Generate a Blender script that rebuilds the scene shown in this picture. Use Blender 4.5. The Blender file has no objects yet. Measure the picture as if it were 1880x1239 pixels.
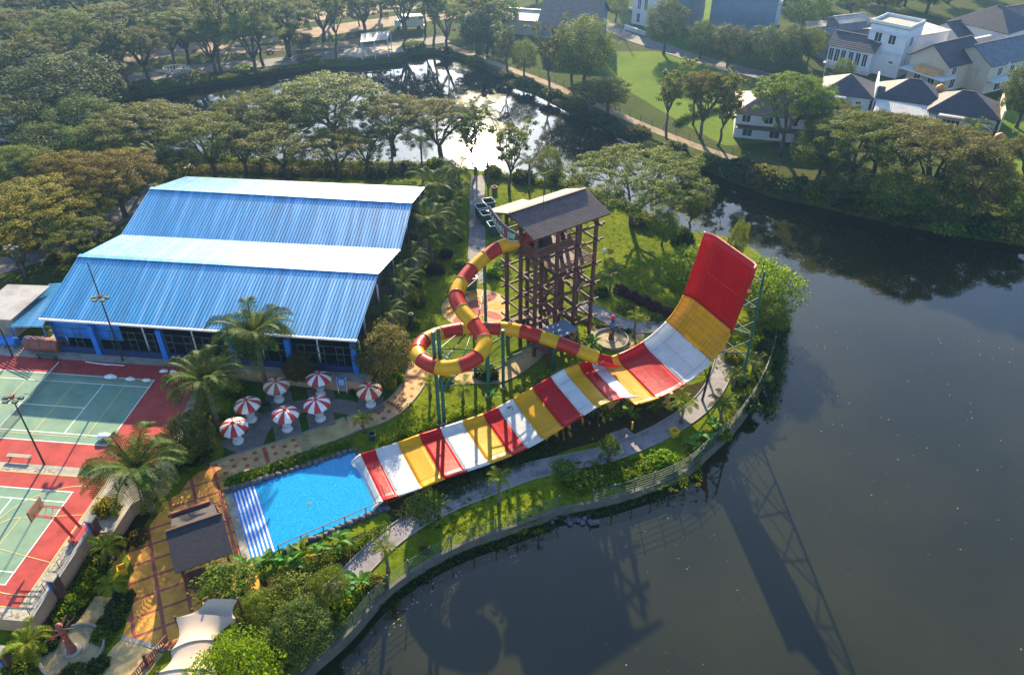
import bpy, math, random
import numpy as np
from mathutils import Vector, Matrix
HAZE = 0.00036
R = math.radians
sc = bpy.context.scene
col = sc.collection
# ------------------------------------------------------------------ camera
FPX, PITCH, CAMH = 1465.0, 36.3, 58.7
cd = bpy.data.cameras.new('camera'); cd.sensor_width = 36.0; cd.lens = FPX / 1880 * 36
cd.clip_end = 6000; cd.clip_start = 0.5
cam = bpy.data.objects.new('camera', cd); col.objects.link(cam)
cam.location = (0, 0, CAMH); cam.rotation_euler = (R(90 - PITCH), 0, 0)
sc.camera = cam
# ------------------------------------------------------------------ sky, sun, exposure
SUN_EL, SUN_AZ = 23.8, -2.5
w = bpy.data.worlds.new('World'); sc.world = w; w.use_nodes = True
nt = w.node_tree; bg = nt.nodes['Background']
sky = nt.nodes.new('ShaderNodeTexSky'); sky.sky_type = 'NISHITA'; sky.sun_disc = False
sky.sun_elevation = R(SUN_EL); sky.sun_rotation = R(SUN_AZ); sky.air_density = 1.0; sky.dust_density = 0.6; sky.ozone_density = 3.0
nt.links.new(sky.outputs[0], bg.inputs[0]); bg.inputs[1].default_value = 0.12
sunv = Vector((math.sin(R(SUN_AZ)) * math.cos(R(SUN_EL)), math.cos(R(SUN_AZ)) * math.cos(R(SUN_EL)), math.sin(R(SUN_EL))))
sd = bpy.data.lights.new('sun', 'SUN'); sd.energy = 5.0; sd.angle = R(0.5); sd.color = (1.0, 0.82, 0.55)
so = bpy.data.objects.new('sun', sd); col.objects.link(so)
so.rotation_euler = sunv.to_track_quat('Z', 'Y').to_euler(); so.location = sunv * 300
sc.view_settings.view_transform = 'Standard'; sc.view_settings.look = 'None'
sc.view_settings.exposure = 1.66; sc.view_settings.gamma = 1.0
sc.cycles.use_denoising = True
sc.cycles.max_bounces = 7; sc.cycles.diffuse_bounces = 3; sc.cycles.glossy_bounces = 3
sc.cycles.transmission_bounces = 4; sc.cycles.volume_bounces = 0; sc.cycles.transparent_max_bounces = 6
sc.cycles.sample_clamp_indirect = 6.0; sc.cycles.caustics_reflective = False; sc.cycles.caustics_refractive = False

# ------------------------------------------------------------------ helpers
_c, _s = math.cos(R(PITCH)), math.sin(R(PITCH))
def at(px, py, z=0.0):
    """a point of the survey: photograph pixel -> place at height z"""
    u, v = (px - 940) / FPX, (619.5 - py) / FPX
    d = (u, _c + v * _s, -_s + v * _c); t = (z - CAMH) / d[2]
    return Vector((d[0] * t, d[1] * t, z))
def depth(p): return p[1] * _c + (CAMH - p[2]) * _s
ZC, ZG, ZW, ZB = 0.0, -1.6, -2.8, -1.3      # court, garden, water, far bank levels
off = {}
def V(*a): return Vector(a)
def rz2(x, y, a): return x * math.cos(a) - y * math.sin(a), x * math.sin(a) + y * math.cos(a)

class MB:
    def __init__(s): s.v, s.f, s.m = [], [], []
    def quad(s, *pts, m=0):
        n = len(s.v); s.v += [tuple(p) for p in pts]; s.f.append(tuple(range(n, n + len(pts)))); s.m.append(m); return s
    def obox(s, c, a, b, d, m=0):
        """box about c with half-vectors a, b, d"""
        c, a, b, d = Vector(c), Vector(a), Vector(b), Vector(d); n = len(s.v)
        for k in (-1, 1):
            for j in (-1, 1):
                for i in (-1, 1): s.v.append(tuple(c + a * i + b * j + d * k))
        for f in ((0, 2, 3, 1), (4, 5, 7, 6), (0, 1, 5, 4), (2, 6, 7, 3), (0, 4, 6, 2), (1, 3, 7, 5)):
            s.f.append(tuple(n + i for i in f)); s.m.append(m)
        return s
    def box(s, c, size, rz=0.0, m=0):
        ca, sa = math.cos(rz), math.sin(rz); x, y, z = [q / 2 for q in size]
        return s.obox(c, (ca * x, sa * x, 0), (-sa * y, ca * y, 0), (0, 0, z), m)
    def bar(s, p, q, w, h=None, m=0):
        p, q = Vector(p), Vector(q); h = h or w; t = (q - p); L = t.length
        if L < 1e-6: return s
        t /= L; up = Vector((0, 0, 1)) if abs(t.z) < 0.95 else Vector((0, 1, 0))
        sd_ = t.cross(up).normalized(); up = sd_.cross(t)
        return s.obox((p + q) / 2, t * (L / 2), sd_ * (w / 2), up * (h / 2), m)
    def tube(s, pts, r, n=8, caps=True, m=0):
        pts = [Vector(p) for p in pts]; rs = r if hasattr(r, '__len__') else [r] * len(pts); b = len(s.v)
        prev = None
        for i, p in enumerate(pts):
            t = (pts[min(i + 1, len(pts) - 1)] - pts[max(i - 1, 0)]).normalized()
            if prev is None:
                a = Vector((0, 0, 1)) if abs(t.z) < 0.9 else Vector((1, 0, 0))
                e1 = t.cross(a).normalized()
            else:
                e1 = prev - t * prev.dot(t)
                e1 = e1.normalized() if e1.length > 1e-5 else t.orthogonal().normalized()
            prev = e1; e2 = t.cross(e1)
            for k in range(n):
                an = 2 * math.pi * k / n; s.v.append(tuple(p + (e1 * math.cos(an) + e2 * math.sin(an)) * rs[i]))
        for i in range(len(pts) - 1):
            for k in range(n):
                s.f.append((b + i * n + k, b + i * n + (k + 1) % n, b + (i + 1) * n + (k + 1) % n, b + (i + 1) * n + k)); s.m.append(m)
        if caps:
            s.f.append(tuple(b + k for k in range(n))[::-1]); s.m.append(m)
            s.f.append(tuple(b + (len(pts) - 1) * n + k for k in range(n))); s.m.append(m)
        return s
    def cyl(s, p, q, r0, r1=None, n=10, m=0): return s.tube([p, q], [r0, r0 if r1 is None else r1], n, True, m)
    def prism(s, poly, z0, z1, m=0, ms=None, bottom=False):
        poly = [(p[0], p[1]) for p in poly]
        if sum(poly[i][0] * poly[(i + 1) % len(poly)][1] - poly[(i + 1) % len(poly)][0] * poly[i][1] for i in range(len(poly))) < 0: poly = poly[::-1]
        n = len(poly); b = len(s.v); ms = m if ms is None else ms
        s.v += [(x, y, z1) for x, y in poly] + [(x, y, z0) for x, y in poly]
        s.f.append(tuple(range(b, b + n))); s.m.append(m)
        for i in range(n):
            j = (i + 1) % n; s.f.append((b + n + i, b + n + j, b + j, b + i)); s.m.append(ms)
        if bottom: s.f.append(tuple(range(b + 2 * n - 1, b + n - 1, -1))); s.m.append(ms)
        return s
    def lathe(s, prof, n=16, c=(0, 0, 0), m=0):
        b = len(s.v)
        for r_, z in prof:
            for k in range(n):
                a = 2 * math.pi * k / n; s.v.append((c[0] + r_ * math.cos(a), c[1] + r_ * math.sin(a), c[2] + z))
        for i in range(len(prof) - 1):
            for k in range(n):
                s.f.append((b + i * n + k, b + i * n + (k + 1) % n, b + (i + 1) * n + (k + 1) % n, b + (i + 1) * n + k)); s.m.append(m)
        s.f.append(tuple(b + k for k in range(n))[::-1]); s.m.append(m)
        s.f.append(tuple(b + (len(prof) - 1) * n + k for k in range(n))); s.m.append(m)
        return s
    def weld(s):
        idx, nv, mp = {}, [], []
        for p in s.v:
            k = (round(p[0], 4), round(p[1], 4), round(p[2], 4))
            if k not in idx: idx[k] = len(nv); nv.append(p)
            mp.append(idx[k])
        fs, ms = [], []
        for f, m in zip(s.f, s.m):
            g = []
            for i in f:
                j = mp[i]
                if not g or g[-1] != j: g.append(j)
            if len(g) > 1 and g[0] == g[-1]: g.pop()
            if len(g) > 2: fs.append(tuple(g)); ms.append(m)
        s.v, s.f, s.m = nv, fs, ms; return s
    def mesh(s, name, mats, o=(0, 0, 0), smooth=False):
        me = bpy.data.meshes.new(name); o = Vector(o)
        if smooth: s.weld()
        me.from_pydata([(p[0] - o[0], p[1] - o[1], p[2] - o[2]) for p in s.v], [], s.f)
        for mt in (mats if isinstance(mats, (list, tuple)) else [mats]): me.materials.append(mt)
        if any(s.m): me.polygons.foreach_set('material_index', s.m)
        if smooth: me.polygons.foreach_set('use_smooth', [True] * len(s.f))
        me.update(); return me
    def build(s, name, mats, parent=None, smooth=False):
        """one mesh object; coordinates are world coordinates, made local to the parent's base"""
        if parent is not None: o = off[parent]
        elif s.v:
            a = np.array(s.v); o = Vector((float(a[:, 0].mean()), float(a[:, 1].mean()), float(a[:, 2].min())))
        else: o = Vector((0, 0, 0))
        ob = bpy.data.objects.new(name, s.mesh(name, mats, o, smooth)); col.objects.link(ob)
        if parent is not None: ob.parent = parent; off[ob] = off[parent]
        else: ob.location = o; off[ob] = o
        return ob
def tag(o, label=None, cat=None, group=None, kind=None):
    if label: o['label'] = label
    if cat: o['category'] = cat
    if group: o['group'] = group
    if kind: o['kind'] = kind
    return o
def thing(name, label, cat, loc=(0, 0, 0), group=None):
    o = bpy.data.objects.new(name, None); col.objects.link(o); o.location = loc; o.empty_display_size = 0.3
    off[o] = Vector(loc); return tag(o, label, cat, group)
def put(name, me, parent, loc=(0, 0, 0), rot=(0, 0, 0), scale=(1, 1, 1)):
    o = bpy.data.objects.new(name, me); col.objects.link(o); o.parent = parent
    o.location = loc; o.rotation_euler = rot; o.scale = scale; off[o] = off.get(parent, Vector((0, 0, 0))); return o
def copy_tree(o, parent=None):
    c = o.copy(); col.objects.link(c); c.parent = parent
    for ch in list(o.children): copy_tree(ch, c)
    return c
def spline(pts, n):
    """Catmull-Rom through pts, n samples per span"""
    pts = [Vector(p) for p in pts]; P = [pts[0] * 2 - pts[1]] + pts + [pts[-1] * 2 - pts[-2]]; out = []
    for i in range(1, len(P) - 2):
        for k in range(n):
            t = k / n; a, b, c, d = P[i - 1], P[i], P[i + 1], P[i + 2]
            out.append(0.5 * ((2 * b) + (c - a) * t + (2 * a - 5 * b + 4 * c - d) * t * t + (3 * b - a - 3 * c + d) * t ** 3))
    out.append(pts[-1]); return out
def ribbon(pts, w):
    """left and right edges of a strip of width w along pts (plan)"""
    L, Rr = [], []
    for i, p in enumerate(pts):
        t = pts[min(i + 1, len(pts) - 1)] - pts[max(i - 1, 0)]; n = Vector((-t.y, t.x, 0)).normalized()
        ww = w[i] if hasattr(w, '__len__') else w
        L.append(p + n * ww / 2); Rr.append(p - n * ww / 2)
    return L, Rr
def clip(poly, conv):
    """Sutherland-Hodgman: poly clipped by a convex counter-clockwise polygon"""
    out = list(poly)
    for i in range(len(conv)):
        a, b = conv[i], conv[(i + 1) % len(conv)]; inp, out = out, []
        def side(p): return (b[0] - a[0]) * (p[1] - a[1]) - (b[1] - a[1]) * (p[0] - a[0])
        for j in range(len(inp)):
            p, q = inp[j - 1], inp[j]; sp, sq = side(p), side(q)
            if sp * sq < 0:
                t = sp / (sp - sq); out.append((p[0] + (q[0] - p[0]) * t, p[1] + (q[1] - p[1]) * t))
            if sq >= 0: out.append((q[0], q[1]))
        if len(out) < 3: return []
    return out
def area(p): return abs(sum(p[i - 1][0] * p[i][1] - p[i][0] * p[i - 1][1] for i in range(len(p)))) / 2

# ------------------------------------------------------------------ materials
def newmat(name):
    m = bpy.data.materials.new(name); m.use_nodes = True; n = m.node_tree.nodes; n.clear()
    o = n.new('ShaderNodeOutputMaterial'); return m, m.node_tree, n, o
def ramp(t, fac, stops):
    r = t.nodes.new('ShaderNodeValToRGB'); e = r.color_ramp.elements
    while len(e) < len(stops): e.new(0.5)
    for q, (p, c) in zip(e, stops): q.position = p; q.color = (*c, 1)
    t.links.new(fac, r.inputs[0]); return r.outputs[0]
def coord(t, scale=(1, 1, 1), kind='Object', rot=(0, 0, 0)):
    n = t.nodes.new('ShaderNodeTexCoord'); mp = t.nodes.new('ShaderNodeMapping'); mp.inputs['Scale'].default_value = scale
    mp.inputs['Rotation'].default_value = rot
    if kind == 'World':
        g = t.nodes.new('ShaderNodeNewGeometry'); t.links.new(g.outputs['Position'], mp.inputs[0])
    else: t.links.new(n.outputs[kind], mp.inputs[0])
    return mp.outputs[0]
def noise(t, vec, scale, detail=4, rough=0.6):
    n = t.nodes.new('ShaderNodeTexNoise'); n.inputs['Scale'].default_value = scale; n.inputs['Detail'].default_value = detail
    n.inputs['Roughness'].default_value = rough; t.links.new(vec, n.inputs[0]); return n.outputs[0]
def mixc(t, fac, a, b, mode='MIX'):
    n = t.nodes.new('ShaderNodeMix'); n.data_type = 'RGBA'; n.blend_type = mode
    for k, x in ((0, fac), (6, a), (7, b)):
        if isinstance(x, (int, float)): n.inputs[k].default_value = x
        elif isinstance(x, tuple): n.inputs[k].default_value = (*x, 1)
        else: t.links.new(x, n.inputs[k])
    return n.outputs[2]
def prin(t, o, colr, rough=0.7, metal=0.0, bump=None, bs=0.3, spec=0.5, bd=0.05):
    p = t.nodes.new('ShaderNodeBsdfPrincipled')
    if isinstance(colr, tuple): p.inputs['Base Color'].default_value = (*colr, 1)
    else: t.links.new(colr, p.inputs['Base Color'])
    if isinstance(rough, (int, float)): p.inputs['Roughness'].default_value = rough
    else: t.links.new(rough, p.inputs['Roughness'])
    p.inputs['Metallic'].default_value = metal; p.inputs['Specular IOR Level'].default_value = spec
    if bump is not None:
        b = t.nodes.new('ShaderNodeBump'); b.inputs['Strength'].default_value = bs; b.inputs['Distance'].default_value = bd
        t.links.new(bump, b.inputs['Height']); t.links.new(b.outputs[0], p.inputs['Normal'])
    if o is not None: t.links.new(p.outputs[0], o.inputs[0])
    return p
def plain(name, c, rough=0.6, metal=0.0, var=0.25, scale=1.5, bump=0.2, spec=0.5, kind='World', dirt=None, stretch=(1, 1, 1)):
    """paint / metal / concrete: a base colour with uneven wear"""
    m, t, n, o = newmat(name); v = coord(t, stretch, kind)
    f = noise(t, v, scale, 6, 0.65); d = tuple(max(0, q * (1 - var)) for q in c); l = tuple(min(1, q * (1 + var * 0.6)) for q in c)
    cc = ramp(t, f, [(0.3, d), (0.52, c), (0.72, l)])
    if dirt:
        f2 = noise(t, v, scale * 0.31, 8, 0.72); k = ramp(t, f2, [(0.5, (0, 0, 0)), (0.68, (1, 1, 1))])
        cc = mixc(t, k, cc, dirt)
    f3 = noise(t, v, scale * 9, 3)
    prin(t, o, cc, rough, metal, f3, bump, spec, 0.03); return m
def leafmat(name, c1, c2, c3, trans=0.35, gloss=0.25):
    """foliage: every leaf its own tint, light passes through"""
    m, t, n, o = newmat(name); g = n.new('ShaderNodeNewGeometry'); oi = n.new('ShaderNodeObjectInfo')
    cc = ramp(t, g.outputs['Random Per Island'], [(0.0, c1), (0.55, c2), (1.0, c3)])
    hs = n.new('ShaderNodeHueSaturation'); t.links.new(cc, hs.inputs['Color'])
    mr = n.new('ShaderNodeMapRange'); t.links.new(oi.outputs['Random'], mr.inputs[0]); mr.inputs[3].default_value = 0.475; mr.inputs[4].default_value = 0.52
    t.links.new(mr.outputs[0], hs.inputs['Hue'])
    mv = n.new('ShaderNodeMapRange'); t.links.new(oi.outputs['Random'], mv.inputs[0]); mv.inputs[3].default_value = 0.8; mv.inputs[4].default_value = 1.2
    t.links.new(mv.outputs[0], hs.inputs['Value'])
    p = prin(t, None, hs.outputs[0], 0.6, spec=gloss * 0.3)
    tr = n.new('ShaderNodeBsdfTranslucent'); br = mixc(t, 0.5, hs.outputs[0], (0.26, 0.26, 0.004), 'ADD')
    t.links.new(br, tr.inputs[0])
    mx = n.new('ShaderNodeMixShader'); mx.inputs[0].default_value = trans
    t.links.new(p.outputs[0], mx.inputs[1]); t.links.new(tr.outputs[0], mx.inputs[2]); t.links.new(mx.outputs[0], o.inputs[0]); return m
M = {}
# foliage
M['rain'] = leafmat('rain_tree_leaf', (0.020, 0.044, 0.005), (0.080, 0.115, 0.010), (0.27, 0.25, 0.020), 0.26)
M['rainw'] = leafmat('rain_tree_leaf_warm', (0.034, 0.044, 0.004), (0.15, 0.13, 0.008), (0.42, 0.29, 0.016), 0.26)
M['dense'] = leafmat('dense_leaf', (0.012, 0.032, 0.007), (0.042, 0.080, 0.014), (0.15, 0.185, 0.034), 0.22, 0.2)
M['bright'] = leafmat('bright_leaf', (0.045, 0.11, 0.006), (0.10, 0.20, 0.010), (0.26, 0.34, 0.012), 0.58)
M['mid'] = leafmat('mid_leaf', (0.018, 0.048, 0.006), (0.07, 0.135, 0.012), (0.23, 0.275, 0.020), 0.34)
M['olive'] = leafmat('olive_leaf', (0.030, 0.040, 0.009), (0.095, 0.095, 0.018), (0.25, 0.20, 0.032), 0.28)
M['palm'] = leafmat('palm_leaf', (0.018, 0.05, 0.008), (0.045, 0.092, 0.014), (0.11, 0.135, 0.02), 0.34, 0.25)
M['palmy'] = leafmat('young_palm_leaf', (0.05, 0.11, 0.008), (0.13, 0.20, 0.012), (0.32, 0.30, 0.02), 0.45, 0.3)
M['banana'] = leafmat('banana_leaf', (0.02, 0.11, 0.015), (0.04, 0.17, 0.02), (0.10, 0.26, 0.02), 0.4, 0.6)
M['dark'] = leafmat('dark_shrub_leaf', (0.010, 0.028, 0.009), (0.028, 0.058, 0.014), (0.075, 0.115, 0.024), 0.25)
M['purple'] = leafmat('purple_leaf', (0.035, 0.012, 0.022), (0.06, 0.02, 0.035), (0.10, 0.035, 0.04), 0.2)
M['goldl'] = leafmat('gold_leaf', (0.10, 0.10, 0.008), (0.22, 0.19, 0.012), (0.40, 0.32, 0.02), 0.35)
M['bark'] = plain('bark', (0.085, 0.065, 0.048), 0.9, var=0.4, scale=3, stretch=(1, 1, 0.3))
M['palmbark'] = plain('palm_bark', (0.14, 0.11, 0.08), 0.9, var=0.45, scale=2, stretch=(0.4, 0.4, 3))
M['twig'] = plain('pale_bark', (0.19, 0.16, 0.12), 0.9, var=0.35, scale=3)
def grassmat(name, a, b, c, soil=(0.10, 0.07, 0.04), sc_=0.16, patch=0.62):
    m, t, n, o = newmat(name); v = coord(t, kind='World')
    f = noise(t, v, 1.6, 8, 0.75); cc = ramp(t, f, [(0.32, a), (0.5, b), (0.68, c)])
    f2 = noise(t, v, sc_, 6, 0.7); k = ramp(t, f2, [(patch, (0, 0, 0)), (patch + 0.10, (1, 1, 1))]); cc = mixc(t, k, cc, soil)
    f4 = noise(t, v, 0.07, 3); cc = mixc(t, 0.35, cc, ramp(t, f4, [(0.35, tuple(q * 0.6 for q in b)), (0.65, c)]))
    prin(t, o, cc, 1.0, 0, noise(t, v, 9, 4, 0.8), 0.9, 0.02, 0.14); return m
M['grass'] = grassmat('garden_lawn', (0.045, 0.080, 0.006), (0.115, 0.165, 0.010), (0.26, 0.28, 0.018), soil=(0.13, 0.11, 0.04), patch=0.6)
M['lawn'] = grassmat('trimmed_lawn', (0.03, 0.08, 0.012), (0.05, 0.115, 0.015), (0.09, 0.15, 0.02), patch=0.8)
M['rough'] = grassmat('rough_grass', (0.035, 0.055, 0.015), (0.06, 0.085, 0.02), (0.11, 0.12, 0.035), (0.13, 0.09, 0.055), 0.12, 0.56)
M['field'] = grassmat('field_grass', (0.075, 0.13, 0.02), (0.12, 0.19, 0.025), (0.19, 0.25, 0.04), (0.14, 0.14, 0.05), 0.06, 0.68)
M['soil'] = grassmat('garden_soil', (0.03, 0.03, 0.012), (0.055, 0.045, 0.02), (0.075, 0.065, 0.025), (0.10, 0.06, 0.035), 0.5, 0.55)
def watermat():
    m, t, n, o = newmat('lake_water'); v = coord(t, kind='World')
    f = noise(t, v, 0.05, 4); cc = ramp(t, f, [(0.35, (0.014, 0.016, 0.006)), (0.65, (0.024, 0.024, 0.009))])
    b1 = noise(t, coord(t, (1, 0.7, 1), 'World'), 1.1, 3, 0.5)
    fw = noise(t, coord(t, (0.35, 1, 1), 'World'), 0.06, 4, 0.6); rw = n.new('ShaderNodeMapRange'); t.links.new(fw, rw.inputs[0]); rw.inputs[1].default_value = 0.42; rw.inputs[2].default_value = 0.68; rw.inputs[3].default_value = 0.02; rw.inputs[4].default_value = 0.045
    p = prin(t, o, cc, rw.outputs[0], 0, b1, 0.035, 0.5, 0.06); p.inputs['IOR'].default_value = 1.44; p.inputs['Coat Weight'].default_value = 0.05; p.inputs['Coat Roughness'].default_value = 0.11; return m
M['water'] = watermat()
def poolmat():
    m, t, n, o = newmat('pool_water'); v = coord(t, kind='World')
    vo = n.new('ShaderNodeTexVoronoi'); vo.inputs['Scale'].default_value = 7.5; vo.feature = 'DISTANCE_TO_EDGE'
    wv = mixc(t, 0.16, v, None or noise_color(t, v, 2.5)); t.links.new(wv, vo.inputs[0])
    caus = ramp(t, vo.outputs['Distance'], [(0.0, (0.03, 0.36, 0.60)), (0.12, (0.006, 0.235, 0.50)), (0.4, (0.002, 0.165, 0.40))])  # paler net: light sparkle painted into the water colour
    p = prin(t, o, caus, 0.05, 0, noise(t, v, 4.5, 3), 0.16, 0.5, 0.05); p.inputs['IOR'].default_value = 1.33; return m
def noise_color(t, v, s):
    n = t.nodes.new('ShaderNodeTexNoise'); n.inputs['Scale'].default_value = s; t.links.new(v, n.inputs[0]); return n.outputs[1]
M['pool'] = poolmat()
# hard surfaces
M['red_court'] = plain('red_court_paint', (0.38, 0.056, 0.046), 0.75, var=0.35, scale=0.6, dirt=(0.30, 0.07, 0.06), spec=0.15)
M['green_court'] = plain('green_court_paint', (0.17, 0.275, 0.19), 0.75, var=0.22, scale=0.5, dirt=(0.24, 0.29, 0.18), spec=0.15)
M['line'] = plain('white_line_paint', (0.75, 0.75, 0.70), 0.7, var=0.12, scale=3)
M['yline'] = plain('yellow_line_paint', (0.52, 0.42, 0.14), 0.7, var=0.2, scale=3)
M['conc'] = plain('concrete', (0.34, 0.31, 0.25), 0.9, var=0.3, scale=1.2, dirt=(0.19, 0.17, 0.13))
M['concg'] = plain('path_concrete', (0.235, 0.215, 0.215), 0.85, var=0.3, scale=0.9, dirt=(0.10, 0.095, 0.10))
M['conct'] = plain('stained_tan_concrete', (0.42, 0.31, 0.13), 0.9, var=0.35, scale=0.8, dirt=(0.16, 0.12, 0.06))
M['kerb'] = plain('kerb_stone', (0.26, 0.25, 0.23), 0.85, var=0.3, scale=2)
M['rock'] = plain('pool_rock', (0.095, 0.10, 0.12), 0.85, var=0.45, scale=2.2, bump=0.6)
M['asph'] = plain('asphalt', (0.13, 0.12, 0.115), 0.9, var=0.25, scale=0.6, dirt=(0.20, 0.17, 0.14))
M['dirt'] = plain('dirt_path', (0.25, 0.175, 0.11), 0.95, var=0.35, scale=0.5, dirt=(0.20, 0.16, 0.10))
M['wallp'] = plain('orange_render', (0.50, 0.29, 0.17), 0.85, var=0.2, scale=0.7, dirt=(0.36, 0.21, 0.13))
def pavermat(name, a, b, sx=0.42, mort=(0.16, 0.10, 0.05), rot=0.0):
    m, t, n, o = newmat(name); v = coord(t, (1, 1, 1), 'World', (0, 0, rot)); br = n.new('ShaderNodeTexBrick')
    br.inputs['Color1'].default_value = (*a, 1); br.inputs['Color2'].default_value = (*b, 1); br.inputs['Mortar'].default_value = (*mort, 1)
    br.inputs['Scale'].default_value = 1.0; br.inputs['Brick Width'].default_value = sx; br.inputs['Row Height'].default_value = sx / 2
    br.inputs['Mortar Size'].default_value = 0.012; br.inputs['Bias'].default_value = -0.2; t.links.new(v, br.inputs[0])
    f = noise(t, v, 0.9, 6); cc = mixc(t, 0.55, br.outputs[0], ramp(t, f, [(0.3, tuple(q * 0.55 for q in a)), (0.7, tuple(min(1, q * 1.25) for q in b))]))
    prin(t, o, cc, 0.85, 0, br.outputs[1], -0.4, 0.3, 0.02); return m
AX = R(26.3)
M['pavey'] = pavermat('yellow_pavers', (0.64, 0.275, 0.038), (0.72, 0.345, 0.06), rot=-AX)
M['paver'] = pavermat('red_pavers', (0.33, 0.085, 0.06), (0.40, 0.11, 0.08), rot=-AX)
M['pavet'] = pavermat('tan_pavers', (0.55, 0.33, 0.14), (0.62, 0.40, 0.18), 0.3, rot=-AX)
M['paveg'] = pavermat('grey_pavers', (0.17, 0.15, 0.14), (0.22, 0.195, 0.175), 0.36, (0.08, 0.07, 0.06))
M['cobble'] = pavermat('grey_cobbles', (0.20, 0.19, 0.20), (0.27, 0.25, 0.25), 0.5, (0.11, 0.10, 0.10))
# paint and metal
M['bluep'] = plain('blue_paint', (0.015, 0.16, 0.52), 0.5, var=0.2, scale=1)
M['white'] = plain('white_paint', (0.72, 0.72, 0.70), 0.55, var=0.1, scale=1.2)
M['greens'] = plain('green_steel', (0.010, 0.10, 0.075), 0.6, var=0.25, scale=1)
M['steel'] = plain('grey_green_steel', (0.05, 0.085, 0.075), 0.6, 0.0, var=0.2, scale=2)
M['black'] = plain('black_steel', (0.025, 0.023, 0.025), 0.5, var=0.2)
M['wood'] = plain('brown_timber', (0.105, 0.043, 0.032), 0.75, var=0.35, scale=1.6, stretch=(1, 1, 1))
M['woodl'] = plain('rail_timber', (0.20, 0.085, 0.045), 0.7, var=0.3, scale=2)
M['tent'] = plain('beige_canvas', (0.50, 0.38, 0.28), 0.85, var=0.1, scale=0.7)
M['dkroof'] = plain('dark_shingle', (0.030, 0.028, 0.036), 0.9, var=0.4, scale=3, bump=0.7)
M['orange'] = plain('orange_plastic', (0.62, 0.26, 0.06), 0.5, var=0.1)
M['yellow'] = plain('yellow_plastic', (0.62, 0.40, 0.02), 0.5, var=0.1)
M['binr'] = plain('green_bin', (0.02, 0.075, 0.05), 0.5, var=0.2)
M['redp'] = plain('red_paint', (0.45, 0.03, 0.025), 0.5, var=0.2)
M['copper'] = plain('rust_red_timber', (0.26, 0.075, 0.05), 0.7, var=0.4, scale=4)
M['glass'] = plain('window_glass', (0.03, 0.04, 0.055), 0.1, var=0.3)
M['dkin'] = plain('shaded_interior', (0.03, 0.03, 0.035), 0.9)  # near-black: the shade inside the hall put into the colour
def plastic(name, c, grid=0.0):
    """fibreglass slide: glossy gelcoat, a little light comes through, water marks"""
    m, t, n, o = newmat(name); v = coord(t, kind='World'); f = noise(t, v, 0.8, 6, 0.7)
    cc = ramp(t, f, [(0.3, tuple(q * 0.82 for q in c)), (0.6, c)])
    f2 = noise(t, v, 2.3, 7, 0.75); k = ramp(t, f2, [(0.56, (0, 0, 0)), (0.75, (0.45, 0.45, 0.45))]); cc = mixc(t, k, cc, tuple(q * 0.75 + 0.02 for q in c))
    vs_ = coord(t, (0.12, 1.6, 0.3), 'World', (0, 0, -AX)); f5 = noise(t, vs_, 1.5, 6, 0.7); k5 = ramp(t, f5, [(0.52, (0, 0, 0)), (0.72, (0.55, 0.55, 0.55))]); cc = mixc(t, k5, cc, tuple(q * 0.66 + 0.015 for q in c))
    if grid:
        br = n.new('ShaderNodeTexBrick'); br.inputs['Scale'].default_value = 1.0; br.inputs['Brick Width'].default_value = 0.62; br.inputs['Row Height'].default_value = 0.62
        br.offset = 0.0; br.inputs['Mortar Size'].default_value = 0.05; br.inputs['Mortar Smooth'].default_value = 0.6
        br.inputs['Color1'].default_value = (1, 1, 1, 1); br.inputs['Color2'].default_value = (0.9, 0.9, 0.9, 1); br.inputs['Mortar'].default_value = (0.55, 0.55, 0.55, 1)
        t.links.new(coord(t, (1, 1, 1), 'UV'), br.inputs[0]); cc = mixc(t, grid, cc, br.outputs[0], 'MULTIPLY')
    rr_ = n.new('ShaderNodeMapRange'); t.links.new(f2, rr_.inputs[0]); rr_.inputs[3].default_value = 0.12; rr_.inputs[4].default_value = 0.5
    p = prin(t, None, cc, rr_.outputs[0], 0, noise(t, v, 1.2, 3), 0.12, 0.3, 0.05)
    tr = n.new('ShaderNodeBsdfTranslucent'); t.links.new(cc, tr.inputs[0]); mx = n.new('ShaderNodeMixShader'); mx.inputs[0].default_value = 0.28
    t.links.new(p.outputs[0], mx.inputs[1]); t.links.new(tr.outputs[0], mx.inputs[2]); t.links.new(mx.outputs[0], o.inputs[0]); return m
M['sred'] = plastic('slide_red', (0.60, 0.004, 0.008)); M['syel'] = plastic('slide_yellow', (0.80, 0.41, 0.006)); M['swhi'] = plastic('slide_white', (0.74, 0.74, 0.72))
M['sred_g'] = plastic('slide_red_weave', (0.60, 0.004, 0.008), 0.35); M['syel_g'] = plastic('slide_yellow_weave', (0.80, 0.41, 0.006), 0.7)
M['tred'] = plastic('tube_red', (0.52, 0.035, 0.016)); M['tyel'] = plastic('tube_yellow', (0.74, 0.42, 0.004))
def roofmetal(name, c, ang=0.0):
    m, t, n, o = newmat(name); v = coord(t, (1.4, 0.05, 0.05), 'World', (0, 0, -ang)); f = noise(t, v, 1.0, 3, 0.6)
    cc = ramp(t, f, [(0.34, tuple(q * 0.85 for q in c)), (0.5, tuple(q * 1.1 + 0.012 for q in c)), (0.62, tuple(min(1, q * 1.15 + 0.12) for q in c))])
    f2 = noise(t, coord(t, kind='World'), 0.7, 8, 0.75); k = ramp(t, f2, [(0.46, (0, 0, 0)), (0.76, (0.7, 0.7, 0.7))]); cc = mixc(t, k, cc, (0.13, 0.24, 0.36))
    prin(t, o, cc, 0.42, 0.0, None, spec=1.0); return m
M['roofb'] = roofmetal('blue_roof_sheet', (0.010, 0.245, 0.48), R(-5.8))
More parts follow.
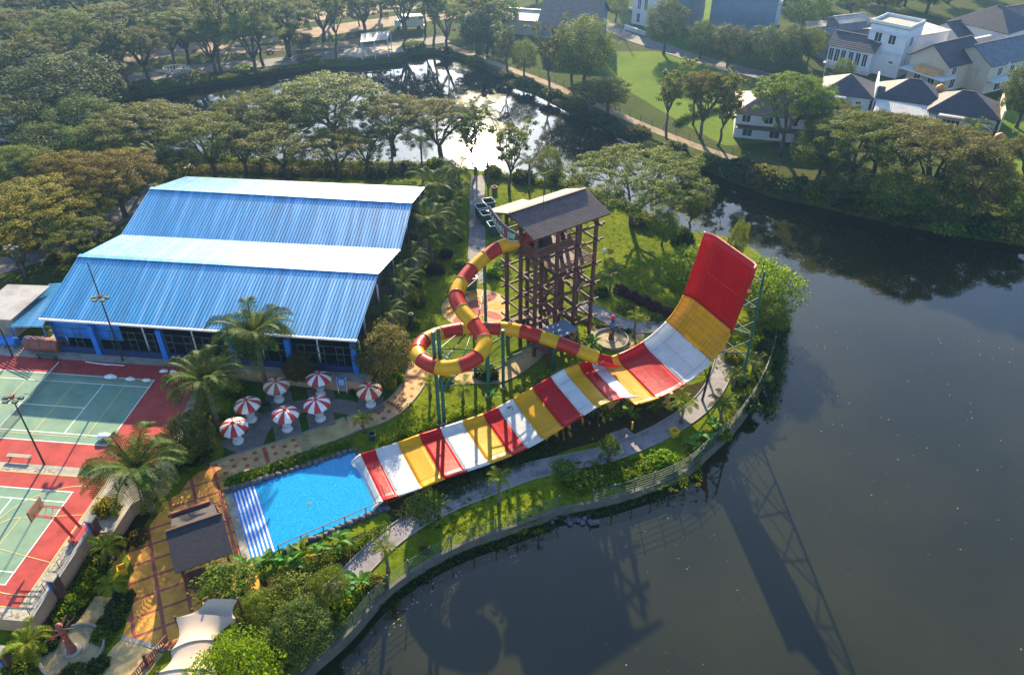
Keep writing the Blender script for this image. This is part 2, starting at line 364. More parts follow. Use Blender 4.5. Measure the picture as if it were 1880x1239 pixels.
def shingle(name, a, b, rot=0.0, w=0.5, mort=(0.02, 0.015, 0.015)):
    m, t, n, o = newmat(name); v = coord(t, kind='UV'); br = n.new('ShaderNodeTexBrick')
    br.inputs['Color1'].default_value = (*a, 1); br.inputs['Color2'].default_value = (*b, 1); br.inputs['Mortar'].default_value = (*mort, 1)
    br.inputs['Scale'].default_value = 1.0; br.inputs['Brick Width'].default_value = w; br.inputs['Row Height'].default_value = w * 0.62; br.inputs['Mortar Size'].default_value = 0.025
    t.links.new(v, br.inputs[0]); f = noise(t, coord(t, kind='World'), 0.8, 6); cc = mixc(t, 0.4, br.outputs[0], ramp(t, f, [(0.3, tuple(q * 0.7 for q in a)), (0.7, tuple(q * 1.3 for q in b))]))
    prin(t, o, cc, 0.7, 0, br.outputs[1], -0.6, 0.4, 0.05); return m
M['shing'] = shingle('brown_shingle', (0.105, 0.068, 0.066), (0.15, 0.10, 0.09))
M['tile_d'] = shingle('dark_roof_tile', (0.045, 0.045, 0.055), (0.07, 0.065, 0.075), w=0.6)
M['tile_b'] = shingle('brown_roof_tile', (0.17, 0.12, 0.09), (0.23, 0.16, 0.12), w=0.6)
M['tile_g'] = shingle('grey_roof_tile', (0.10, 0.115, 0.14), (0.15, 0.165, 0.19), w=0.6)
M['tin'] = plain('pale_tin_roof', (0.42, 0.38, 0.33), 0.5, 0.2, var=0.3, scale=0.6, dirt=(0.25, 0.18, 0.13))
M['cream'] = plain('cream_wall', (0.55, 0.47, 0.35), 0.85, var=0.12, scale=0.5)
M['wwall'] = plain('white_wall', (0.60, 0.62, 0.64), 0.85, var=0.12, scale=0.5)
M['bwall'] = plain('blue_grey_wall', (0.15, 0.19, 0.25), 0.85, var=0.2, scale=0.5)
# ================================================================== THE SETTING
def uvmap(ob, fn):
    me = ob.data; uv = me.uv_layers.new(name='uv'); o = off[ob]
    for lp in me.loops:
        uv.data[lp.index].uv = fn(me.vertices[lp.vertex_index].co + o)
def struct(name, mb, mats, parent=None):
    o = mb.build(name, mats, parent)
    if parent is None: tag(o, kind='structure')
    return o
struct('lake_water', MB().quad((-500, -150, ZW), (600, -150, ZW), (600, 420, ZW), (-500, 420, ZW)), M['water'])
shore_px = [(455, 1420), (520, 1290), (560, 1232), (640, 1160), (700, 1092), (765, 1043), (845, 1000), (930, 970), (1000, 945), (1024, 934), (1110, 917), (1190, 893), (1255, 865),
            (1300, 826), (1350, 778), (1385, 728), (1408, 680), (1420, 640), (1424, 600), (1432, 560), (1425, 510), (1395, 465), (1350, 437), (1300, 428), (1240, 425), (1190, 395),
            (1120, 360), (1040, 335), (960, 325), (880, 312), (800, 303), (700, 298), (600, 296), (480, 290), (380, 280), (280, 275), (180, 265), (90, 262), (0, 268), (-150, 262), (-500, 260)]
shore = [at(x, y, ZG) for x, y in shore_px]
SH = spline(shore[:21], 3)[:-1] + shore[20:]
struct('garden_ground', MB().prism(SH + [V(-300, 100, 0), V(-300, -120, 0), V(-22, -120, 0)], ZW - 1, ZG), M['grass'])
bank_px = [(-300, 205), (0, 190), (120, 186), (230, 172), (330, 153), (420, 140), (500, 126), (590, 113), (650, 110), (735, 104), (755, 90), (795, 88), (840, 96), (880, 112), (925, 135), (985, 152),
           (1040, 180), (1110, 214), (1180, 247), (1260, 282), (1340, 318), (1420, 348), (1500, 364), (1600, 387), (1700, 407), (1800, 424), (1900, 437), (2300, 490)]
bank = [at(x, y, ZB) for x, y in bank_px]
struct('far_bank_ground', MB().prism(bank + [V(500, 60, 0), V(1500, 60, 0), V(1500, 1800, 0), V(-1500, 1800, 0), V(-1500, 220, 0)], ZW - 1, ZB), M['rough'])
def flat(name, px, mat, z, dz=0.004, h=0.0, n=0, parent=None):
    """a sheet (or slab of height h) laid on level z"""
    p = [at(x, y, z) for x, y in px]
    if n: p = spline(p, n)
    return struct(name, MB().prism(p, z - 0.2 if h else z - 0.01, z + dz + h), mat, parent)
def strip(name, px, wd, mat, z, dz=0.006, n=6, kerb=None, parent=None):
    p = spline([at(x, y, z) for x, y in px], n); L, Rr = ribbon(p, wd)
    mb = MB()
    for i in range(len(p) - 1):
        mb.quad(Rr[i] + V(0, 0, dz), Rr[i + 1] + V(0, 0, dz), L[i + 1] + V(0, 0, dz), L[i] + V(0, 0, dz))
    o = struct(name, mb, mat, parent)
    if kerb:
        for side in (L, Rr):
            k = MB()
            for i in range(len(side) - 1): k.bar(side[i] + V(0, 0, 0.05), side[i + 1] + V(0, 0, 0.05), 0.12, 0.14)
            k.build('kerb', kerb, o)
    return o
# far bank: fields, roads and paths
flat('field', [(1120, 95), (1230, 95), (1330, 130), (1420, 190), (1420, 262), (1330, 268), (1255, 228), (1150, 165), (1110, 130)], M['field'], ZB)
flat('lawn', [(1820, 190), (1990, 200), (1990, 400), (1850, 385), (1825, 300)], M['field'], ZB)
flat('lawn', [(1275, 0), (1320, 0), (1312, 75), (1285, 90)], M['field'], ZB, 0.008)
flat('lawn', [(1140, 60), (1200, 52), (1290, 66), (1290, 102), (1230, 92)], M['lawn'], ZB, 0.006)
strip('asphalt_road', [(1090, 35), (1150, 66), (1215, 88), (1290, 112), (1400, 140), (1490, 165)], 5.0, M['asph'], ZB, 0.012, kerb=M['kerb'])
strip('asphalt_road', [(-60, 175), (180, 158), (330, 132), (520, 112), (680, 90), (820, 72)], 6.5, M['asph'], ZB, 0.012, kerb=M['kerb'])
strip('dirt_road', [(200, 110), (420, 78), (560, 62), (760, 34), (900, 20)], 9.0, M['dirt'], ZB, 0.008)
strip('dirt_road', [(520, 40), (650, 22), (780, 8)], 8.0, M['dirt'], ZB, 0.009)
strip('dirt_road', [(380, 95), (600, 84), (700, 68)], 5.0, M['dirt'], ZB, 0.010)
strip('dirt_path', [(815, 82), (860, 98), (930, 125), (1010, 155), (1100, 195), (1200, 238), (1300, 276), (1380, 300)], 2.2, M['dirt'], ZB, 0.010)
flat('paved_yard', [(1480, 40), (1640, 30), (1640, 70), (1520, 110), (1480, 100)], M['asph'], ZB, 0.006)
# island, back part: leaf-littered ground and lanes
flat('wood_floor', [(-150, 275), (180, 275), (460, 300), (700, 308), (780, 316), (700, 330), (330, 322), (240, 400), (60, 590), (-200, 560)], M['rough'], ZG, 0.006)
strip('dirt_road', [(-80, 510), (60, 470), (160, 425), (240, 385), (300, 340)], 5.0, M['asph'], ZG, 0.012)
strip('garden_path', [(345, 310), (362, 298), (366, 285)], 2.0, M['conc'], ZG, 0.012)
strip('cobble_path', [(878, 322), (876, 370), (876, 430), (874, 480), (872, 520)], 2.3, M['cobble'], ZG, 0.010, kerb=M['kerb'])
# ------------------------------------------------------------------ court terrace
CA = -0.1016; CO = V(-41.95, 66.15, 0)
def ct(x, y, z=0.0):
    a, b = rz2(x, y, CA); return V(CO.x + a, CO.y + b, z)
jog = [at(168, 978, 0), at(209, 975, 0), at(240, 927, 0), at(300, 888, 0), at(335, 800, 0), at(385, 672, 0)]
slab = [ct(-60, -26.1), ct(4.6, -26.1)] + jog + [V(-17.0, 71.0, 0), V(-11.5, 113.5, 0), V(-52.5, 118, 0), V(-57.5, 79, 0), V(-110, 84, 0)]
terrace = struct('court_terrace', MB().prism(slab, ZG - 0.3, 0.0, 0, 1), [M['conc'], M['wallp']])
def sheet(name, mat, pts, z, parent): return struct(name, MB().quad(*[(p[0], p[1], z) for p in pts]), mat, parent)
def crect(x0, y0, x1, y1): return [ct(x0, y0), ct(x1, y0), ct(x1, y1), ct(x0, y1)]
red1 = struct('red_court_surround', MB().prism([ct(-40, -8.75), ct(5.6, -8.75), at(296, 842, 0), at(322, 790, 0), at(372, 676, 0), ct(4.0, 8.1), ct(-40, 8.1)], -0.01, 0.004), M['red_court'])
struct('red_court_surround', MB().quad(*[V(p.x, p.y, 0.004) for p in crect(-40, -25.0, 2.55, -9.95)]), M['red_court'])
struct('tennis_court', MB().quad(*[V(p.x, p.y, 0.008) for p in crect(-23.77, -5.485, 0, 5.485)]), M['green_court'])
struct('tennis_court', MB().quad(*[V(p.x, p.y, 0.008) for p in crect(-23.77, -22.9, 0, -11.9)]), M['green_court'])
def cline(x0, y0, x1, y1, mat, wd=0.10, z=0.013, name='court_line'):
    p, q = ct(x0, y0, z), ct(x1, y1, z); t = (q - p).normalized(); n = V(-t.y, t.x, 0) * wd / 2; e = t * wd / 2
    return struct(name, MB().quad(p - n - e, q - n + e, q + n + e, p + n - e), mat)
for yc in (0.0, -17.4):
    for y in (-5.435, -4.115, 4.115, 5.435): cline(-23.7, yc + y, 0, yc + y, M['line'])
    for x in (-0.05, -23.7): cline(x, yc - 5.43, x, yc + 5.43, M['line'], z=0.014)
    for x in (-5.485, -18.29): cline(x, yc - 4.1, x, yc + 4.1, M['line'], z=0.015)
    cline(-18.2, yc, -5.5, yc, M['line'], z=0.016)
for y in (-4.5, 4.5): cline(-20.9, y, -2.9, y, M['yline'], 0.08, 0.018)
for x in (-2.9, -8.885, -14.885): cline(x, -4.5, x, 4.5, M['yline'], 0.08, 0.019)
for y in (-9.93, -24.95): cline(-30, y, 2.6, y, M['yline'], 0.12, 0.018)
cline(2.6, -24.9, 2.6, -9.95, M['yline'], 0.12, 0.019)
def carc(cx, cy, r, a0, a1, z, n=28):
    mb = MB()
    for i in range(n):
        a, b = R(a0 + (a1 - a0) * i / n), R(a0 + (a1 - a0) * (i + 1) / n); q = []
        for rr, an in ((r - .05, a), (r + .05, a), (r + .05, b), (r - .05, b)): q.append(ct(cx + rr * math.cos(an), cy + rr * math.sin(an), z))
        mb.quad(*q)
    return struct('court_line', mb, M['yline'])
carc(1.0, -17.4, 6.3, 90, 270, 0.021); carc(-3.2, -17.4, 1.8, 90, 270, 0.022)
cline(1.0, -11.1, 2.6, -11.1, M['yline'], .08, .020); cline(1.0, -23.7, 2.6, -23.7, M['yline'], .08, .020)
cline(-3.2, -19.2, -3.2, -15.6, M['yline'], .08, .023); cline(-3.2, -15.6, 2.6, -14.6, M['yline'], .08, .024); cline(-3.2, -19.2, 2.6, -20.2, M['yline'], .08, .024)
def peelmat():
    m, t, n, o = newmat('peeling_paint'); v = coord(t, kind='World'); vo = n.new('ShaderNodeTexVoronoi'); vo.feature = 'DISTANCE_TO_EDGE'; vo.inputs['Scale'].default_value = 1.6
    t.links.new(mixc(t, 0.35, v, noise_color(t, v, 1.3)), vo.inputs[0]); f = noise(t, v, 1.4, 7, 0.75)
    a = ramp(t, f, [(0.40, (0.10, 0.095, 0.085)), (0.47, (0.42, 0.38, 0.30)), (0.58, (0.36, 0.32, 0.24)), (0.64, (0.28, 0.12, 0.09))]); k = ramp(t, vo.outputs['Distance'], [(0.0, (0.75, 0.75, 0.75)), (0.07, (0, 0, 0))])
    prin(t, o, mixc(t, k, a, (0.07, 0.06, 0.055)), 0.9, 0, f, 0.4, 0.2, 0.03); return m
M['peel'] = peelmat()
struct('worn_concrete', MB().quad(*[V(p.x, p.y, 0.006) for p in crect(2.75, -25.9, 4.35, -17.6)]), M['peel'])
struct('worn_concrete', MB().quad(*[V(p.x, p.y, 0.007) for p in crect(-6.0, -26.0, 2.6, -25.1)]), M['peel'])
struct('worn_concrete', MB().quad(*[V(p.x, p.y, 0.007) for p in crect(-9.0, -9.85, -3.2, -9.2)]), M['peel'])
# ------------------------------------------------------------------ plaza with panels of yellow pavers between red bands
pz = ZG
plaza_px = [(372, 862), (398, 850), (412, 884), (424, 905), (448, 985), (474, 1062), (484, 1080), (466, 1098), (440, 1110), (330, 1180), (300, 1196), (224, 1170), (237, 1130), (246, 1105), (236, 1082), (234, 1070), (247, 1048),
            (234, 1022), (240, 1000), (268, 972), (290, 946), (296, 925), (330, 906), (346, 882)]
plz = [at(x, y, pz) for x, y in plaza_px]
plaza = struct('plaza_paving', MB().prism(plz, pz - 0.05, pz + 0.02), M['paver'])
ua, va = V(math.cos(AX), math.sin(AX), 0), V(-math.sin(AX), math.cos(AX), 0)
org = at(200 + 455 / 5.632, 880 + 830 / 5.632, pz)          # a crossing of two red bands
npan = 0
for i in range(-8, 9):
    for j in range(-12, 12):
        cu, cv = 2.35, 1.95
        a = org + ua * (i * cu + 0.16) + va * (j * cv + 0.14); b = a + ua * (cu - 0.32); c = b + va * (cv - 0.28); d = a + va * (cv - 0.28)
        q = clip([(p.x, p.y) for p in plz], [(p.x, p.y) for p in (a, b, c, d)])
        if len(q) >= 3 and area(q) > 0.15:
            struct('paving_panel', MB().prism(q, pz + 0.01, pz + 0.035), M['pavey'], plaza)
flat('concrete_ramp', [(224, 1172), (300, 1200), (262, 1250), (160, 1250), (206, 1190)], M['conct'], ZG, 0.03)
strip('garden_path', [(196, 1095), (182, 1118), (165, 1142), (145, 1165)], 2.2, M['conct'], ZG, 0.012)
struct('concrete_band', MB().prism([at(x, y, ZG) for x, y in ((224, 1166), (302, 1186), (300, 1196), (222, 1174))], ZG, ZG + 0.05), M['kerb'])
# walk from the plaza past the umbrellas to the loop slide
walk_px = [(392, 868), (440, 850), (500, 832), (548, 815)]; walk2 = [(548, 815), (600, 797), (642, 780)]; walk3 = [(642, 780), (690, 765), (725, 745), (752, 715), (765, 690), (768, 660), (752, 632)]
wk = strip('paved_walk', walk_px, 3.0, M['pavet'], ZG, 0.014, kerb=M['kerb'])
strip('concrete_ramp', walk2, 2.9, M['conct'], ZG, 0.015, kerb=M['kerb'])
wk3 = strip('paved_walk', walk3, 2.7, M['pavet'], ZG, 0.016, kerb=M['kerb'])
for pth, par in ((walk_px, wk), (walk3, wk3)):
    p = spline([at(x, y, ZG) for x, y in pth], 10); L, acc = 0, 0
    for k in range(1, len(p)):
        acc += (p[k] - p[k - 1]).length
        if acc > 0.95:
            acc = 0; L += 1; t = (p[k] - p[k - 1]).normalized(); n = V(-t.y, t.x, 0)
            if L % 5 == 0:
                struct('paver_band', MB().obox(p[k] + V(0, 0, 0.02), t * 0.22, n * 1.28, V(0, 0, 0.012)), M['paver'], par)
            else:
                for s_ in ((-0.75, 0.35) if L % 2 else (-0.2, 0.85)):
                    struct('paver_inlay', MB().obox(p[k] + n * s_ + V(0, 0, 0.02), t * 0.22, n * 0.22, V(0, 0, 0.012)), M['paver'], par)
strip('garden_path', [(800, 697), (860, 692), (920, 688), (965, 660), (985, 640)], 2.6, M['conct'], ZG, 0.012, kerb=M['kerb'])
# umbrella garden: grey paved path and square pads
strip('paved_path', [(455, 862), (470, 800), (500, 765), (560, 745), (640, 748), (690, 775)], 2.3, M['paveg'], ZG, 0.012)
flat('lawn', [(405, 862), (430, 690), (640, 655), (745, 690), (700, 760), (560, 808), (450, 845)], M['lawn'], ZG, 0.005)
umb_px = [(513, 735, 'rear red and white mushroom parasol nearest the tall palm, faded dull red panels'), (589, 724, 'rear red and white mushroom parasol beside the blue notice board on legs'),
          (681, 744, 'red and white mushroom parasol farthest right, its cream panels yellowed, by the shrub'), (589, 770, 'red and white mushroom parasol in the middle of the second row'),
          (528, 789, 'red and white mushroom parasol on the front pad beside the lawn wedge'), (463, 772, 'red and white mushroom parasol half under the palm fronds beside the bin'),
          (438, 811, 'front left red and white mushroom parasol on a sunlit pad')]
for x, y, _ in umb_px:
    c = at(x, y, ZG); a = R(random.Random(x).choice((20, -28, 35, 8)))
    struct('paved_pad', MB().box(c + V(0, 0, 0.012), (2.9, 2.7, 0.03), a), M['paveg'])
# round mosaic court below the loop slide
rc = at(873, 565, ZG); mos = struct('round_mosaic', MB().prism([rc + V(4.6 * math.cos(R(a)), 4.6 * math.sin(R(a)), 0) for a in range(0, 360, 9)], ZG - .05, ZG + 0.02), M['pavet'])
struct('mosaic_centre', MB().prism([rc + V(1.75 * math.cos(R(a)), 1.75 * math.sin(R(a)), 0) for a in range(0, 360, 12)], ZG, ZG + 0.035), M['paver'], mos)
for k in range(8):
    a0 = R(45 * k + 8); pts = []
    for q in range(13):
        t = q / 12; rr = 1.9 + 2.5 * math.sin(math.pi * t) ** 0.6; an = a0 + R(33) * (t - 0.5) * 1.0; pts.append(rc + V(rr * math.cos(an), rr * math.sin(an), 0))
    struct('mosaic_petal', MB().prism(pts, ZG, ZG + 0.032), M['paver'] if k % 2 else M['pavey'], mos)
# shore walk and the lawn path behind the tower
strip('shore_walk', [(600, 1098), (640, 1062), (700, 1002), (760, 957), (830, 921), (900, 893), (970, 866), (1040, 850), (1120, 832), (1200, 800), (1262, 763), (1300, 728), (1322, 690), (1335, 645)], 2.3, M['concg'], ZG, 0.014, kerb=M['kerb'])
flat('paved_pad', [(1120, 795), (1150, 785), (1168, 800), (1135, 812)], M['concg'], ZG, 0.02)
strip('garden_path', [(1060, 560), (1100, 575), (1140, 595), (1190, 602), (1240, 600)], 2.4, M['cobble'], ZG, 0.012, kerb=M['kerb'])
flat('garden_path', [(1080, 600), (1130, 590), (1185, 608), (1180, 622), (1150, 640), (1090, 640)], M['conct'], ZG, 0.010)
flat('wood_floor', [(1000, 335), (1190, 400), (1290, 435), (1240, 520), (1150, 470), (1010, 420), (900, 360)], M['grass'], ZG, 0.006)
flat('flower_bed', [(1000, 770), (1080, 705), (1200, 725), (1290, 700), (1330, 640), (1360, 640), (1300, 720), (1190, 790), (1060, 820), (900, 880), (760, 940), (720, 960), (705, 930)], M['soil'], ZG, 0.006)
flat('flower_bed', [(235, 1010), (295, 920), (290, 900), (240, 935), (190, 985), (130, 1085), (80, 1170), (120, 1180), (200, 1075)], M['soil'], ZG, 0.006)
flat('flower_bed', [(470, 1060), (700, 965), (715, 985), (640, 1050), (560, 1130), (470, 1190), (450, 1130)], M['soil'], ZG, 0.006)
# shore wall: concrete coping with a face down to the water
cop = MB(); SW = spline(shore[1:20], 4); L, Rr = ribbon(SW, 0.36)
for i in range(len(SW) - 1):
    a, b, c, d = Rr[i], Rr[i + 1], L[i + 1], L[i]
    z0, z1 = V(0, 0, ZW - 0.5 - ZG), V(0, 0, 0.10)
    cop.quad(a + z1, b + z1, c + z1, d + z1); cop.quad(a + z0, b + z0, b + z1, a + z1); cop.quad(d + z1, c + z1, c + z0, d + z0)
tag(cop.build('shore_wall', plain('mossy_concrete', (0.10, 0.095, 0.075), 0.9, var=0.4, scale=0.9, dirt=(0.09, 0.09, 0.06))), 'weathered concrete shore wall curving round the garden above the lake', 'wall')
# ================================================================== BLUE SPORTS HALL
HA = R(-6.3); HU = V(math.cos(HA), math.sin(HA), 0); HV = V(-math.sin(HA), math.cos(HA), 0)
h0 = V(-55.5, 77.0, 0); HL = 38.3; ZE, ZR = 5.0, 7.45
# plan skews a little: left ends of eave / ridge / valley / ridge / eave
ev = [(V(-55.6, 77.1, ZE), V(-17.6, 72.8, ZE)), (V(-54.6, 87.1, ZR), V(-16.2, 83.0, ZR)), (V(-53.9, 97.0, ZE), V(-14.9, 92.9, ZE)), (V(-52.6, 106.3, ZR), V(-14.0, 101.8, ZR)), (V(-51.1, 115.5, ZE), V(-13.3, 111.8, ZE))]
hall = thing('sports_hall', 'large open-sided sports hall with twin-gable blue corrugated roof', 'hall', h0)
for k in range(4):
    (a0, a1), (b0, b1) = ev[k], ev[k + 1]
    n = 92; mb = MB(); up = (a1 - a0).cross(b0 - a0).normalized()
    if up.z < 0: up = -up
    ra, rb = [], []
    for i in range(n):
        for f, hgt in ((0.0, 0), (0.30, 0), (0.42, 0.085), (0.62, 0.085), (0.74, 0)):
            t = (i + f) / n; ra.append(a0.lerp(a1, t) + up * hgt); rb.append(b0.lerp(b1, t) + up * hgt)
    ra.append(a1); rb.append(b1)
    for i in range(len(ra) - 1): mb.quad(ra[i], ra[i + 1], rb[i + 1], rb[i])
    mb.weld()
    o = mb.build('roof_slope', M['roofb'], hall)
    md = o.modifiers.new('th', 'SOLIDIFY'); md.thickness = 0.05; md.offset = -1
for k in (1, 3):
    mb = MB(); a, b = ev[k]
    mb.bar(a + V(0, 0, 0.08), b + V(0, 0, 0.08), 0.7, 0.06); mb.build('ridge_cap', M['roofb'], hall)
for k in (0, 2, 4):
    a, b = ev[k]; MB().bar(a + V(0, -0.15 if k == 0 else 0, -0.12), b + V(0, -0.15 if k == 0 else 0, -0.12), 0.28, 0.22).build('gutter', M['white'], hall)
# front: thick blue piers, thin white posts, low wall, mesh frames
def hf(t, inset=0.0, z=0.0): p = ev[0][0].lerp(ev[0][1], t); return V(p.x, p.y, z) + HV * inset
for t in (0.155, 0.375, 0.60, 0.78, 0.985):
    MB().box(hf(t, 0.1, 2.15), (0.62, 0.55, 4.3), HA).build('pier', M['bluep'], hall)
for t in (0.03, 0.30, 0.46, 0.68, 0.86):
    MB().cyl(hf(t, 1.4, 0), hf(t, 1.4, 5.3), 0.10, n=8).build('post', M['white'], hall)
MB().bar(hf(-0.02, 0.1, 0.45), hf(1.0, 0.1, 0.45), 0.25, 0.9).build('low_wall', plain('shaded_blue_paint', (0.006, 0.03, 0.10), 0.6), hall)  # blue wall darkened: shade at the hall front put into its colour
for i in range(16):
    t = 0.04 + i * 0.06
    fr = MB()
    for s_ in (-0.011, 0.011): fr.bar(hf(t + s_, 0.12, 0.9), hf(t + s_, 0.12, 3.6), 0.06)
    for z in (1.7, 2.6, 3.5): fr.bar(hf(t - 0.011, 0.12, z), hf(t + 0.011, 0.12, z), 0.05)
    fr.build('mesh_frame', M['steel'], hall)
for z in (2.5, 3.6): MB().bar(hf(0, 0.12, z), hf(1, 0.12, z), 0.05).build('rail', M['steel'], hall)
MB().obox((hf(0.02, 0.6, 3.1) + hf(0.24, 0.6, 3.1)) / 2 + V(0, 0, .3), HU * 4.2, HV * 0.05, V(0, 0, 1.5)).build('wall_panel', M['bluep'], hall)
# back, sides, floor of the hall
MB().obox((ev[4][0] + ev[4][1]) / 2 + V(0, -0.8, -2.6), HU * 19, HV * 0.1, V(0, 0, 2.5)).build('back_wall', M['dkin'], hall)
for (i0, i1) in ((0, 1), (1, 2), (2, 3), (3, 4)):
    for e in (0, 1):
        a, b = ev[i0][e], ev[i1][e]; ins = HU * (0.9 if e == 0 else -0.9)
        MB().quad(V(a.x, a.y, 0.0) + ins, V(b.x, b.y, 0) + ins, b + ins + V(0, 0, -0.1), a + ins + V(0, 0, -0.1)).build('side_wall', M['dkin'] if e else M['bluep'], hall)  # right side is open; dark sheets there stand for the shade inside
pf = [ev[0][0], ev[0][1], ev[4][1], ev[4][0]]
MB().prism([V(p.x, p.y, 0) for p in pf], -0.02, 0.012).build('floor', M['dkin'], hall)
for i, y in enumerate((77.5, 84.0, 92.0, 101.0, 110.0)):
    e = ev[0][1].lerp(ev[4][1], (y - 72.8) / (111.8 - 72.8)); MB().cyl(V(e.x - 0.5, e.y, 0), V(e.x - 0.5, e.y, 5.2), 0.13, n=8).build('post', M['white'], hall)
dp = MB().tube([hf(1.0, 0, 4.9), hf(1.0, 0.5, 4.3), hf(1.0, 0.6, 0.2)], 0.09, 8).build('downpipe', M['white'], hall)
# low annexes at the hall's left end
an = thing('tin_roof_annexe', 'brown stained low tin roof building left of the blue hall', 'shed', at(40, 590, 0))
p0, p1, p2, p3 = at(-60, 588, 2.6), at(18, 585, 2.6), at(95, 528, 3.2), at(12, 520, 3.2)
o = MB().obox((p0 + p1 + p2 + p3) / 4, (p1 - p0 + p2 - p3) / 4, (p3 - p0 + p2 - p1) / 4, V(0, 0, 0.06)).build('roof', M['tin'], an)
c4 = (p0 + p1 + p2 + p3) / 4; MB().obox(c4 + V(0, 0, -1.6), (p1 - p0) * 0.45, (V(p3.x, p3.y, 0) - V(p0.x, p0.y, 0)) * 0.45, V(0, 0, 1.35)).build('wall', M['conc'], an)
lt = thing('lean_to', 'blue corrugated lean-to roof against the left end of the sports hall', 'shed', at(70, 600, 0))
q0, q1, q2, q3 = at(18, 600, 2.2), at(78, 600, 2.9), at(118, 520, 2.9), at(90, 522, 2.2)
mb = MB(); n = 22
for i in range(n):
    for f0, f1, hh in ((0, .5, 0), (.5, 1, .06)):
        a, b = (i + f0) / n, (i + f1) / n; u = V(0, 0, hh)
        mb.quad(q0.lerp(q3, a) + u, q1.lerp(q2, a) + u, q1.lerp(q2, b) + u, q0.lerp(q3, b) + u)
mb.build('roof', M['roofb'], lt)
for p in (q0, q1, q2, q3): MB().cyl(V(p.x, p.y, 0), V(p.x, p.y, p.z), 0.08, n=6).build('post', M['bluep'], lt)
for i, (x, lab) in enumerate(((15, 'pale blue water drum lying by the courts at the far left edge'), (62, 'pale blue water drum lying beside the blue pier left of the hall'))):
    c = at(x, 626, 0.75); tk = thing('water_drum', lab, 'drum', V(c.x, c.y, 0))
    MB().lathe([(0.02, -1.1), (0.5, -1.1), (0.62, -1.0), (0.62, 1.0), (0.5, 1.1), (0.02, 1.1)], 14).mesh('d', M['steel'])
    MB().tube([c - HU * 1.2, c - HU * 1.05, c + HU * 1.05, c + HU * 1.2], [0.45, 0.6, 0.6, 0.45], 14).build('drum', M['bluep'], tk)
    for s_ in (-0.6, 0.6): MB().box(c + HU * s_ + V(0, 0, -0.55), (0.2, 1.0, 0.35), HA).build('cradle', M['conc'], tk)
bt = thing('barrel_tank', 'dark brown half-buried barrel shaped tank by the blue low wall', 'tank', at(80, 640, 0))
c = at(80, 632, 0.8); MB().tube([c - HU * 2.2, c - HU * 2.1, c + HU * 2.1, c + HU * 2.2], [0.7, 0.85, 0.85, 0.7], 14).build('body', M['copper'], bt)
for s_ in (-1.4, 0, 1.4): MB().tube([c + HU * (s_ - .05), c + HU * (s_ + .05)], 0.88, 14).build('hoop', M['steel'], bt)

# ================================================================== POOL
pa, pb, pc, pd = at(425, 903, ZG), at(645, 836, ZG), at(702, 944, ZG), at(470, 1044, ZG)
pb = pa + ua * (pb - pa).dot(ua); pd = pa - va * 9.6; pc = pb - va * 8.6; pd2 = pa + ua * 0.0 - va * 9.6
pool = thing('swimming_pool', 'bright blue rectangular splash pool with striped entry steps at the slide end', 'pool', pa)
poly = [pa, pb + ua * 0.5, pc + ua * 0.5, pd2]
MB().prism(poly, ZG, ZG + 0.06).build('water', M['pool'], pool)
for i in range(6):
    a = pa + ua * (0.30 + i * 0.37) - va * 0.15
    MB().obox((a + (a - va * 9.3)) / 2 + V(0, 0, 0.075), ua * 0.075, va * 4.6, V(0, 0, 0.02)).build('step_edge', M['white'], pool)
st = MB().obox(pa + ua * 1.2 - va * 4.8 + V(0, 0, 0.063), ua * 1.15, va * 4.75, V(0, 0, 0.004)); 
mstep = plain('pool_step_blue', (0.03, 0.20, 0.66), 0.2, var=0.2, scale=2); st.build('steps', mstep, pool)
MB().obox((pa + pd2) / 2 - ua * 0.32 + V(0, 0, 0.06), ua * 0.36, va * 4.9, V(0, 0, 0.06)).build('coping', M['conc'], pool)
MB().lathe([(0.18, 0.062), (0.19, 0.075), (0.08, 0.078)], 16, V(*at(568, 925, ZG))).build('drain_cover', M['steel'], pool)
rng = random.Random(5)
def rock(c, sx, sy, sz, rg):
    mb = MB(); nlat, nlon = 4, 8; b = []
    for i in range(nlat + 1):
        ph = math.pi * i / nlat
        for j in range(nlon):
            th = 2 * math.pi * j / nlon; k = 1 + rg.uniform(-0.16, 0.16) if 0 < i < nlat else 1
            mb.v.append((c[0] + sx * k * math.sin(ph) * math.cos(th), c[1] + sy * k * math.sin(ph) * math.sin(th), c[2] + sz * k * math.cos(ph)))
    for i in range(nlat):
        for j in range(nlon): mb.f.append((i * nlon + j, i * nlon + (j + 1) % nlon, (i + 1) * nlon + (j + 1) % nlon, (i + 1) * nlon + j)); mb.m.append(0)
    return mb
def rockline(parent, p, q, step=0.62, s=0.36):
    d = q - p; n = int(d.length / step)
    for i in range(n + 1):
        c = p + d * (i / n) + V(rng.uniform(-.06, .06), rng.uniform(-.06, .06), 0.12); k = rng.uniform(0.8, 1.35)
        rock(c, s * k, s * k * rng.uniform(.8, 1.1), s * 0.75 * k, rng).build('rock', M['rock'], parent, True)
rockline(pool, pa - ua * 0.3 + va * 0.2, pb + ua * 0.2 + va * 0.25); rockline(pool, pb + ua * 0.6, pb + ua * 1.0 - va * 1.6)
rockline(pool, pc + ua * 0.9 + va * 0.3, pc + ua * 0.9 - va * 0.5); rockline(pool, pc + ua * 0.9 - va * 0.35, pd2 + ua * 3.2 - va * 0.3)
rail = thing('pool_railing', 'rusty brown handrail along the near edge of the pool', 'railing', pc)
r0, r1 = pc + ua * 1.1 - va * 0.1, pd2 + ua * 2.6 - va * 0.1
MB().cyl(r0 + V(0, 0, 1.0), r1 + V(0, 0, 1.0), 0.045, n=6).build('rail', M['copper'], rail)
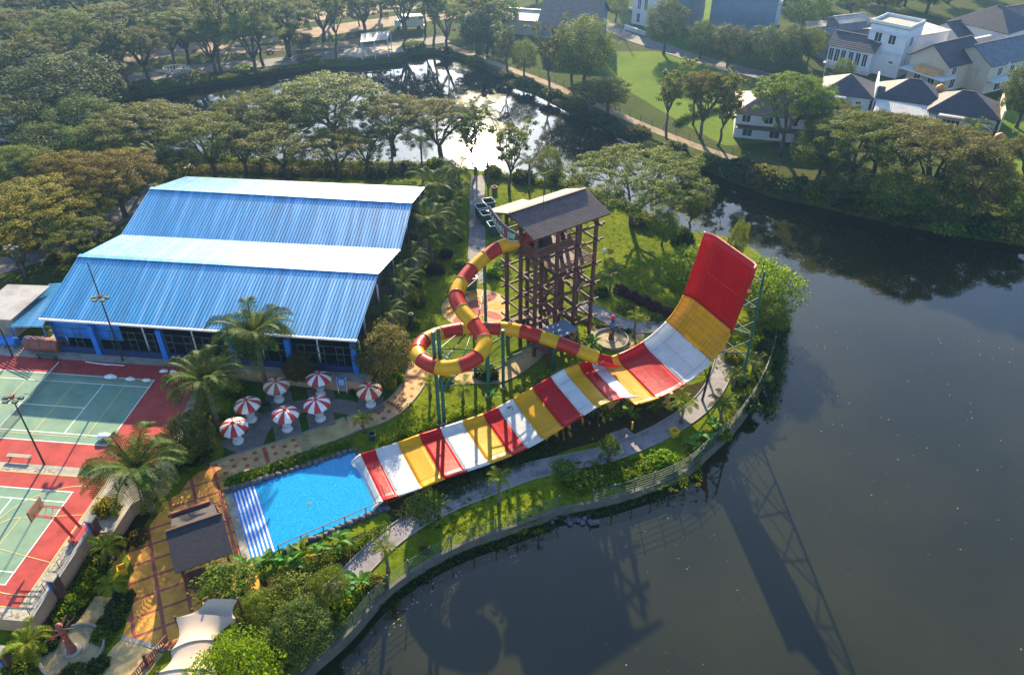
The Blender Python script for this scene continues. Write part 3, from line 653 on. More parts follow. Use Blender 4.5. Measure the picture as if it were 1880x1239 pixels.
for i in range(6): p = r0.lerp(r1, i / 5); MB().cyl(p, p + V(0, 0, 1.02), 0.06, n=6).build('post', M['copper'], rail)
MB().cyl(r0 + V(0, 0, 1.0), r0 + va * 1.4 + V(0, 0, 1.6), 0.05, n=6).build('rail', M['copper'], rail)

# ================================================================== BOOMERANG SLIDE
F0 = at(663, 835, -0.5); SU = ua; SN = V(math.sin(AX), -math.cos(AX), 0)       # along, across towards the lake
tz = [(-0.85, -0.95), (0, -0.5), (1.6, -0.52), (4.1, -0.55), (6.55, -0.42), (9.0, -0.45), (11.6, -0.48), (14.1, -0.42), (15.9, -0.15), (17.8, 0.3), (20.2, 1.05), (22.55, 1.8), (24.3, 2.3), (26.15, 2.4), (27.8, 2.2), (29.5, 1.75)]
tz2 = [(29.3, 1.35), (31.9, 1.25), (35.4, 2.0), (38.5, 4.0), (40.5, 7.2), (42.2, 15.0)]
slide = thing('boomerang_slide', 'wide red, yellow and white striped half-pipe water slide ending in a tall red wall', 'water slide', V(F0.x, F0.y, ZG))
def sweep(pts, colors, s0, s1, hw, mats, sub, lip=0.22, floor_w=1.15):
    P = [V(t, 0, z) for t, z in pts]; S = spline(P, sub); secs = []
    W = s1 - s0; prof = [(-lip, -0.10), (-lip, 0.0), (0.0, 0.0)]
    for k in range(1, 7):
        a = k / 6 * math.pi / 2; prof.append((0.10 + floor_w * (1 - math.cos(a)), -hw * math.sin(a)))
    prof += [(W - x, h) for x, h in prof[::-1]]
    arc = [0]
    for i in range(1, len(S)): arc.append(arc[-1] + (S[i] - S[i - 1]).length)
    for i, p in enumerate(S):
        t = (S[min(i + 1, len(S) - 1)] - S[max(i - 1, 0)]).normalized(); nrm = V(-t.z, 0, t.x)      # up out of the trough
        row = []
        for x, h in prof:
            q = p + nrm * h; row.append(V(F0.x, F0.y, 0) + SU * q.x + SN * (s0 + x) + V(0, 0, q.z))
        secs.append(row)
    for i, cn in enumerate(colors):
        mb = MB(); a, b = i * sub, (i + 1) * sub
        uvs = []
        for k in range(a, b):
            for j in range(len(prof) - 1): mb.quad(secs[k][j], secs[k][j + 1], secs[k + 1][j + 1], secs[k + 1][j])
        ob = mb.build('panel', mats[cn], slide, True)
        uv = ob.data.uv_layers.new(name='uv'); li = 0
        for k in range(a, b):
            for j in range(len(prof) - 1):
                for kk, jj in ((k, j), (k, j + 1), (k + 1, j + 1), (k + 1, j)):
                    uv.data[li].uv = (arc[kk], prof[jj][0]); li += 1
        md = ob.modifiers.new('th', 'SOLIDIFY'); md.thickness = 0.04; md.offset = -1
    # moulded joint lines along the trough floor and across the middle of each panel
    jm = plain('joint_sealant', (0.22, 0.12, 0.10), 0.6, var=0.4)
    for i in range(len(colors)):
        a, b = i * sub, (i + 1) * sub
        for j in (8, len(prof) - 9):
            mb = MB(); mb.tube([secs[k][j] for k in range(a, b + 1)], 0.018, 4); mb.build('joint_line', jm, slide)
        if W > 7.5:
            mb = MB(); q = secs[(a + b) // 2]; mb.tube([q[j] for j in range(8, len(prof) - 8)], 0.018, 4); mb.build('joint_line', jm, slide)
    # flange seams between panels
    for i in range(1, len(colors)):
        mb = MB(); row = secs[i * sub]
        for j in range(1, len(row) - 2): mb.bar(row[j] + V(0, 0, 0.0), row[j + 1], 0.05, 0.03)
        mb.build('seam', mats[colors[i]], slide)
    return secs
cm = {'R': M['sred'], 'W': M['swhi'], 'Y': M['syel'], 'r': M['sred_g'], 'y': M['syel_g']}
sec1 = sweep(tz, 'WRWYRWYRWYRWYRW', 0.0, 6.9, 0.55, cm, 6)
sec2 = sweep(tz2, 'YrWyR', -0.75, 7.6, 0.85, cm, 10)
# rounded white nose at the pool end and top rim
nose = sec1[0]; mb = MB()
for j in range(len(nose) - 1): mb.quad(nose[j], nose[j + 1], nose[j + 1] - SU * 0.35 + V(0, 0, -0.35), nose[j] - SU * 0.35 + V(0, 0, -0.35))
mb.build('nose', M['swhi'], slide, True)
mb = MB(); mb.tube([sec2[-1][j] for j in range(1, len(sec2[-1]) - 1)], 0.13, 8); mb.build('top_rim', plain('pink_red_rim', (0.55, 0.08, 0.06), 0.4), slide, True)
# small orange warning cleats on the near rim, top safety wire
for k in (14, 25, 36, 47): 
    k = min(k, len(sec2) - 1); p = sec2[k][-2]; MB().box(p + SN * 0.2, (0.35, 0.3, 0.3), AX).build('bracket', M['orange'], slide)
top0, top1 = sec2[-1][2], sec2[-1][-3]
for p in (top0.lerp(top1, .3), top0.lerp(top1, 1.0)): MB().cyl(p + SU * 1.2 - V(0, 0, 1.0), p + SU * 1.2 + V(0, 0, 0.5), 0.05, n=6).build('stay_post', M['black'], slide)
MB().cyl(top0.lerp(top1, .3) + SU * 1.2 + V(0, 0, .5), top1 + SU * 1.2 + V(0, 0, .5), 0.025, n=5).build('stay_wire', M['steel'], slide)
# supports: concrete piers and green steel frames
for t, z in ((16, -1.1), (19, -0.5), (22, 0.6), (25, 1.2), (28, 1.0), (31.5, -0.2), (35, 0.2)):
    for s_ in (0.7, 6.2):
        b = V(F0.x, F0.y, 0) + SU * t + SN * s_; MB().cyl(V(b.x, b.y, ZG), V(b.x, b.y, z), 0.16, n=8).build('support_post', M['black'], slide)
    a, c = V(F0.x, F0.y, 0) + SU * t + SN * 0.3, V(F0.x, F0.y, 0) + SU * t + SN * 6.6
    MB().bar(V(a.x, a.y, z), V(c.x, c.y, z), 0.14, 0.2).build('cross_beam', M['black'], slide)
for s_ in (-1.1, 7.75):
    base = [V(F0.x, F0.y, ZG) + SU * t + SN * s_ for t in (38.2, 41.5, 45.5)]
    mast = base[2] - SU * 1.6; top = V(F0.x, F0.y, 14.3) + SU * 43.6 + SN * s_
    MB().cyl(mast, top, 0.16, 0.12, 10).build('mast', M['greens'], slide)
    k2 = V(F0.x, F0.y, 3.2) + SU * 38.6 + SN * s_; MB().cyl(base[0], k2, 0.15, n=8).build('support_post', M['black'], slide)
    for zz, tt in ((5.2, 39.9), (7.8, 41.1), (11, 41.9)):
        m_ = mast.lerp(top, (zz - ZG) / (14.3 - ZG)); e = V(F0.x, F0.y, zz - 0.4) + SU * tt + SN * s_
        MB().cyl(m_, e, 0.07, n=6).build('strut', M['steel'], slide); MB().cyl(m_ - V(0, 0, 1.8), e, 0.06, n=6).build('strut', M['steel'], slide)
for zz in (2.5, 6.0, 9.5, 13.0):
    q = (zz - ZG) / (14.3 - ZG); m0 = (V(F0.x, F0.y, ZG) + SU * 43.9 - SN * 1.15).lerp(V(F0.x, F0.y, 14.3) + SU * 43.6 - SN * 1.15, q); m1 = m0 + SN * 8.9
    MB().cyl(m0, m1, 0.08, n=6).build('cross_beam', M['greens'], slide)
    if zz < 12: MB().cyl(m0, m1 + V(0, 0, 3.5), 0.05, n=6).build('strut', M['greens'], slide)

# ================================================================== LOOP TUBE SLIDE
tp = [(985, 432, 13.2), (948, 444, 12.9), (915, 455, 12.4), (880, 480, 11.8), (850, 513, 11.2), (838, 545, 10.7), (852, 575, 10.2), (875, 600, 9.7), (889, 628, 9.2), (878, 653, 8.75), (845, 671, 8.3), (803, 674, 7.9), (770, 656, 7.5),
      (772, 631, 7.1), (803, 613, 6.8), (850, 604, 6.4), (905, 602, 6.0), (950, 606, 5.6), (1000, 620, 5.0), (1045, 636, 4.2), (1080, 650, 3.4), (1100, 658, 2.9)]
tube = thing('tube_slide', 'red and yellow enclosed tube slide looping down from the timber tower', 'water slide', V(-4, 70, ZG))
TS = spline([at(*p) for p in tp], 12)
# even steps
def resample(pts, step):
    out = [pts[0]]; acc = 0
    for i in range(1, len(pts)):
        a, b = pts[i - 1], pts[i]; d = (b - a).length
        while acc + d >= step:
            t = (step - acc) / d; a = a.lerp(b, t); d = (b - a).length; out.append(a); acc = 0
        acc += d
    return out
for _ in range(6): TS = [TS[0]] + [(TS[i - 1] + TS[i] * 2 + TS[i + 1]) / 4 for i in range(1, len(TS) - 1)] + [TS[-1]]
TS = resample(TS, 0.3); TR = 0.76
def frame(i):
    t = (TS[min(i + 1, len(TS) - 1)] - TS[max(i - 1, 0)]).normalized(); s_ = t.cross(V(0, 0, 1)).normalized(); return t, s_, s_.cross(t)
def ringpts(i, r, prof): t, s_, u = frame(i); return [TS[i] + s_ * (x * r) + u * (y * r) for x, y in prof]
circ = []
for k in range(24):
    a = 2 * math.pi * k / 24; circ.append((math.cos(a), math.sin(a)))
tprof = []
for k in range(24):
    a = 2 * math.pi * k / 24; rr = 1.0 if math.sin(a) > 0.05 else 1.06
    if k in (0, 12): rr = 1.20
    tprof.append((rr * math.cos(a), rr * math.sin(a) - (0.06 if k in (0, 12) else 0)))
NSEG = 24; per = (len(TS) - 1) / NSEG
for sgi in range(NSEG):
    a, b = int(round(sgi * per)), int(round((sgi + 1) * per)); mb = MB(); base = 0
    rows = [ringpts(i, TR, tprof) for i in range(a, b + 1)]
    for i in range(len(rows) - 1):
        for k in range(24): mb.quad(rows[i][k], rows[i][(k + 1) % 24], rows[i + 1][(k + 1) % 24], rows[i + 1][k])
    sg = mb.build('tube_segment', M['tred'] if sgi % 2 == 0 else M['tyel'], tube, True)
    if sgi > 0:
        t, s_, u = frame(a); fl = MB(); fl.tube([TS[a] - t * 0.05, TS[a] + t * 0.05], TR * 1.10, 24); fl.build('flange', M['copper'] if sgi % 2 else M['tred'], sg, True)
# green columns with arms
def column(px, py, h, name='column', r=0.2):
    p = at(px, py, ZG); MB().cyl(p, p + V(0, 0, h), r, n=10).build(name, M['greens'], tube); MB().cyl(p, p + V(0, 0, 0.25), 0.4, n=8).build('footing', M['conc'], tube); return p
c1 = column(807, 780, 12.8); c2 = column(816, 776, 13.0); c3 = column(897, 728, 10.4); c4 = column(924, 712, 8.4); c5 = column(893, 640, 14.2); c6 = column(1016, 690, 6.4); c7 = column(873, 690, 8.6)
def nearest(p): return min(TS, key=lambda q: (V(q.x, q.y, 0) - V(p.x, p.y, 0)).length)
def brace(p, z0, q, r=0.06): MB().cyl(V(p.x, p.y, z0), q, r, n=6).build('brace', M['greens'], tube)
for c_, zs in ((c1, (11.0, 8.5, 6.2)), (c2, (11.2, 8.8, 6.4))):
    for (x, y, z) in ((845, 671, 7.6), (803, 613, 6.1), (772, 640, 6.5), (850, 604, 5.7)):
        q = at(x, y, z); brace(c_, zs[0] - 2.5, q); 
    brace(c_, zs[1], V(c3.x, c3.y, 5.0)); brace(c_, zs[2], V(c7.x, c7.y, 6.0)); brace(c_, 3.0, V(c3.x, c3.y, 6.6))
for c_, q, z in ((c5, (850, 513, 10.5), 10.5), (c5, (850, 513, 10.5), 12.0), (c5, (838, 545, 10.0), 9.6), (c5, (875, 600, 9.0), 8.0), (c3, (950, 606, 4.9), 4.2), (c3, (905, 602, 5.3), 6.6), (c4, (950, 606, 4.9), 4.4), (c4, (905, 602, 5.3), 5.0), (c6, (1045, 636, 3.5), 2.0), (c6, (1000, 620, 4.3), 3.0), (c7, (878, 653, 8.0), 6.2), (c7, (845, 671, 7.6), 5.8)):
    brace(c_, z, at(*q))
brace(c1, 3.2, V(c4.x, c4.y, 6.0)); brace(c1, 5.5, V(c4.x, c4.y, 5.9)); brace(c3, 3.0, V(c6.x, c6.y, 4.0))
for z in (1.5, 4.0, 6.5, 9.0): MB().bar(V(c1.x, c1.y, z), V(c2.x, c2.y, z), 0.08).build('brace', M['greens'], tube)
# run-out gutter from the tube mouth into the half-pipe (red channel)
g0, g1 = TS[-1], V(F0.x, F0.y, 1.6) + SU * 31.0 + SN * 0.6
mb = MB(); d = (g1 - g0).normalized(); sd_ = d.cross(V(0, 0, 1)).normalized(); rows = []
for k in range(7):
    a = math.pi * (1 + k / 6); rows.append((math.cos(a) * 0.95, math.sin(a) * 0.8))
for i in range(6):
    p, q = g0.lerp(g1, i / 6) - d * 0.3, g0.lerp(g1, (i + 1) / 6) - d * 0.3
    for k in range(6):
        f = lambda c_, r_: c_ + sd_ * r_[0] + V(0, 0, r_[1])
        mb.quad(f(p, rows[k]), f(p, rows[k + 1]), f(q, rows[k + 1]), f(q, rows[k]))
o = mb.build('runout_channel', M['sred'], tube, True); md = o.modifiers.new('th', 'SOLIDIFY'); md.thickness = 0.06
# ================================================================== TIMBER TOWER
TA = R(35.0); TU = V(math.cos(TA), math.sin(TA), 0); TV = V(-math.sin(TA), math.cos(TA), 0); T0 = V(2.7, 78.2, 0)
def tw(u, v, z): return V(T0.x, T0.y, 0) + TU * u + TV * v + V(0, 0, z)
tower = thing('slide_tower', 'tall dark brown timber slide tower with pitched shingle roof and lattice of beams', 'tower', tw(0, 0, ZG))
us, vs = (0.0, 3.1, 6.0, 8.8), (0.0, 2.9, 5.8)
for i, u in enumerate(us):
    for j, v in enumerate(vs):
        top = 15.75 + (1.5 * (1 - abs(v - 2.9) / 2.9)) - 0.25
        MB().box(tw(u, v, (ZG + top) / 2), (0.36, 0.36, top - ZG), TA).build('post', M['wood'], tower)
lev = (1.0, 3.5, 6.0, 8.8, 12.0)
for li, z in enumerate(lev):
    for j, v in enumerate(vs):
        MB().bar(tw(-0.95, v - 0.22, z), tw(9.75, v - 0.22, z), 0.17, 0.26).build('beam', M['wood'], tower)
    for i, u in enumerate(us):
        MB().bar(tw(u - 0.22, -0.95, z + 0.27), tw(u - 0.22, 6.75, z + 0.27), 0.17, 0.26).build('beam', M['wood'], tower)
# outrigger stubs at corner posts with log ends, upper level on the right side
for z in (14.0,):
    MB().bar(tw(5.6, -0.2, z), tw(9.9, -0.2, z), 0.2, 0.3).build('beam', M['wood'], tower); MB().bar(tw(8.8, -1.0, z + .3), tw(8.8, 6.6, z + .3), 0.2, 0.3).build('beam', M['wood'], tower)
for i, u in enumerate(us):
    for z in (2.2, 4.9, 7.4):
        if (i + int(z)) % 2: MB().bar(tw(u, 0.1, z), tw(us[min(i + 1, 3)], 2.9, z + 2.2), 0.12, 0.16).build('diagonal_brace', M['wood'], tower)
def deck(u0, v0, u1, v1, z):
    n = max(2, int((u1 - u0) / 0.42)); d = (u1 - u0) / n
    for i in range(n): MB().obox(tw(u0 + d * (i + .5), (v0 + v1) / 2, z), TU * (d / 2 - 0.015), TV * ((v1 - v0) / 2), V(0, 0, 0.05)).build('deck_plank', M['wood'], tower)
deck(-0.2, -0.2, 6.2, 6.0, 12.45); deck(2.9, -0.2, 9.0, 6.0, 9.25); deck(-0.2, -3.0, 4.4, 5.9, 0.35)
def railing(a, b, z, h=1.05):
    mb = MB(); n = max(2, int((b - a).length / 0.17)); up = V(0, 0, 1)
    mb.bar(a + up * (z + h), b + up * (z + h), 0.10, 0.08); mb.bar(a + up * (z + 0.12), b + up * (z + 0.12), 0.07, 0.07)
    for i in range(n + 1): p = a.lerp(b, i / n); mb.bar(p + up * (z + 0.12), p + up * (z + h), 0.05, 0.05)
    mb.build('railing', M['woodl'], tower)
railing(tw(0, -.22, 0), tw(6, -.22, 0), 12.5); railing(tw(-.2, 0, 0), tw(-.2, 2.2, 0), 12.5); railing(tw(6.1, 0, 0), tw(6.1, 5.8, 0), 12.5); railing(tw(0, 5.95, 0), tw(6, 5.95, 0), 12.5)
railing(tw(3.1, -.22, 0), tw(8.9, -.22, 0), 9.3); railing(tw(8.95, 0, 0), tw(8.95, 5.8, 0), 9.3); railing(tw(3.1, 5.95, 0), tw(8.9, 5.95, 0), 9.3); railing(tw(2.95, 0, 0), tw(2.95, 5.8, 0), 9.3)
railing(tw(0.1, -2.9, 0), tw(4.3, -2.9, 0), 0.4); railing(tw(-.15, -2.9, 0), tw(-.15, 3.0, 0), 0.4); railing(tw(4.35, -2.9, 0), tw(4.35, 0, 0), 0.4)
for u in (0.0, 4.3): MB().box(tw(u, -2.9, (ZG + 1.5) / 2), (0.22, 0.22, 1.5 - ZG), TA).build('post', M['wood'], tower)
MB().obox(tw(2.1, -1.6, 2.35), TU * 2.3, TV * 1.35, V(0, 0, 0.06)).build('porch_roof', M['bwall'], tower)
# stair flights zigzag inside
def flight(a, b, n=13):
    d = b - a; h = V(d.x, d.y, 0); sd_ = V(-h.y, h.x, 0).normalized()
    for i in range(n): MB().obox(a + d * ((i + .5) / n), sd_ * 0.62, h / n / 2 * 1.1, V(0, 0, 0.035)).build('stair_tread', M['woodl'], tower)
    for s_ in (-0.66, 0.66): MB().bar(a + sd_ * s_, b + sd_ * s_, 0.07, 0.28).build('stringer', M['wood'], tower); MB().bar(a + sd_ * s_ + V(0, 0, 1), b + sd_ * s_ + V(0, 0, 1), 0.06, 0.06).build('handrail', M['woodl'], tower)
flight(tw(7.6, 1.4, 0.4), tw(3.8, 1.4, 3.0)); flight(tw(3.8, 4.3, 3.0), tw(7.6, 4.3, 5.9)); flight(tw(7.6, 1.4, 5.9), tw(3.8, 1.4, 9.2)); flight(tw(4.0, 4.3, 9.3), tw(7.4, 4.3, 12.4)); flight(tw(1.2, 5.2, 0.4), tw(1.2, 1.2, 3.2))
for u, v, z in ((3.3, 2.9, 3.0), (8.1, 2.9, 5.9)): MB().obox(tw(u, v, z), TU * 0.7, TV * 2.2, V(0, 0, 0.05)).build('landing', M['wood'], tower)
# back wall panels of the start platform
MB().obox(tw(3.4, 4.6, 13.6), TU * 1.6, TV * 0.06, V(0, 0, 1.1)).build('wall_panel', M['bwall'], tower)
# roof: two shingled slopes laid in courses, and a lower back lean-to
def slope(a, b, c, d, rows, mat, name='roof_slope'):
    """a,b eave ends; c,d ridge ends (a-d, b-c)"""
    up = (b - a).cross(d - a).normalized(); up = up if up.z > 0 else -up; mb = MB()
    for r_ in range(rows):
        t0, t1 = r_ / rows, min(1, (r_ + 1.25) / rows)
        p, q, s_, e = a.lerp(d, t0) + up * 0.07, b.lerp(c, t0) + up * 0.07, b.lerp(c, t1) + up * 0.02, a.lerp(d, t1) + up * 0.02
        mb.quad(p, q, s_, e); mb.quad(p - up * 0.07, q - up * 0.07, q, p)
    mb.quad(a - up * 0.05, d - up * 0.05, c - up * 0.05, b - up * 0.05); mb.quad(a - up * .05, a + up * .05, d + up * .05, d - up * .05); mb.quad(b - up * .05, c - up * .05, c + up * .05, b + up * .05)
    o = mb.build(name, mat, tower); ax = (b - a).normalized(); ay = (d - a).normalized(); uvmap(o, lambda p: ((p - a).dot(ax), (p - a).dot(ay))); return o
ez, rz_ = 15.55, 17.25
E0, E1 = tw(-1.1, -1.0, ez), tw(9.9, -1.0, ez); K0, K1 = tw(-1.6, 2.9, rz_), tw(9.3, 2.9, rz_); B0, B1 = tw(-1.1, 6.9, ez), tw(9.6, 6.9, ez)
slope(E0, E1, K1, K0, 17, M['shing']); slope(B1, B0, K0, K1, 17, M['shing'])
slope(tw(4.2, 8.4, ez - 0.45), tw(-1.2, 8.4, ez - 0.45), tw(-1.2, 5.4, ez + 0.35), tw(4.2, 5.4, ez + 0.35), 7, M['shing'], 'porch_slope')
MB().bar(K0 + V(0, 0, .12), K1 + V(0, 0, .12), 0.35, 0.10).build('ridge_cap', M['shing'], tower)
for a, b in ((E0, K0), (K0, B0), (E1, K1), (K1, B1), (E0, E1), (B0, B1)): MB().bar(a - V(0, 0, .06), b - V(0, 0, .06), 0.10, 0.20).build('fascia', M['wood'], tower)
for u in (0, 3.1, 6, 8.8): MB().bar(tw(u, 0, 15.4), tw(u, 5.8, 15.4), 0.16, 0.2).build('tie_beam', M['wood'], tower)
MB().cyl(tw(2.4, 2.0, 16.8), tw(2.4, 2.0, 20.6), 0.035, n=5).build('aerial', M['black'], tower)
# hanging name board on the left gable, lettering in relief
board = thing('name_board', 'curved maroon name board with pale green lettering hung on the tower gable', 'sign', tw(-1.75, 2.9, 14.0))
bp = []
for i in range(25):
    t = i / 24; v = 6.6 - 5.6 * t; sag = math.sin(math.pi * t); bp.append((v, 16.35 - 1.0 * t - sag * 0.8, 0.55 + 0.45 * math.sin(math.pi * t)))
mb = MB()
for i in range(24):
    (v0, z0, h0_), (v1, z1, h1_) = bp[i], bp[i + 1]
    mb.quad(tw(-1.85, v0, z0 - h0_), tw(-1.85, v1, z1 - h1_), tw(-1.85, v1, z1 + h1_ * .7), tw(-1.85, v0, z0 + h0_ * .7))
o = mb.build('board', plain('maroon_board', (0.16, 0.03, 0.04), 0.6, var=0.3), board); md = o.modifiers.new('th', 'SOLIDIFY'); md.thickness = 0.08; md.offset = 0
for k in (0.7, -1.0):
    mb = MB(); mb.tube([tw(-1.86, v, z + h * k) for v, z, h in bp], 0.06, 6); mb.build('edge_trim', plain('pale_edge', (0.35, 0.42, 0.36), 0.6), board)
lm = plain('mint_letter', (0.28, 0.62, 0.40), 0.5, var=0.15)
word = 'PARABOL JUMP'
for i, ch in enumerate(word):
    if ch == ' ': continue
    cu = bpy.data.curves.new('t', 'FONT'); cu.body = ch; cu.size = 0.85 if i < 7 else 1.0; cu.extrude = 0.04; cu.offset = 0.0; cu.align_x = 'CENTER'
    to = bpy.data.objects.new('t', cu); me = bpy.data.meshes.new_from_object(to); me.name = 'letter'; me.materials.append(lm); bpy.data.objects.remove(to)
    v, z, h = bp[int(round(1.5 + (i + 0.5) / len(word) * 21.5))]
    lo = put('letter', me, board, tw(-1.97, v, z - 0.45) - off[board], (R(90), 0, TA - math.pi / 2), (0.60, 1, 1))

# ================================================================== UMBRELLAS
def make_umbrella():
    root = thing('mushroom_parasol', 'x', 'parasol', (0, 0, 0)); n = 12
    for k in range(n):
        a0, a1 = 2 * math.pi * k / n, 2 * math.pi * (k + 1) / n; mb = MB(); prof = [(0.10, 2.62), (0.55, 2.50), (1.0, 2.30), (1.28, 2.08), (1.32, 1.90)]
        for i in range(len(prof) - 1):
            (r0, z0), (r1, z1) = prof[i], prof[i + 1]
            def P(r_, z, a, mid=False): return (r_ * math.cos(a), r_ * math.sin(a), z)
            am = (a0 + a1) / 2; b = 0.03
            mb.quad(P(r0, z0, a0), P(r1, z1, a0), P(r1, z1 + b, am), P(r0, z0 + b * .6, am)); mb.quad(P(r0, z0 + b * .6, am), P(r1, z1 + b, am), P(r1, z1, a1), P(r0, z0, a1))
        o = bpy.data.objects.new('canopy_panel', mb.mesh('canopy_panel', [M['umr'] if k % 2 else M['white']], smooth=False)); col.objects.link(o); o.parent = root
    for nm, mb, mt in (('finial', MB().lathe([(0.02, 2.85), (0.10, 2.8), (0.13, 2.7), (0.2, 2.62), (0.02, 2.58)], 10), M['umr']), ('stem', MB().lathe([(0.07, 0.7), (0.07, 2.6)], 8), M['white']),
                       ('table', MB().lathe([(0.16, 0.35), (0.18, 0.6), (0.42, 0.74), (0.44, 0.82), (0.3, 0.84), (0.09, 0.84)], 18), M['umw']), ('base', MB().lathe([(0.52, 0.0), (0.55, 0.12), (0.48, 0.26), (0.30, 0.34), (0.16, 0.38)], 18), M['umw'])):
        o = bpy.data.objects.new(nm, mb.mesh(nm, [mt], smooth=(nm != 'canopy_panel'))); col.objects.link(o); o.parent = root
    return root
M['umr'] = plain('parasol_red', (0.50, 0.025, 0.02), 0.45, var=0.15); M['umw'] = plain('pedestal_white', (0.66, 0.66, 0.64), 0.6, var=0.2)
um = make_umbrella()
for i, (x, y, lab) in enumerate(umb_px):
    o = um if i == 0 else copy_tree(um); o.location = at(x, y, ZG) + V(0, 0, 0.027); o.rotation_euler = (R((3, -2, 2, -3, 1, 2, -2)[i]), R((2, 3, -2, 1, -3, 2, 3)[i]), i * 0.7); o.scale = (1.12,) * 3
    tag(o, lab, 'parasol', 'mushroom parasols in the garden')
umbs = [o for o in col.objects if o.name.startswith('mushroom_parasol')]
for i, o in ((0, umbs[0]), (2, umbs[2])):
    fd = plain('faded_parasol_%d' % i, (0.36, 0.085, 0.055) if i == 0 else (0.42, 0.02, 0.025), 0.6, var=0.3); fw = plain('yellowed_panel_%d' % i, (0.62, 0.60, 0.50) if i == 0 else (0.62, 0.58, 0.36), 0.6, var=0.25)
    for ch in o.children:
        if ch.name.startswith('canopy_panel'): d = ch.data.copy(); d.materials[0] = fd if 'red' in d.materials[0].name else fw; ch.data = d
# ================================================================== HUT, TENT, TOTEMS
hz = ZG
hut = thing('dark_roof_hut', 'small open hut with wide black shingle roof beside the pool', 'hut', at(365, 1000, ZG))
ra, rb = at(200 + 585 / 5.632, 880 + 545 / 5.632, 2.6), at(200 + 1165 / 5.632, 880 + 350 / 5.632, 2.6)
rb = ra + ua * 4.9; e0, e1 = ra - va * 3.9 + V(0, 0, -1.25) , rb - va * 3.9 + V(0, 0, -1.25)
f0, f1 = ra + va * 2.9 + V(0, 0, -1.3) + ua * 0.6, rb + va * 2.9 + V(0, 0, -1.3) - ua * 0.5
def slab4(a, b, c, d, th, name, mat, par):
    up = (b - a).cross(d - a).normalized(); up = up if up.z > 0 else -up
    mb = MB(); t, u_ = [p + up * th / 2 for p in (a, b, c, d)], [p - up * th / 2 for p in (a, b, c, d)]
    mb.quad(*t); mb.quad(*u_[::-1])
    for i in range(4): mb.quad(t[i], u_[i], u_[(i + 1) % 4], t[(i + 1) % 4])
    return mb.build(name, mat, par)
slab4(e0, e1, rb, ra, 0.14, 'roof_slope', M['dkroof'], hut); slab4(f1, f0, ra + ua * .4 - V(0, 0, .25), rb - ua * .4 - V(0, 0, .25), 0.12, 'roof_slope', plain('brown_black_shingle', (0.05, 0.042, 0.045), 0.85, var=0.4, scale=3, bump=0.7), hut)
MB().bar(ra + V(0, 0, .1), rb + V(0, 0, .1), 0.14, 0.14).build('ridge_board', M['wood'], hut)
for p in (e0 + ua * .5 + va * .5, e1 - ua * .5 + va * .5, f0 + ua * .2 - va * .3, f1 - ua * .2 - va * .3, (e0 + f0) / 2 + ua * .3, (e1 + f1) / 2 - ua * .3): MB().cyl(V(p.x, p.y, ZG), V(p.x, p.y, p.z + 0.15), 0.13, n=8).build('post', M['wood'], hut)
m_ = (e0 + e1) / 2; MB().obox(V(m_.x, m_.y, ZG + 0.55) + va * 1.0, ua * 1.7, va * 0.35, V(0, 0, 0.55)).build('counter', M['wood'], hut)
for s_ in range(9): rock(f1.lerp(V(rb.x, rb.y, f1.z), s_ / 9) + ua * 0.05 + V(0, 0, -0.0), .16, .16, .13, rng).build('edge_stone', M['copper'], hut, True)
MB().obox(V(f0.x, f0.y, 1.5) + ua * 1.6 + va * 0.15, ua * 1.9, va * 0.12, V(0, 0, 0.22)).build('valance', M['copper'], hut)
# tent: pole-stretched canvas in three bays
tent = thing('canvas_canopy', 'long beige stretched canvas canopy at the lower edge beside the plaza', 'canopy', at(370, 1200, ZG))
TP = [((378, 1100), (437, 1100), 3.4), ((322, 1134), (435, 1136), 2.5), ((312, 1195), (395, 1175), 2.7), ((290, 1235), (400, 1235), 2.7), ((250, 1330), (420, 1330), 2.7)]
rows = []
for k, (a, b, z) in enumerate(TP): rows.append((at(*a, z), at(*b, z if k else 3.3), z))
for k in range(len(rows) - 1):
    mb = MB(); N = 10; g_ = []
    for i in range(N + 1):
        r_ = []
        for j in range(N + 1):
            p = rows[k][0].lerp(rows[k][1], j / N); q = rows[k + 1][0].lerp(rows[k + 1][1], j / N); x = p.lerp(q, i / N)
            cr = (0.55 if k else 0.1) * math.sin(math.pi * j / N) - 0.25 * math.sin(math.pi * i / N) * (1 if k < 2 else 0.5)
            pin = (0.5 - abs(j / N - 0.5)) ; sc_ = math.sin(math.pi * i / N) * 0.45 * (1 if j < N / 2 else -1) * (abs(j / N - .5) * 2) ** 3
            r_.append(x + (rows[k][1] - rows[k][0]).normalized() * sc_ + V(0, 0, cr))
        g_.append(r_)
    for i in range(N):
        for j in range(N): mb.quad(g_[i][j], g_[i][j + 1], g_[i + 1][j + 1], g_[i + 1][j])
    o = mb.build('canvas_bay', M['tent'], tent, True)
    mb = MB(); mb.tube([q + V(0, 0, .02) for q in g_[-1]], 0.05, 6); mb.build('seam', plain('canvas_seam', (0.30, 0.24, 0.19), 0.8), tent)
for a, b, z in rows[:4]:
    for p in (a, b): MB().cyl(V(p.x, p.y, ZG), V(p.x, p.y, p.z + 0.25), 0.10, n=8).build('pole', M['wood'], tent)
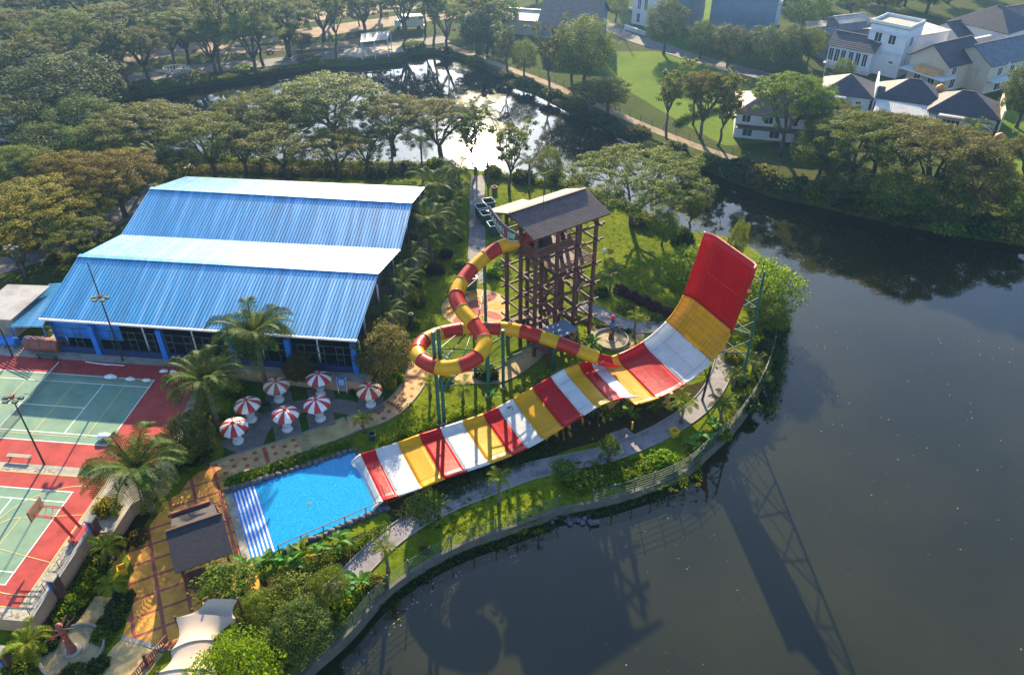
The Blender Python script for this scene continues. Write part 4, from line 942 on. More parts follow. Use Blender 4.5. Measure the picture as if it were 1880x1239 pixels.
# railing along the tent's left side, with posts
tr = thing('timber_railing', 'brown timber railing with slanting bars beside the canvas canopy', 'railing', at(300, 1190, ZG))
a, b = at(310, 1178, ZG), at(238, 1262, ZG)
for z in (0.25, 1.0): MB().bar(a + V(0, 0, z), b + V(0, 0, z), 0.08).build('rail', M['copper'], tr)
for i in range(22): p = a.lerp(b, i / 21); MB().bar(p + V(0, 0, .2), p + V(0, 0, 1.0), 0.05).build('baluster', M['copper'], tr)
for x, y, h, lab in ((352, 1075, 1.6, 'dark timber bollard post standing on the plaza near the canopy tip'), (366, 1082, 1.2, 'short dark post with round foot beside the canopy tip'), (271, 1218, 1.4, 'brown timber post with a round collar on the ramp')):
    c = at(x, y, ZG); b_ = thing('timber_post', lab, 'post', c); MB().box(c + V(0, 0, h / 2), (0.26, 0.26, h), 0.4).build('shaft', M['wood'], b_); MB().cyl(c, c + V(0, 0, .18), 0.5, 0.45, 12).build('foot', M['copper'], b_)
def totem(px, py, rad, label, seed, blue=False):
    c = at(px, py, ZG); rg = random.Random(seed); t = thing('totem_fountain', label, 'sculpture', c)
    MB().lathe([(rad, 0), (rad, 0.30), (rad - 0.18, 0.32), (rad - 0.2, 0.16), (0.05, 0.16)], 36, c).build('round_basin', plain('basin_concrete', (0.33, 0.26, 0.14), 0.9, var=0.4, scale=1.2, dirt=(0.15, 0.12, 0.07)), t)
    mb = MB(); mb.tube([c + V((rad - .06) * math.cos(a), (rad - .06) * math.sin(a), .33) for a in np.linspace(0, 6.2832, 37)], .11, 6, False); mb.build('rim', M['kerb'], t)
    MB().lathe([(0.72, 0.16), (0.72, 0.24), (0.3, 0.26)], 20, c).build('plinth', M['conc'], t)
    MB().tube([c + V(0, 0, z) for z in (0.2, 0.6, 1.2, 2.0, 2.8, 3.4)], [0.42, 0.34, 0.28, 0.25, 0.27, 0.16], 9).build('trunk', M['copper'] if not blue else M['wood'], t)
    for k in range(7):
        a = rg.uniform(0, 6.28); z = rg.uniform(1.7, 3.3); q = c + V(math.cos(a) * 1.1, math.sin(a) * 1.1, z + rg.uniform(-.1, .7)); MB().tube([c + V(0, 0, z), (c + V(0, 0, z)).lerp(q, .5) + V(0, 0, .05), q], [0.11, 0.08, 0.05], 6).build('branch', (M['copper'], M['redp'], M['wood'])[k % 3], t)
    MB().lathe([(0.02, 3.3), (0.22, 3.35), (0.30, 3.55), (0.2, 3.8), (0.02, 3.9)], 9, c).build('carved_head', M['redp'] if blue else M['copper'], t)
    if blue: MB().lathe([(0.27, 2.1), (0.31, 2.2), (0.31, 2.8), (0.27, 2.9)], 9, c).build('painted_band', M['bluep'], t)
totem(134.5, 1196, 2.5, 'carved red tree-trunk sculpture on a round concrete basin beside the ramp', 3)
totem(1122, 625, 2.2, 'carved totem with blue and red paint on a round basin behind the half-pipe', 8, True)
# ================================================================== COURT FURNITURE, POLES, FENCES
wall = thing('retaining_wall', 'orange rendered retaining wall with kerb top below the tennis courts', 'wall', ct(4.6, -20, ZG))
MB().obox((ct(4.55, -16.6) + ct(4.62, -26.2)) / 2 + V(0, 0, -0.5), (ct(4.62, -26.2) - ct(4.55, -16.6)) / 2, V(0.14, 0, 0), V(0, 0, 1.15)).build('wall_face', M['wallp'], wall)
MB().bar(ct(4.55, -16.6, 0.68), ct(4.62, -26.2, 0.68), 0.4, 0.08).build('coping', M['kerb'], wall)
for x, y, lab in ((118, 1104, 'a'), (205, 1005, 'b')):
    c = at(x, y, ZG) if lab == 'a' else ct(4.75, -16.4, ZG)
    pr = thing('wall_pillar', 'brown and blue pillar at mid-length of the retaining wall above the shrubs' if lab == 'a' else 'brown and blue pillar at the upper end of the retaining wall by the basketball hoop', 'pillar', c)
    MB().box(c + V(0.15, 0, 1.65), (0.5, 0.7, 3.3), CA).build('brown_face', M['wood'], pr); MB().box(c + V(-0.22, 0, 2.4), (0.22, 0.74, 1.7), CA).build('blue_face', M['bluep'], pr)
    MB().box(c + V(0, 0, 3.36), (0.85, 0.85, 0.14), CA).build('cap', M['conc'], pr)
c = at(22, 1228, ZG); pr = thing('wall_pillar', 'brown and blue pillar at the lower left corner by the young palm', 'pillar', c)
MB().box(c + V(0.15, 0, 1.3), (0.5, 0.7, 2.6), CA).build('brown_face', M['wood'], pr); MB().box(c + V(-0.22, 0, 1.7), (0.22, 0.74, 1.7), CA).build('blue_face', M['bluep'], pr); MB().box(c + V(0, 0, 2.66), (0.85, 0.85, 0.14), CA).build('cap', M['conc'], pr)
wr = thing('court_wire_fence', 'thin wire rail fence along the top of the retaining wall', 'fence', ct(4.2, -20, 0))
for i in range(5): p = ct(4.3, -16.6 - i * 2.3); MB().cyl(p, p + V(0, 0, 1.6), 0.035, n=6).build('post', M['steel'], wr)
for z in (0.9, 1.6): MB().cyl(ct(4.3, -16.6, z), ct(4.3, -25.8, z), 0.025, n=5).build('rail', M['steel'], wr)
# tennis net
def net(yc, label, pw=6.4):
    t = thing('tennis_net', label, 'net', ct(-11.885, yc))
    for s_ in (-pw, pw): MB().cyl(ct(-11.885, yc + s_, 0), ct(-11.885, yc + s_, 1.1), 0.05, n=6).build('post', M['black'], t)
    MB().bar(ct(-11.885, yc - pw, 1.02), ct(-11.885, yc + pw, 1.02), 0.04, 0.09).build('tape', M['line'], t)
    mb = MB()
    for i in range(int(pw * 2 / 0.16)): y = yc - pw + i * 0.16; mb.bar(ct(-11.885, y, 0.05), ct(-11.885, y, 1.0), 0.012)
    for z in np.arange(0.1, 1.0, 0.12): mb.bar(ct(-11.885, yc - pw, z), ct(-11.885, yc + pw, z), 0.012)
    mb.build('mesh', M['black'], t)
net(0.0, 'sagging tennis net with white tape across the upper court')
# basketball hoop
hp = thing('basketball_hoop', 'rusty red basketball hoop with slatted backboard at the end of the lower court', 'basketball hoop', ct(3.7, -17.1, 0))
MB().box(ct(3.7, -17.1, 0.25), (1.2, 1.9, 0.5), CA).build('base', M['redp'], hp)
for s_ in (-0.62, 0.62):
    for d in (0.0, 0.22):
        MB().bar(ct(3.4 + d, -17.1 + s_, 0.4), ct(2.5 + d * 0.8, -17.1 + s_, 3.0 + d), 0.09).build('mast', M['redp'], hp); MB().bar(ct(2.5 + d * .8, -17.1 + s_, 3.0 + d), ct(0.6, -17.1 + s_ * 0.9, 3.05 + d), 0.07).build('arm', M['redp'], hp)
for i in range(3): MB().bar(ct(2.3 - i * .7, -17.72, 3.1), ct(1.7 - i * .6, -16.5, 3.1), 0.05).build('cross_brace', M['redp'], hp)
bb = MB().obox(ct(0.5, -17.1, 3.3), V(0.03, 0, 0), (ct(0, 1) - ct(0, 0)) * 0.92, V(0, 0, 0.56)).build('backboard', plain('yellowed_board', (0.55, 0.44, 0.20), 0.6, var=0.25), hp)
mb = MB(); d = ct(0, 1) - ct(0, 0)
for z in (2.74, 3.86): mb.bar(ct(0.46, -17.1, z) - d * .95, ct(0.46, -17.1, z) + d * .95, .09)
for s_ in (-.95, .95): mb.bar(ct(0.46, -17.1, 2.7) + d * s_, ct(0.46, -17.1, 3.9) + d * s_, .09)
mb.build('board_frame', M['redp'], bb)
mb = MB(); cc_ = ct(0.15, -17.1, 3.05); mb.tube([cc_ + V(.23 * math.cos(a), .23 * math.sin(a), 0) for a in np.linspace(0, 6.28, 15)], .02, 5, False); mb.build('rim', M['redp'], hp)
def flood(px, py, z0, h, label, cross, lean=(0, 0)):
    c = at(px, py, z0); t = thing('floodlight_pole', label, 'lamp post', c); top = c + V(lean[0], lean[1], h)
    MB().cyl(c, top, 0.11, 0.06, 8).build('pole', M['black'], t); hz_ = c.lerp(top, cross)
    MB().bar(hz_ - V(0.8, 0, 0), hz_ + V(0.8, 0, 0), 0.07).build('crossarm', M['steel'], t); MB().bar(hz_ - V(0, 0.5, 0), hz_ + V(0, 0.5, 0), 0.07).build('crossarm', M['steel'], t)
    for dx, dy in ((-0.75, 0.1), (0.75, 0.1), (-0.45, -0.45), (0.45, -0.45)): MB().box(hz_ + V(dx, dy, -0.12), (0.5, 0.36, 0.2)).build('lamp_head', M['steel'], t)
    MB().box(hz_ + V(0, 0, 0.15), (0.35, 0.35, 0.3)).build('gear_box', M['copper'], t)
flood(81.5, 852, 0, 9.0, 'tall black floodlight pole with four lamps between the two courts', 0.99)
flood(226, 662, 0, 13.6, 'slim black floodlight mast in front of the blue roof, lamps at two thirds height', 0.665)
flood(24, 655, 0, 9.0, 'dark floodlight pole at the left edge by the blue piers', 0.98)
flood(45, 515, 0, 5.5, 'short floodlight pole with white lamps in the trees left of the hall', 0.96)
for a, b, lab in (((157, 664), (200, 670), 'white plastic pipe lying on the red court by the blue low wall'), ((190, 668), (228, 671), 'second white plastic pipe end to end with the first, below the mast')):
    MBp = MB().cyl(at(*a, 0.07), at(*b, 0.07), 0.06, n=8).build('loose_pipe', M['white']); tag(MBp, lab, 'pipe')
def bag(px, py, s, label):
    c = at(px, py, 0.01); t = thing('bundle', label, 'bag', c); rg = random.Random(px); rock(c + V(0, 0, s * .35), s, s * .6, s * .38, rg).build('sack', M['white'], t, True); rock(c + V(s * .7, 0, s * .25), s * .4, s * .35, s * .28, rg).build('knot', M['white'], t, True)
for x, y, s, lab in ((204, 694, .7, 'long white sheet bundled on the upper court far sideline'), (240, 698, .55, 'small white bundle near the far right corner of the upper court'), (270, 700, .5, 'white bundle lying on the far corner of the upper court'), (301, 683, .5, 'white sack on the red surround by the low wall'), (318, 683, .4, 'smaller white sack right of the sack by the low wall'), (193, 806, .9, 'crumpled white sheet at the near right corner of the upper court')): bag(x, y, s, lab)
def bench(p, yaw, label, mat, L=1.8):
    t = thing('bench', label, 'bench', p); d = V(math.cos(yaw), math.sin(yaw), 0); n = V(-d.y, d.x, 0)
    for k in (-.12, .12): MB().obox(p + n * k + V(0, 0, .45), d * L / 2, n * .10, V(0, 0, .025)).build('slat', mat, t)
    for k in (-.4, .4): MB().obox(p + d * L * k + V(0, 0, .22), d * .05, n * .2, V(0, 0, .21)).build('leg', mat, t)
bench(at(38, 842, 0), CA, 'weathered grey bench on the red strip between the courts', M['conc'], 2.6)
bench(at(88, 658, 0), CA, 'dark green bench at the head of the upper court net', M['binr'], 2.6)
# planter and litter bins
def bin_(px, py, z, w_, h, mat, label, rimm=None, yaw=0.3, cat='bin', name='planter_bin'):
    c = at(px, py, z); t = thing(name, label, cat, c); mb = MB(); x, y = w_ / 2, w_ / 2; a = []
    for zz, k in ((0, .82), (h, 1.0), (h, .84), (h * .55, .78)): a.append([c + V(*rz2(sx * x * k, sy * y * k, yaw), zz) for sx, sy in ((-1, -1), (1, -1), (1, 1), (-1, 1))])
    for i in range(3):
        for k in range(4): mb.quad(a[i][k], a[i][(k + 1) % 4], a[i + 1][(k + 1) % 4], a[i + 1][k])
    mb.quad(*a[0][::-1]); mb.quad(*a[3]); mb.build('body', mat, t)
    r_ = MB()
    for k in range(4): r_.bar(a[1][k] + V(0, 0, .03), a[1][(k + 1) % 4] + V(0, 0, .03), .1, .06)
    r_.build('rim', rimm or mat, t); return t
for x, y, lab in ((884, 398, 'green bin with white rim, leftmost of the group beside the cobble path'), (897, 388, 'green bin tilted open at the rear of the group beside the cobble path'), (893, 410, 'green bin with white rim at the near side of the group by the cobble path'), (907, 430, 'large green bin standing alone just above the tube slide start'), (863, 528, 'green bin with white rim tucked beside the tube slide curve')):
    bin_(x, y, ZG, 1.8, 1.9, M['binr'], lab, M['white'], 0.35)
bin_(1237, 800, ZG, .8, .8, M['yellow'], 'yellow square litter bin on the lawn beside the shore walk', None, .4)
bin_(228, 1052, ZG, .75, .8, M['yellow'], 'yellow wire planter box beside the plaza edge', None, .5)
bin_(1187, 590, ZG, .6, .5, M['yellow'], 'small yellow box on the lawn behind the totem', None, .2)
bin_(684, 806, ZG, .7, .8, M['binr'], 'grey green planter under the small palm by the pool rocks', None, .1)
bin_(490, 752, ZG, .9, .8, M['binr'], 'dark litter bin between the parasols at the left', None, .5)
bin_(908, 352, ZG, .8, .9, M['copper'], 'rust coloured drum on the grass behind the tower', None, .5)
c = at(1160, 788, ZG); o = thing('marker_post', 'yellow marker post beside the square pad by the slide bed', 'post', c); MB().cyl(c, c + V(0, 0, 1.0), .12, n=8).build('shaft', M['yellow'], o); MB().cyl(c + V(0, 0, 1.0), c + V(0, 0, 1.1), .14, .08, 8).build('cap', M['yellow'], o)
c = at(630, 722, ZG); nb = thing('notice_board', 'blue notice board on white legs behind the parasols', 'notice board', c)
for s_ in (-.5, .5): MB().cyl(c + V(s_, 0, 0), c + V(s_, 0.1, 2.3), .05, n=6).build('leg', M['white'], nb)
pn = MB().obox(c + V(0, .05, 1.65), V(.5, 0, 0), V(0, .03, 0), V(0, 0, .6)).build('panel', M['bluep'], nb); 
for i in range(4): MB().obox(c + V(0, .012, 1.95 - i * .22), V(.33, 0, 0), V(0, .012, 0), V(0, 0, .05)).build('printed_line', M['white'], pn)
c = at(757, 605, ZG); o = thing('drain_pipe', 'black upright pipe standing on the lawn beside the loop slide', 'pipe', c); MB().cyl(c, c + V(0, 0, 2.4), .28, n=12).build('barrel', M['black'], o); MB().lathe([(.28, 2.4), (.32, 2.4), (.32, 2.5), (.2, 2.5), (.2, 2.3)], 12, c).build('collar', M['steel'], o)
c = at(1109, 468, ZG + .2); o = thing('lawn_lamp', 'small white globe lamp on the grass right of the tower', 'lamp', c); MB().cyl(c, c + V(0, 0, .5), .07, n=6).build('stem', M['black'], o); rock(c + V(0, 0, .75), .38, .38, .36, random.Random(1)).build('globe', M['white'], o, True)
c = at(286, 905, ZG); o = thing('blue_board', 'tall blue panel standing behind the big palm at the plaza corner', 'panel', c); MB().box(c + V(0, 0, 1.6), (.75, .18, 3.2), R(20)).build('face', M['bluep'], o); MB().box(c + V(0, 0, .1), (1.0, .5, .2), R(20)).build('foot', M['conc'], o)
# ------------------------------------------------------------------ shore fence: posts and five rails
def fence(pts, label, h=1.7, n=5, step=2.3, mat='steel', base=0.1, rr=0.022):
    S = resample(spline(pts, 12), step); t = thing('rail_fence', label, 'fence', S[0])
    for i in range(n):
        mb = MB(); mb.tube([p + V(0, 0, base + h * (0.15 + 0.8 * i / (n - 1))) for p in S], rr, 5); mb.build('rail', M[mat], t)
    for p in S:
        po = MB().cyl(p + V(0, 0, base - .1), p + V(0, 0, base + h), .055, n=6).build('post', M[mat], t); MB().cyl(p + V(0, 0, base + h), p + V(0, 0, base + h + .12), .09, .05, 6).build('finial', M['conc'], po)
inl = []
for i, p in enumerate(SW):
    t = SW[min(i + 1, len(SW) - 1)] - SW[max(i - 1, 0)]; n = V(-t.y, t.x, 0).normalized(); inl.append(p + n * 0.02)
fence(inl[2:34], 'weathered five-rail steel fence along the lower shore wall'); fence(inl[35:68], 'green five-rail steel fence along the right-hand shore wall')
fence([at(x, y, ZB) for x, y in ((990, 135), (1090, 183), (1200, 232), (1300, 270), (1380, 295), (1470, 330))], 'low wire fence beside the dirt path on the far right bank', 1.3, 3, 3.2, 'steel', 0.0, 0.02)
# ------------------------------------------------------------------ far bank: pavilion, truck, round seat, motorbikes
pv = thing('lake_pavilion', 'open pavilion with pale tin roof on a concrete quay at the far shore', 'pavilion', at(690, 105, ZB))
q = [at(x, y, ZB) for x, y in ((622, 104), (668, 108), (742, 96), (735, 87), (640, 93))]
MB().prism(q, ZW - .5, ZB + .35).build('quay', M['conc'], pv)
a, b, c_, d = at(662, 78, ZB + 4.2), at(711, 73, ZB + 4.2), at(703, 69, ZB + 4.6), at(661, 73, ZB + 4.6)
b = a + (b - a); c_ = b + V(0.3, 4.0, .9); d = a + V(-.3, 4.0, .9)
slab4(a, b, c_, d, .1, 'roof', M['tin'], pv)
for p in (a, b, c_, d, (a + b) / 2): MB().cyl(V(p.x, p.y, ZB), V(p.x, p.y, p.z), .10, n=6).build('post', M['wwall'], pv)
MB().bar(V(a.x, a.y, ZB + 1.3), V(b.x, b.y, ZB + 1.3), .08).build('rail', M['wwall'], pv); MB().bar(V(a.x, a.y + 2, ZB + .8), V(b.x, b.y + 2, ZB + .8), .8, .1).build('table', M['copper'], pv)
tk = thing('box_truck', 'white box truck parked among the far trees', 'truck', at(755, 55, ZB)); c = at(758, 53, ZB); ya = R(8); du, dv = V(math.cos(ya), math.sin(ya), 0), V(-math.sin(ya), math.cos(ya), 0)
MB().obox(c + V(0, 0, 2.2), du * 2.9, dv * 1.2, V(0, 0, 1.3)).build('cargo_box', M['white'], tk)
cb = MB().obox(c - du * 3.9 + V(0, 0, 1.5), du * .8, dv * 1.1, V(0, 0, 1.0)).build('cab', M['white'], tk); MB().obox(c - du * 4.45 + V(0, 0, 1.9), du * .28, dv * .95, V(0, 0, .45)).build('windscreen', M['glass'], cb)
MB().obox(c - du * .6 + V(0, 0, .75), du * 3.9, dv * .5, V(0, 0, .15)).build('chassis', M['black'], tk)
for u in (-3.8, 1.6):
    for s_ in (-1.0, 1.0): wl = MB().cyl(c + du * u + dv * (s_ - .15) + V(0, 0, .5), c + du * u + dv * (s_ + .15) + V(0, 0, .5), .5, n=12).build('wheel', M['black'], tk)
rs = thing('round_seat', 'white slatted round seat under a tree on the far shore', 'bench', at(325, 132, ZB)); c = at(325, 132, ZB)
for k in range(24): a = R(15 * k); MB().obox(c + V(3 * math.cos(a), 1.9 * math.sin(a), .5), V(.09, 0, 0), V(0, .05, 0), V(0, 0, .5)).build('slat', M['white'], rs)
mb = MB(); mb.tube([c + V(3 * math.cos(a), 1.9 * math.sin(a), 1.0) for a in np.linspace(0, 6.283, 25)], .08, 6, False); mb.build('top_ring', M['white'], rs)
def bike(px, py, label):
    c = at(px, py, ZB); t = thing('motorbike', label, 'motorbike', c)
    for s_ in (-.6, .6): MB().cyl(c + V(s_, -.06, .3), c + V(s_, .06, .3), .3, n=12).build('wheel', M['black'], t)
    MB().bar(c + V(-.5, 0, .55), c + V(.35, 0, .6), .25, .3).build('body', M['redp'], t); MB().bar(c + V(-.6, 0, .8), c + V(.1, 0, .8), .28, .12).build('seat', M['black'], t); MB().bar(c + V(.4, -.3, 1.0), c + V(.4, .3, 1.0), .05).build('handlebar', M['steel'], t); MB().bar(c + V(.6, 0, .3), c + V(.4, 0, 1.0), .06).build('fork', M['steel'], t)
bike(497, 98, 'motorbike on the lake road left of the pavilion'); bike(646, 72, 'motorbike on the lake road just behind the pavilion roof')
# stone pile and floating litter
mb = MB(); rg = random.Random(77)
for i in range(330):
    cl_ = rg.random()
    if cl_ < .22: x, y = rg.uniform(1000, 1880), rg.uniform(540, 1239)
    elif cl_ < .7: cx, cy = rg.choice(((1520, 600), (1750, 640), (1860, 655), (1700, 690), (1470, 640), (1560, 760), (1640, 850), (1760, 760), (1250, 1010))); x, y = rg.gauss(cx, 48), rg.gauss(cy, 22)
    else: k = rg.randrange(2, 30); p = SW[k]; x = y = None
    if x is None: q = p + V(rg.uniform(0.5, 2.6), -rg.uniform(.6, 2.4), 0)
    else: q = at(x, y, ZW)
    s_ = rg.choice((.04, .05, .07, .12)) * (1.0 if x is None else .8); a = rg.uniform(0, 3.14); e = V(math.cos(a) * s_, math.sin(a) * s_, 0); f = V(-e.y, e.x, 0) * rg.uniform(.35, .8); z = V(0, 0, ZW + .015 - q.z)
    mb.quad(q + z - e, q + z - f, q + z + e + V(0, 0, .02), q + z + f)
tag(mb.build('floating_leaves', plain('dry_leaf', (0.34, 0.27, 0.20), .8, var=.5, scale=6)), 'scattered dry leaves and scraps floating on the lake', 'leaves', kind='stuff')
c = at(1035, 955, ZW); o = thing('rubble_heap', 'heap of broken concrete blocks at the foot of the shore wall', 'rubble', c); rg = random.Random(9)
for i in range(16): p = c + V(rg.uniform(-1.2, 3.0), rg.uniform(-.6, .9), rg.uniform(.05, .35)); MB().box(p, (rg.uniform(.3, 1.0), rg.uniform(.3, .7), rg.uniform(.15, .35)), rg.uniform(0, 3)).build('block', M['rock'], o)
# ================================================================== VEGETATION
def np_mesh(name, v, mat, k=4):
    n = len(v) // k; me = bpy.data.meshes.new(name); me.vertices.add(n * k); me.vertices.foreach_set('co', np.ascontiguousarray(v, dtype=np.float32).ravel())
    me.loops.add(n * k); me.loops.foreach_set('vertex_index', np.arange(n * k, dtype=np.int32)); me.polygons.add(n); me.polygons.foreach_set('loop_start', np.arange(0, n * k, k, dtype=np.int32))
    me.polygons.foreach_set('loop_total', np.full(n, k, dtype=np.int32)); me.materials.append(mat); me.update(calc_edges=True); me.validate(); return me
def leafcloud(rs, C, Rd, per, size, upb=0.5, shell=2.6, asp=0.5):
    """leaf-sized faces spread through clumps"""
    C, Rd = np.repeat(np.array(C, float), per, 0), np.repeat(np.array(Rd, float), per, 0); n = len(C)
    d = rs.normal(size=(n, 3)); d /= np.linalg.norm(d, axis=1)[:, None]; r = rs.rand(n, 1) ** (1 / shell)
    p = C + d * r * Rd; nm = d * 0.6 + np.array([0, 0, upb]) + rs.normal(size=(n, 3)) * 0.45; nm /= np.linalg.norm(nm, axis=1)[:, None]
    t = np.cross(nm, rs.normal(size=(n, 3))); t /= np.linalg.norm(t, axis=1)[:, None] + 1e-9; b = np.cross(nm, t)
    L = size * (0.65 + 0.7 * rs.rand(n, 1)); v = np.stack([p - t * L * .5, p - b * L * asp * .5 + nm * L * .06, p + t * L * .5 - nm * L * .08, p + b * L * asp * .5 + nm * L * .06], 1); return v.reshape(-1, 3)
def limb(mb, rg, a, b, r0, r1, sag=0.0, n=4, m=6):
    pts = []; 
    for i in range(n + 1):
        t = i / n; p = a.lerp(b, t) + V(0, 0, sag * math.sin(math.pi * t)); 
        if 0 < i < n: p += V(rg.uniform(-1, 1), rg.uniform(-1, 1), rg.uniform(-.5, .5)) * (b - a).length * 0.045
        pts.append(p)
    mb.tube(pts, [r0 + (r1 - r0) * i / n for i in range(n + 1)], m); return pts
def mk_rain(seed, Rn=7.0, Hn=9.6, nc=150, per=150, mat='rain', flat_=0.30, size=0.24):
    rg = random.Random(seed); rs = np.random.RandomState(seed); mb = MB(); fork = V(rg.uniform(-.4, .4), rg.uniform(-.4, .4), Hn * 0.27)
    limb(mb, rg, V(0, 0, 0), fork, .42, .34, 0, 3, 8); ends = []; nl = rg.randint(5, 7)
    def dome(r): return Hn * (1 - flat_) + Hn * flat_ * math.sqrt(max(0, 1 - (r / (Rn * 1.06)) ** 2))
    lob = [(rg.uniform(0.82, 1.12)) for _ in range(9)]
    for i in range(nl):
        a = 2 * math.pi * (i + rg.uniform(-.3, .3)) / nl; rr = Rn * rg.uniform(.36, .5); q = V(math.cos(a) * rr, math.sin(a) * rr, dome(rr) * .76); pts = limb(mb, rg, fork, q, .22, .12, -.25)
        for k in range(3):
            a2 = a + rg.uniform(-.55, .55); r2 = Rn * rg.uniform(.62, .95); e = V(math.cos(a2) * r2, math.sin(a2) * r2, dome(r2) * .93); s_ = pts[rg.choice((2, 3, 4))]; p2 = limb(mb, rg, s_, e, .10, .035, .15, 4, 5); ends += p2[2:]
            for _ in range(2):
                s2 = rg.choice(p2[1:4]); a3 = a2 + rg.uniform(-.9, .9); r3 = min(Rn * .98, math.hypot(s2.x, s2.y) + rg.uniform(.6, 2.2)); e3 = V(math.cos(a3) * r3, math.sin(a3) * r3, dome(r3) * .95); limb(mb, rg, s2, e3, .05, .02, .1, 3, 4)
    C, Rd = [], []
    for i in range(nc):
        r = Rn * math.sqrt((i + .5) / nc); a = i * 2.39996 + rg.uniform(-.3, .3); r *= lob[int((a % 6.283) / 6.284 * 9)] * rg.uniform(.93, 1.07)
        if rg.random() < 0.10: continue
        z = dome(min(r, Rn)) + rg.uniform(-1.0, .35); s_ = rg.uniform(.65, 1.35); C.append((math.cos(a) * r, math.sin(a) * r, z)); Rd.append((s_, s_ * rg.uniform(.7, 1), s_ * rg.uniform(.24, .4)))
        if rg.random() < .35: C.append((math.cos(a) * r * .9, math.sin(a) * r * .9, z - rg.uniform(.9, 2.0))); Rd.append((s_ * .7, s_ * .7, s_ * .3))
    return mb.mesh('trunk', M['bark'], smooth=True), np_mesh('crown', leafcloud(rs, C, Rd, per, size, 1.15), M[mat])
def mk_dense(seed, Rn=4.0, Hc=5.2, Rz=3.6, nc=85, per=170, mat='dense', size=0.24):
    rg = random.Random(seed); rs = np.random.RandomState(seed); mb = MB(); limb(mb, rg, V(0, 0, 0), V(0, 0, Hc - Rz * .4), .3, .2, 0, 3, 7)
    for i in range(6): a = i * 1.05 + rg.uniform(-.3, .3); limb(mb, rg, V(0, 0, Hc - Rz * .55), V(math.cos(a) * Rn * .6, math.sin(a) * Rn * .6, Hc + rg.uniform(-.3, .6) * Rz), .12, .04, .1, 4, 5)
    C, Rd = [], []
    for i in range(nc):
        z = 1 - 2 * (i + .5) / nc; a = i * 2.39996; q = math.sqrt(1 - z * z); k = rg.uniform(.62, 1.04)
        if z < -.65: k *= .8
        C.append((math.cos(a) * q * Rn * k, math.sin(a) * q * Rn * k, Hc + z * Rz * k)); s_ = rg.uniform(.65, 1.2); Rd.append((s_, s_, s_ * .75))
    return mb.mesh('trunk', M['bark'], smooth=True), np_mesh('crown', leafcloud(rs, C, Rd, per, size, .8), M[mat])
def mk_sparse(seed, Rn=4.0, Hn=12.0, mat='rain', per=34, size=.36, lean=0.0):
    rg = random.Random(seed); rs = np.random.RandomState(seed); mb = MB(); f = V(rg.uniform(-.5, .5) + lean, rg.uniform(-.5, .5), Hn * rg.uniform(.25, .4)); limb(mb, rg, V(0, 0, 0), f, .26, .18, 0, 4, 7); C, Rd = [], []
    for i in range(rg.randint(6, 8)):
        a = i * .9 + rg.uniform(-.3, .3); rr = Rn * rg.uniform(.3, .7); q = V(f.x + math.cos(a) * rr, f.y + math.sin(a) * rr, Hn * rg.uniform(.7, .95)); p = limb(mb, rg, f.lerp(V(0, 0, f.z), rg.uniform(0, .3)), q, .12, .035, -.5, 5, 5)
        for k in range(7):
            s_ = p[rg.randint(2, 5)]; e = s_ + V(rg.uniform(-1, 1) * Rn * .4, rg.uniform(-1, 1) * Rn * .4, rg.uniform(.4, 2.0)); limb(mb, rg, s_, e, .04, .012, .05, 3, 4)
            for _ in range(2): C.append(tuple(s_.lerp(e, rg.uniform(.55, 1.1)))); z = rg.uniform(.45, .85); Rd.append((z, z, z * .6))
    return mb.mesh('trunk', M['bark'], smooth=True), np_mesh('crown', leafcloud(rs, C, Rd, per, size, .5, 1.6), M[mat])
def mk_shrub(seed, nc=26, per=75, mat='mid', size=.24, Rz=.75):
    rg = random.Random(seed); rs = np.random.RandomState(seed); C, Rd = [], []
    for i in range(nc):
        z = 1 - 1.15 * (i + .5) / nc; a = i * 2.39996; q = math.sqrt(max(0, 1 - z * z)); k = rg.uniform(.6, 1.0); C.append((math.cos(a) * q * k, math.sin(a) * q * k, .15 + max(0, z) * Rz * k)); s_ = rg.uniform(.25, .42); Rd.append((s_, s_, s_ * .8))
    return np_mesh('shrub', leafcloud(rs, C, Rd, per, size, .4), M[mat])
def remat(pair, mat): c = pair[1].copy(); c.materials[0] = M[mat]; return pair[0], c
rain = [mk_rain(11), mk_rain(12, 7.0, 10.4, 160, 140, 'rain', .42), mk_rain(13, 7.0, 9.2, 130, 150, 'rain', .22), mk_rain(14, 7.0, 10.8, 170, 120, 'rain', .5), mk_rain(15, 7.0, 9.8, 120, 150, 'rain', .36)]; K = {'rain': rain, 'rainw': [remat(p, 'rainw') for p in rain], 'big': [mk_rain(31, 11.0, 11.0, 300, 125, 'rain', .30, .26)],
     'rainb': [remat(p, 'mid') for p in rain[:2]], 'olive': [remat(p, 'olive') for p in rain], 'dense': [mk_dense(i + 41) for i in range(3)], 'sparse': [mk_sparse(i + 51) for i in range(4)]}
K['densem'] = [remat(p, 'mid') for p in K['dense']]; K['bright'] = [mk_dense(61, 3.4, 3.6, 2.6, 62, 110, 'bright', .26), mk_dense(62, 3.4, 3.6, 2.4, 62, 110, 'bright', .26)]; K['denseo'] = [remat(p, 'olive') for p in K['dense']]
K['frangi'] = [mk_rain(71, 2.6, 3.6, 42, 60, 'mid', .42, .26), mk_rain(72, 2.6, 3.6, 42, 60, 'mid', .42, .26)]
NOM = {'rain': (7, 7.9), 'rainw': (7, 7.9), 'rainb': (7, 7.9), 'olive': (7, 7.9), 'big': (11, 9.0), 'dense': (4, 5.2), 'densem': (4, 5.2), 'denseo': (4, 5.2), 'sparse': (4.2, 9.0), 'bright': (3.4, 3.6), 'frangi': (2.6, 3.0)}
cnt = {}
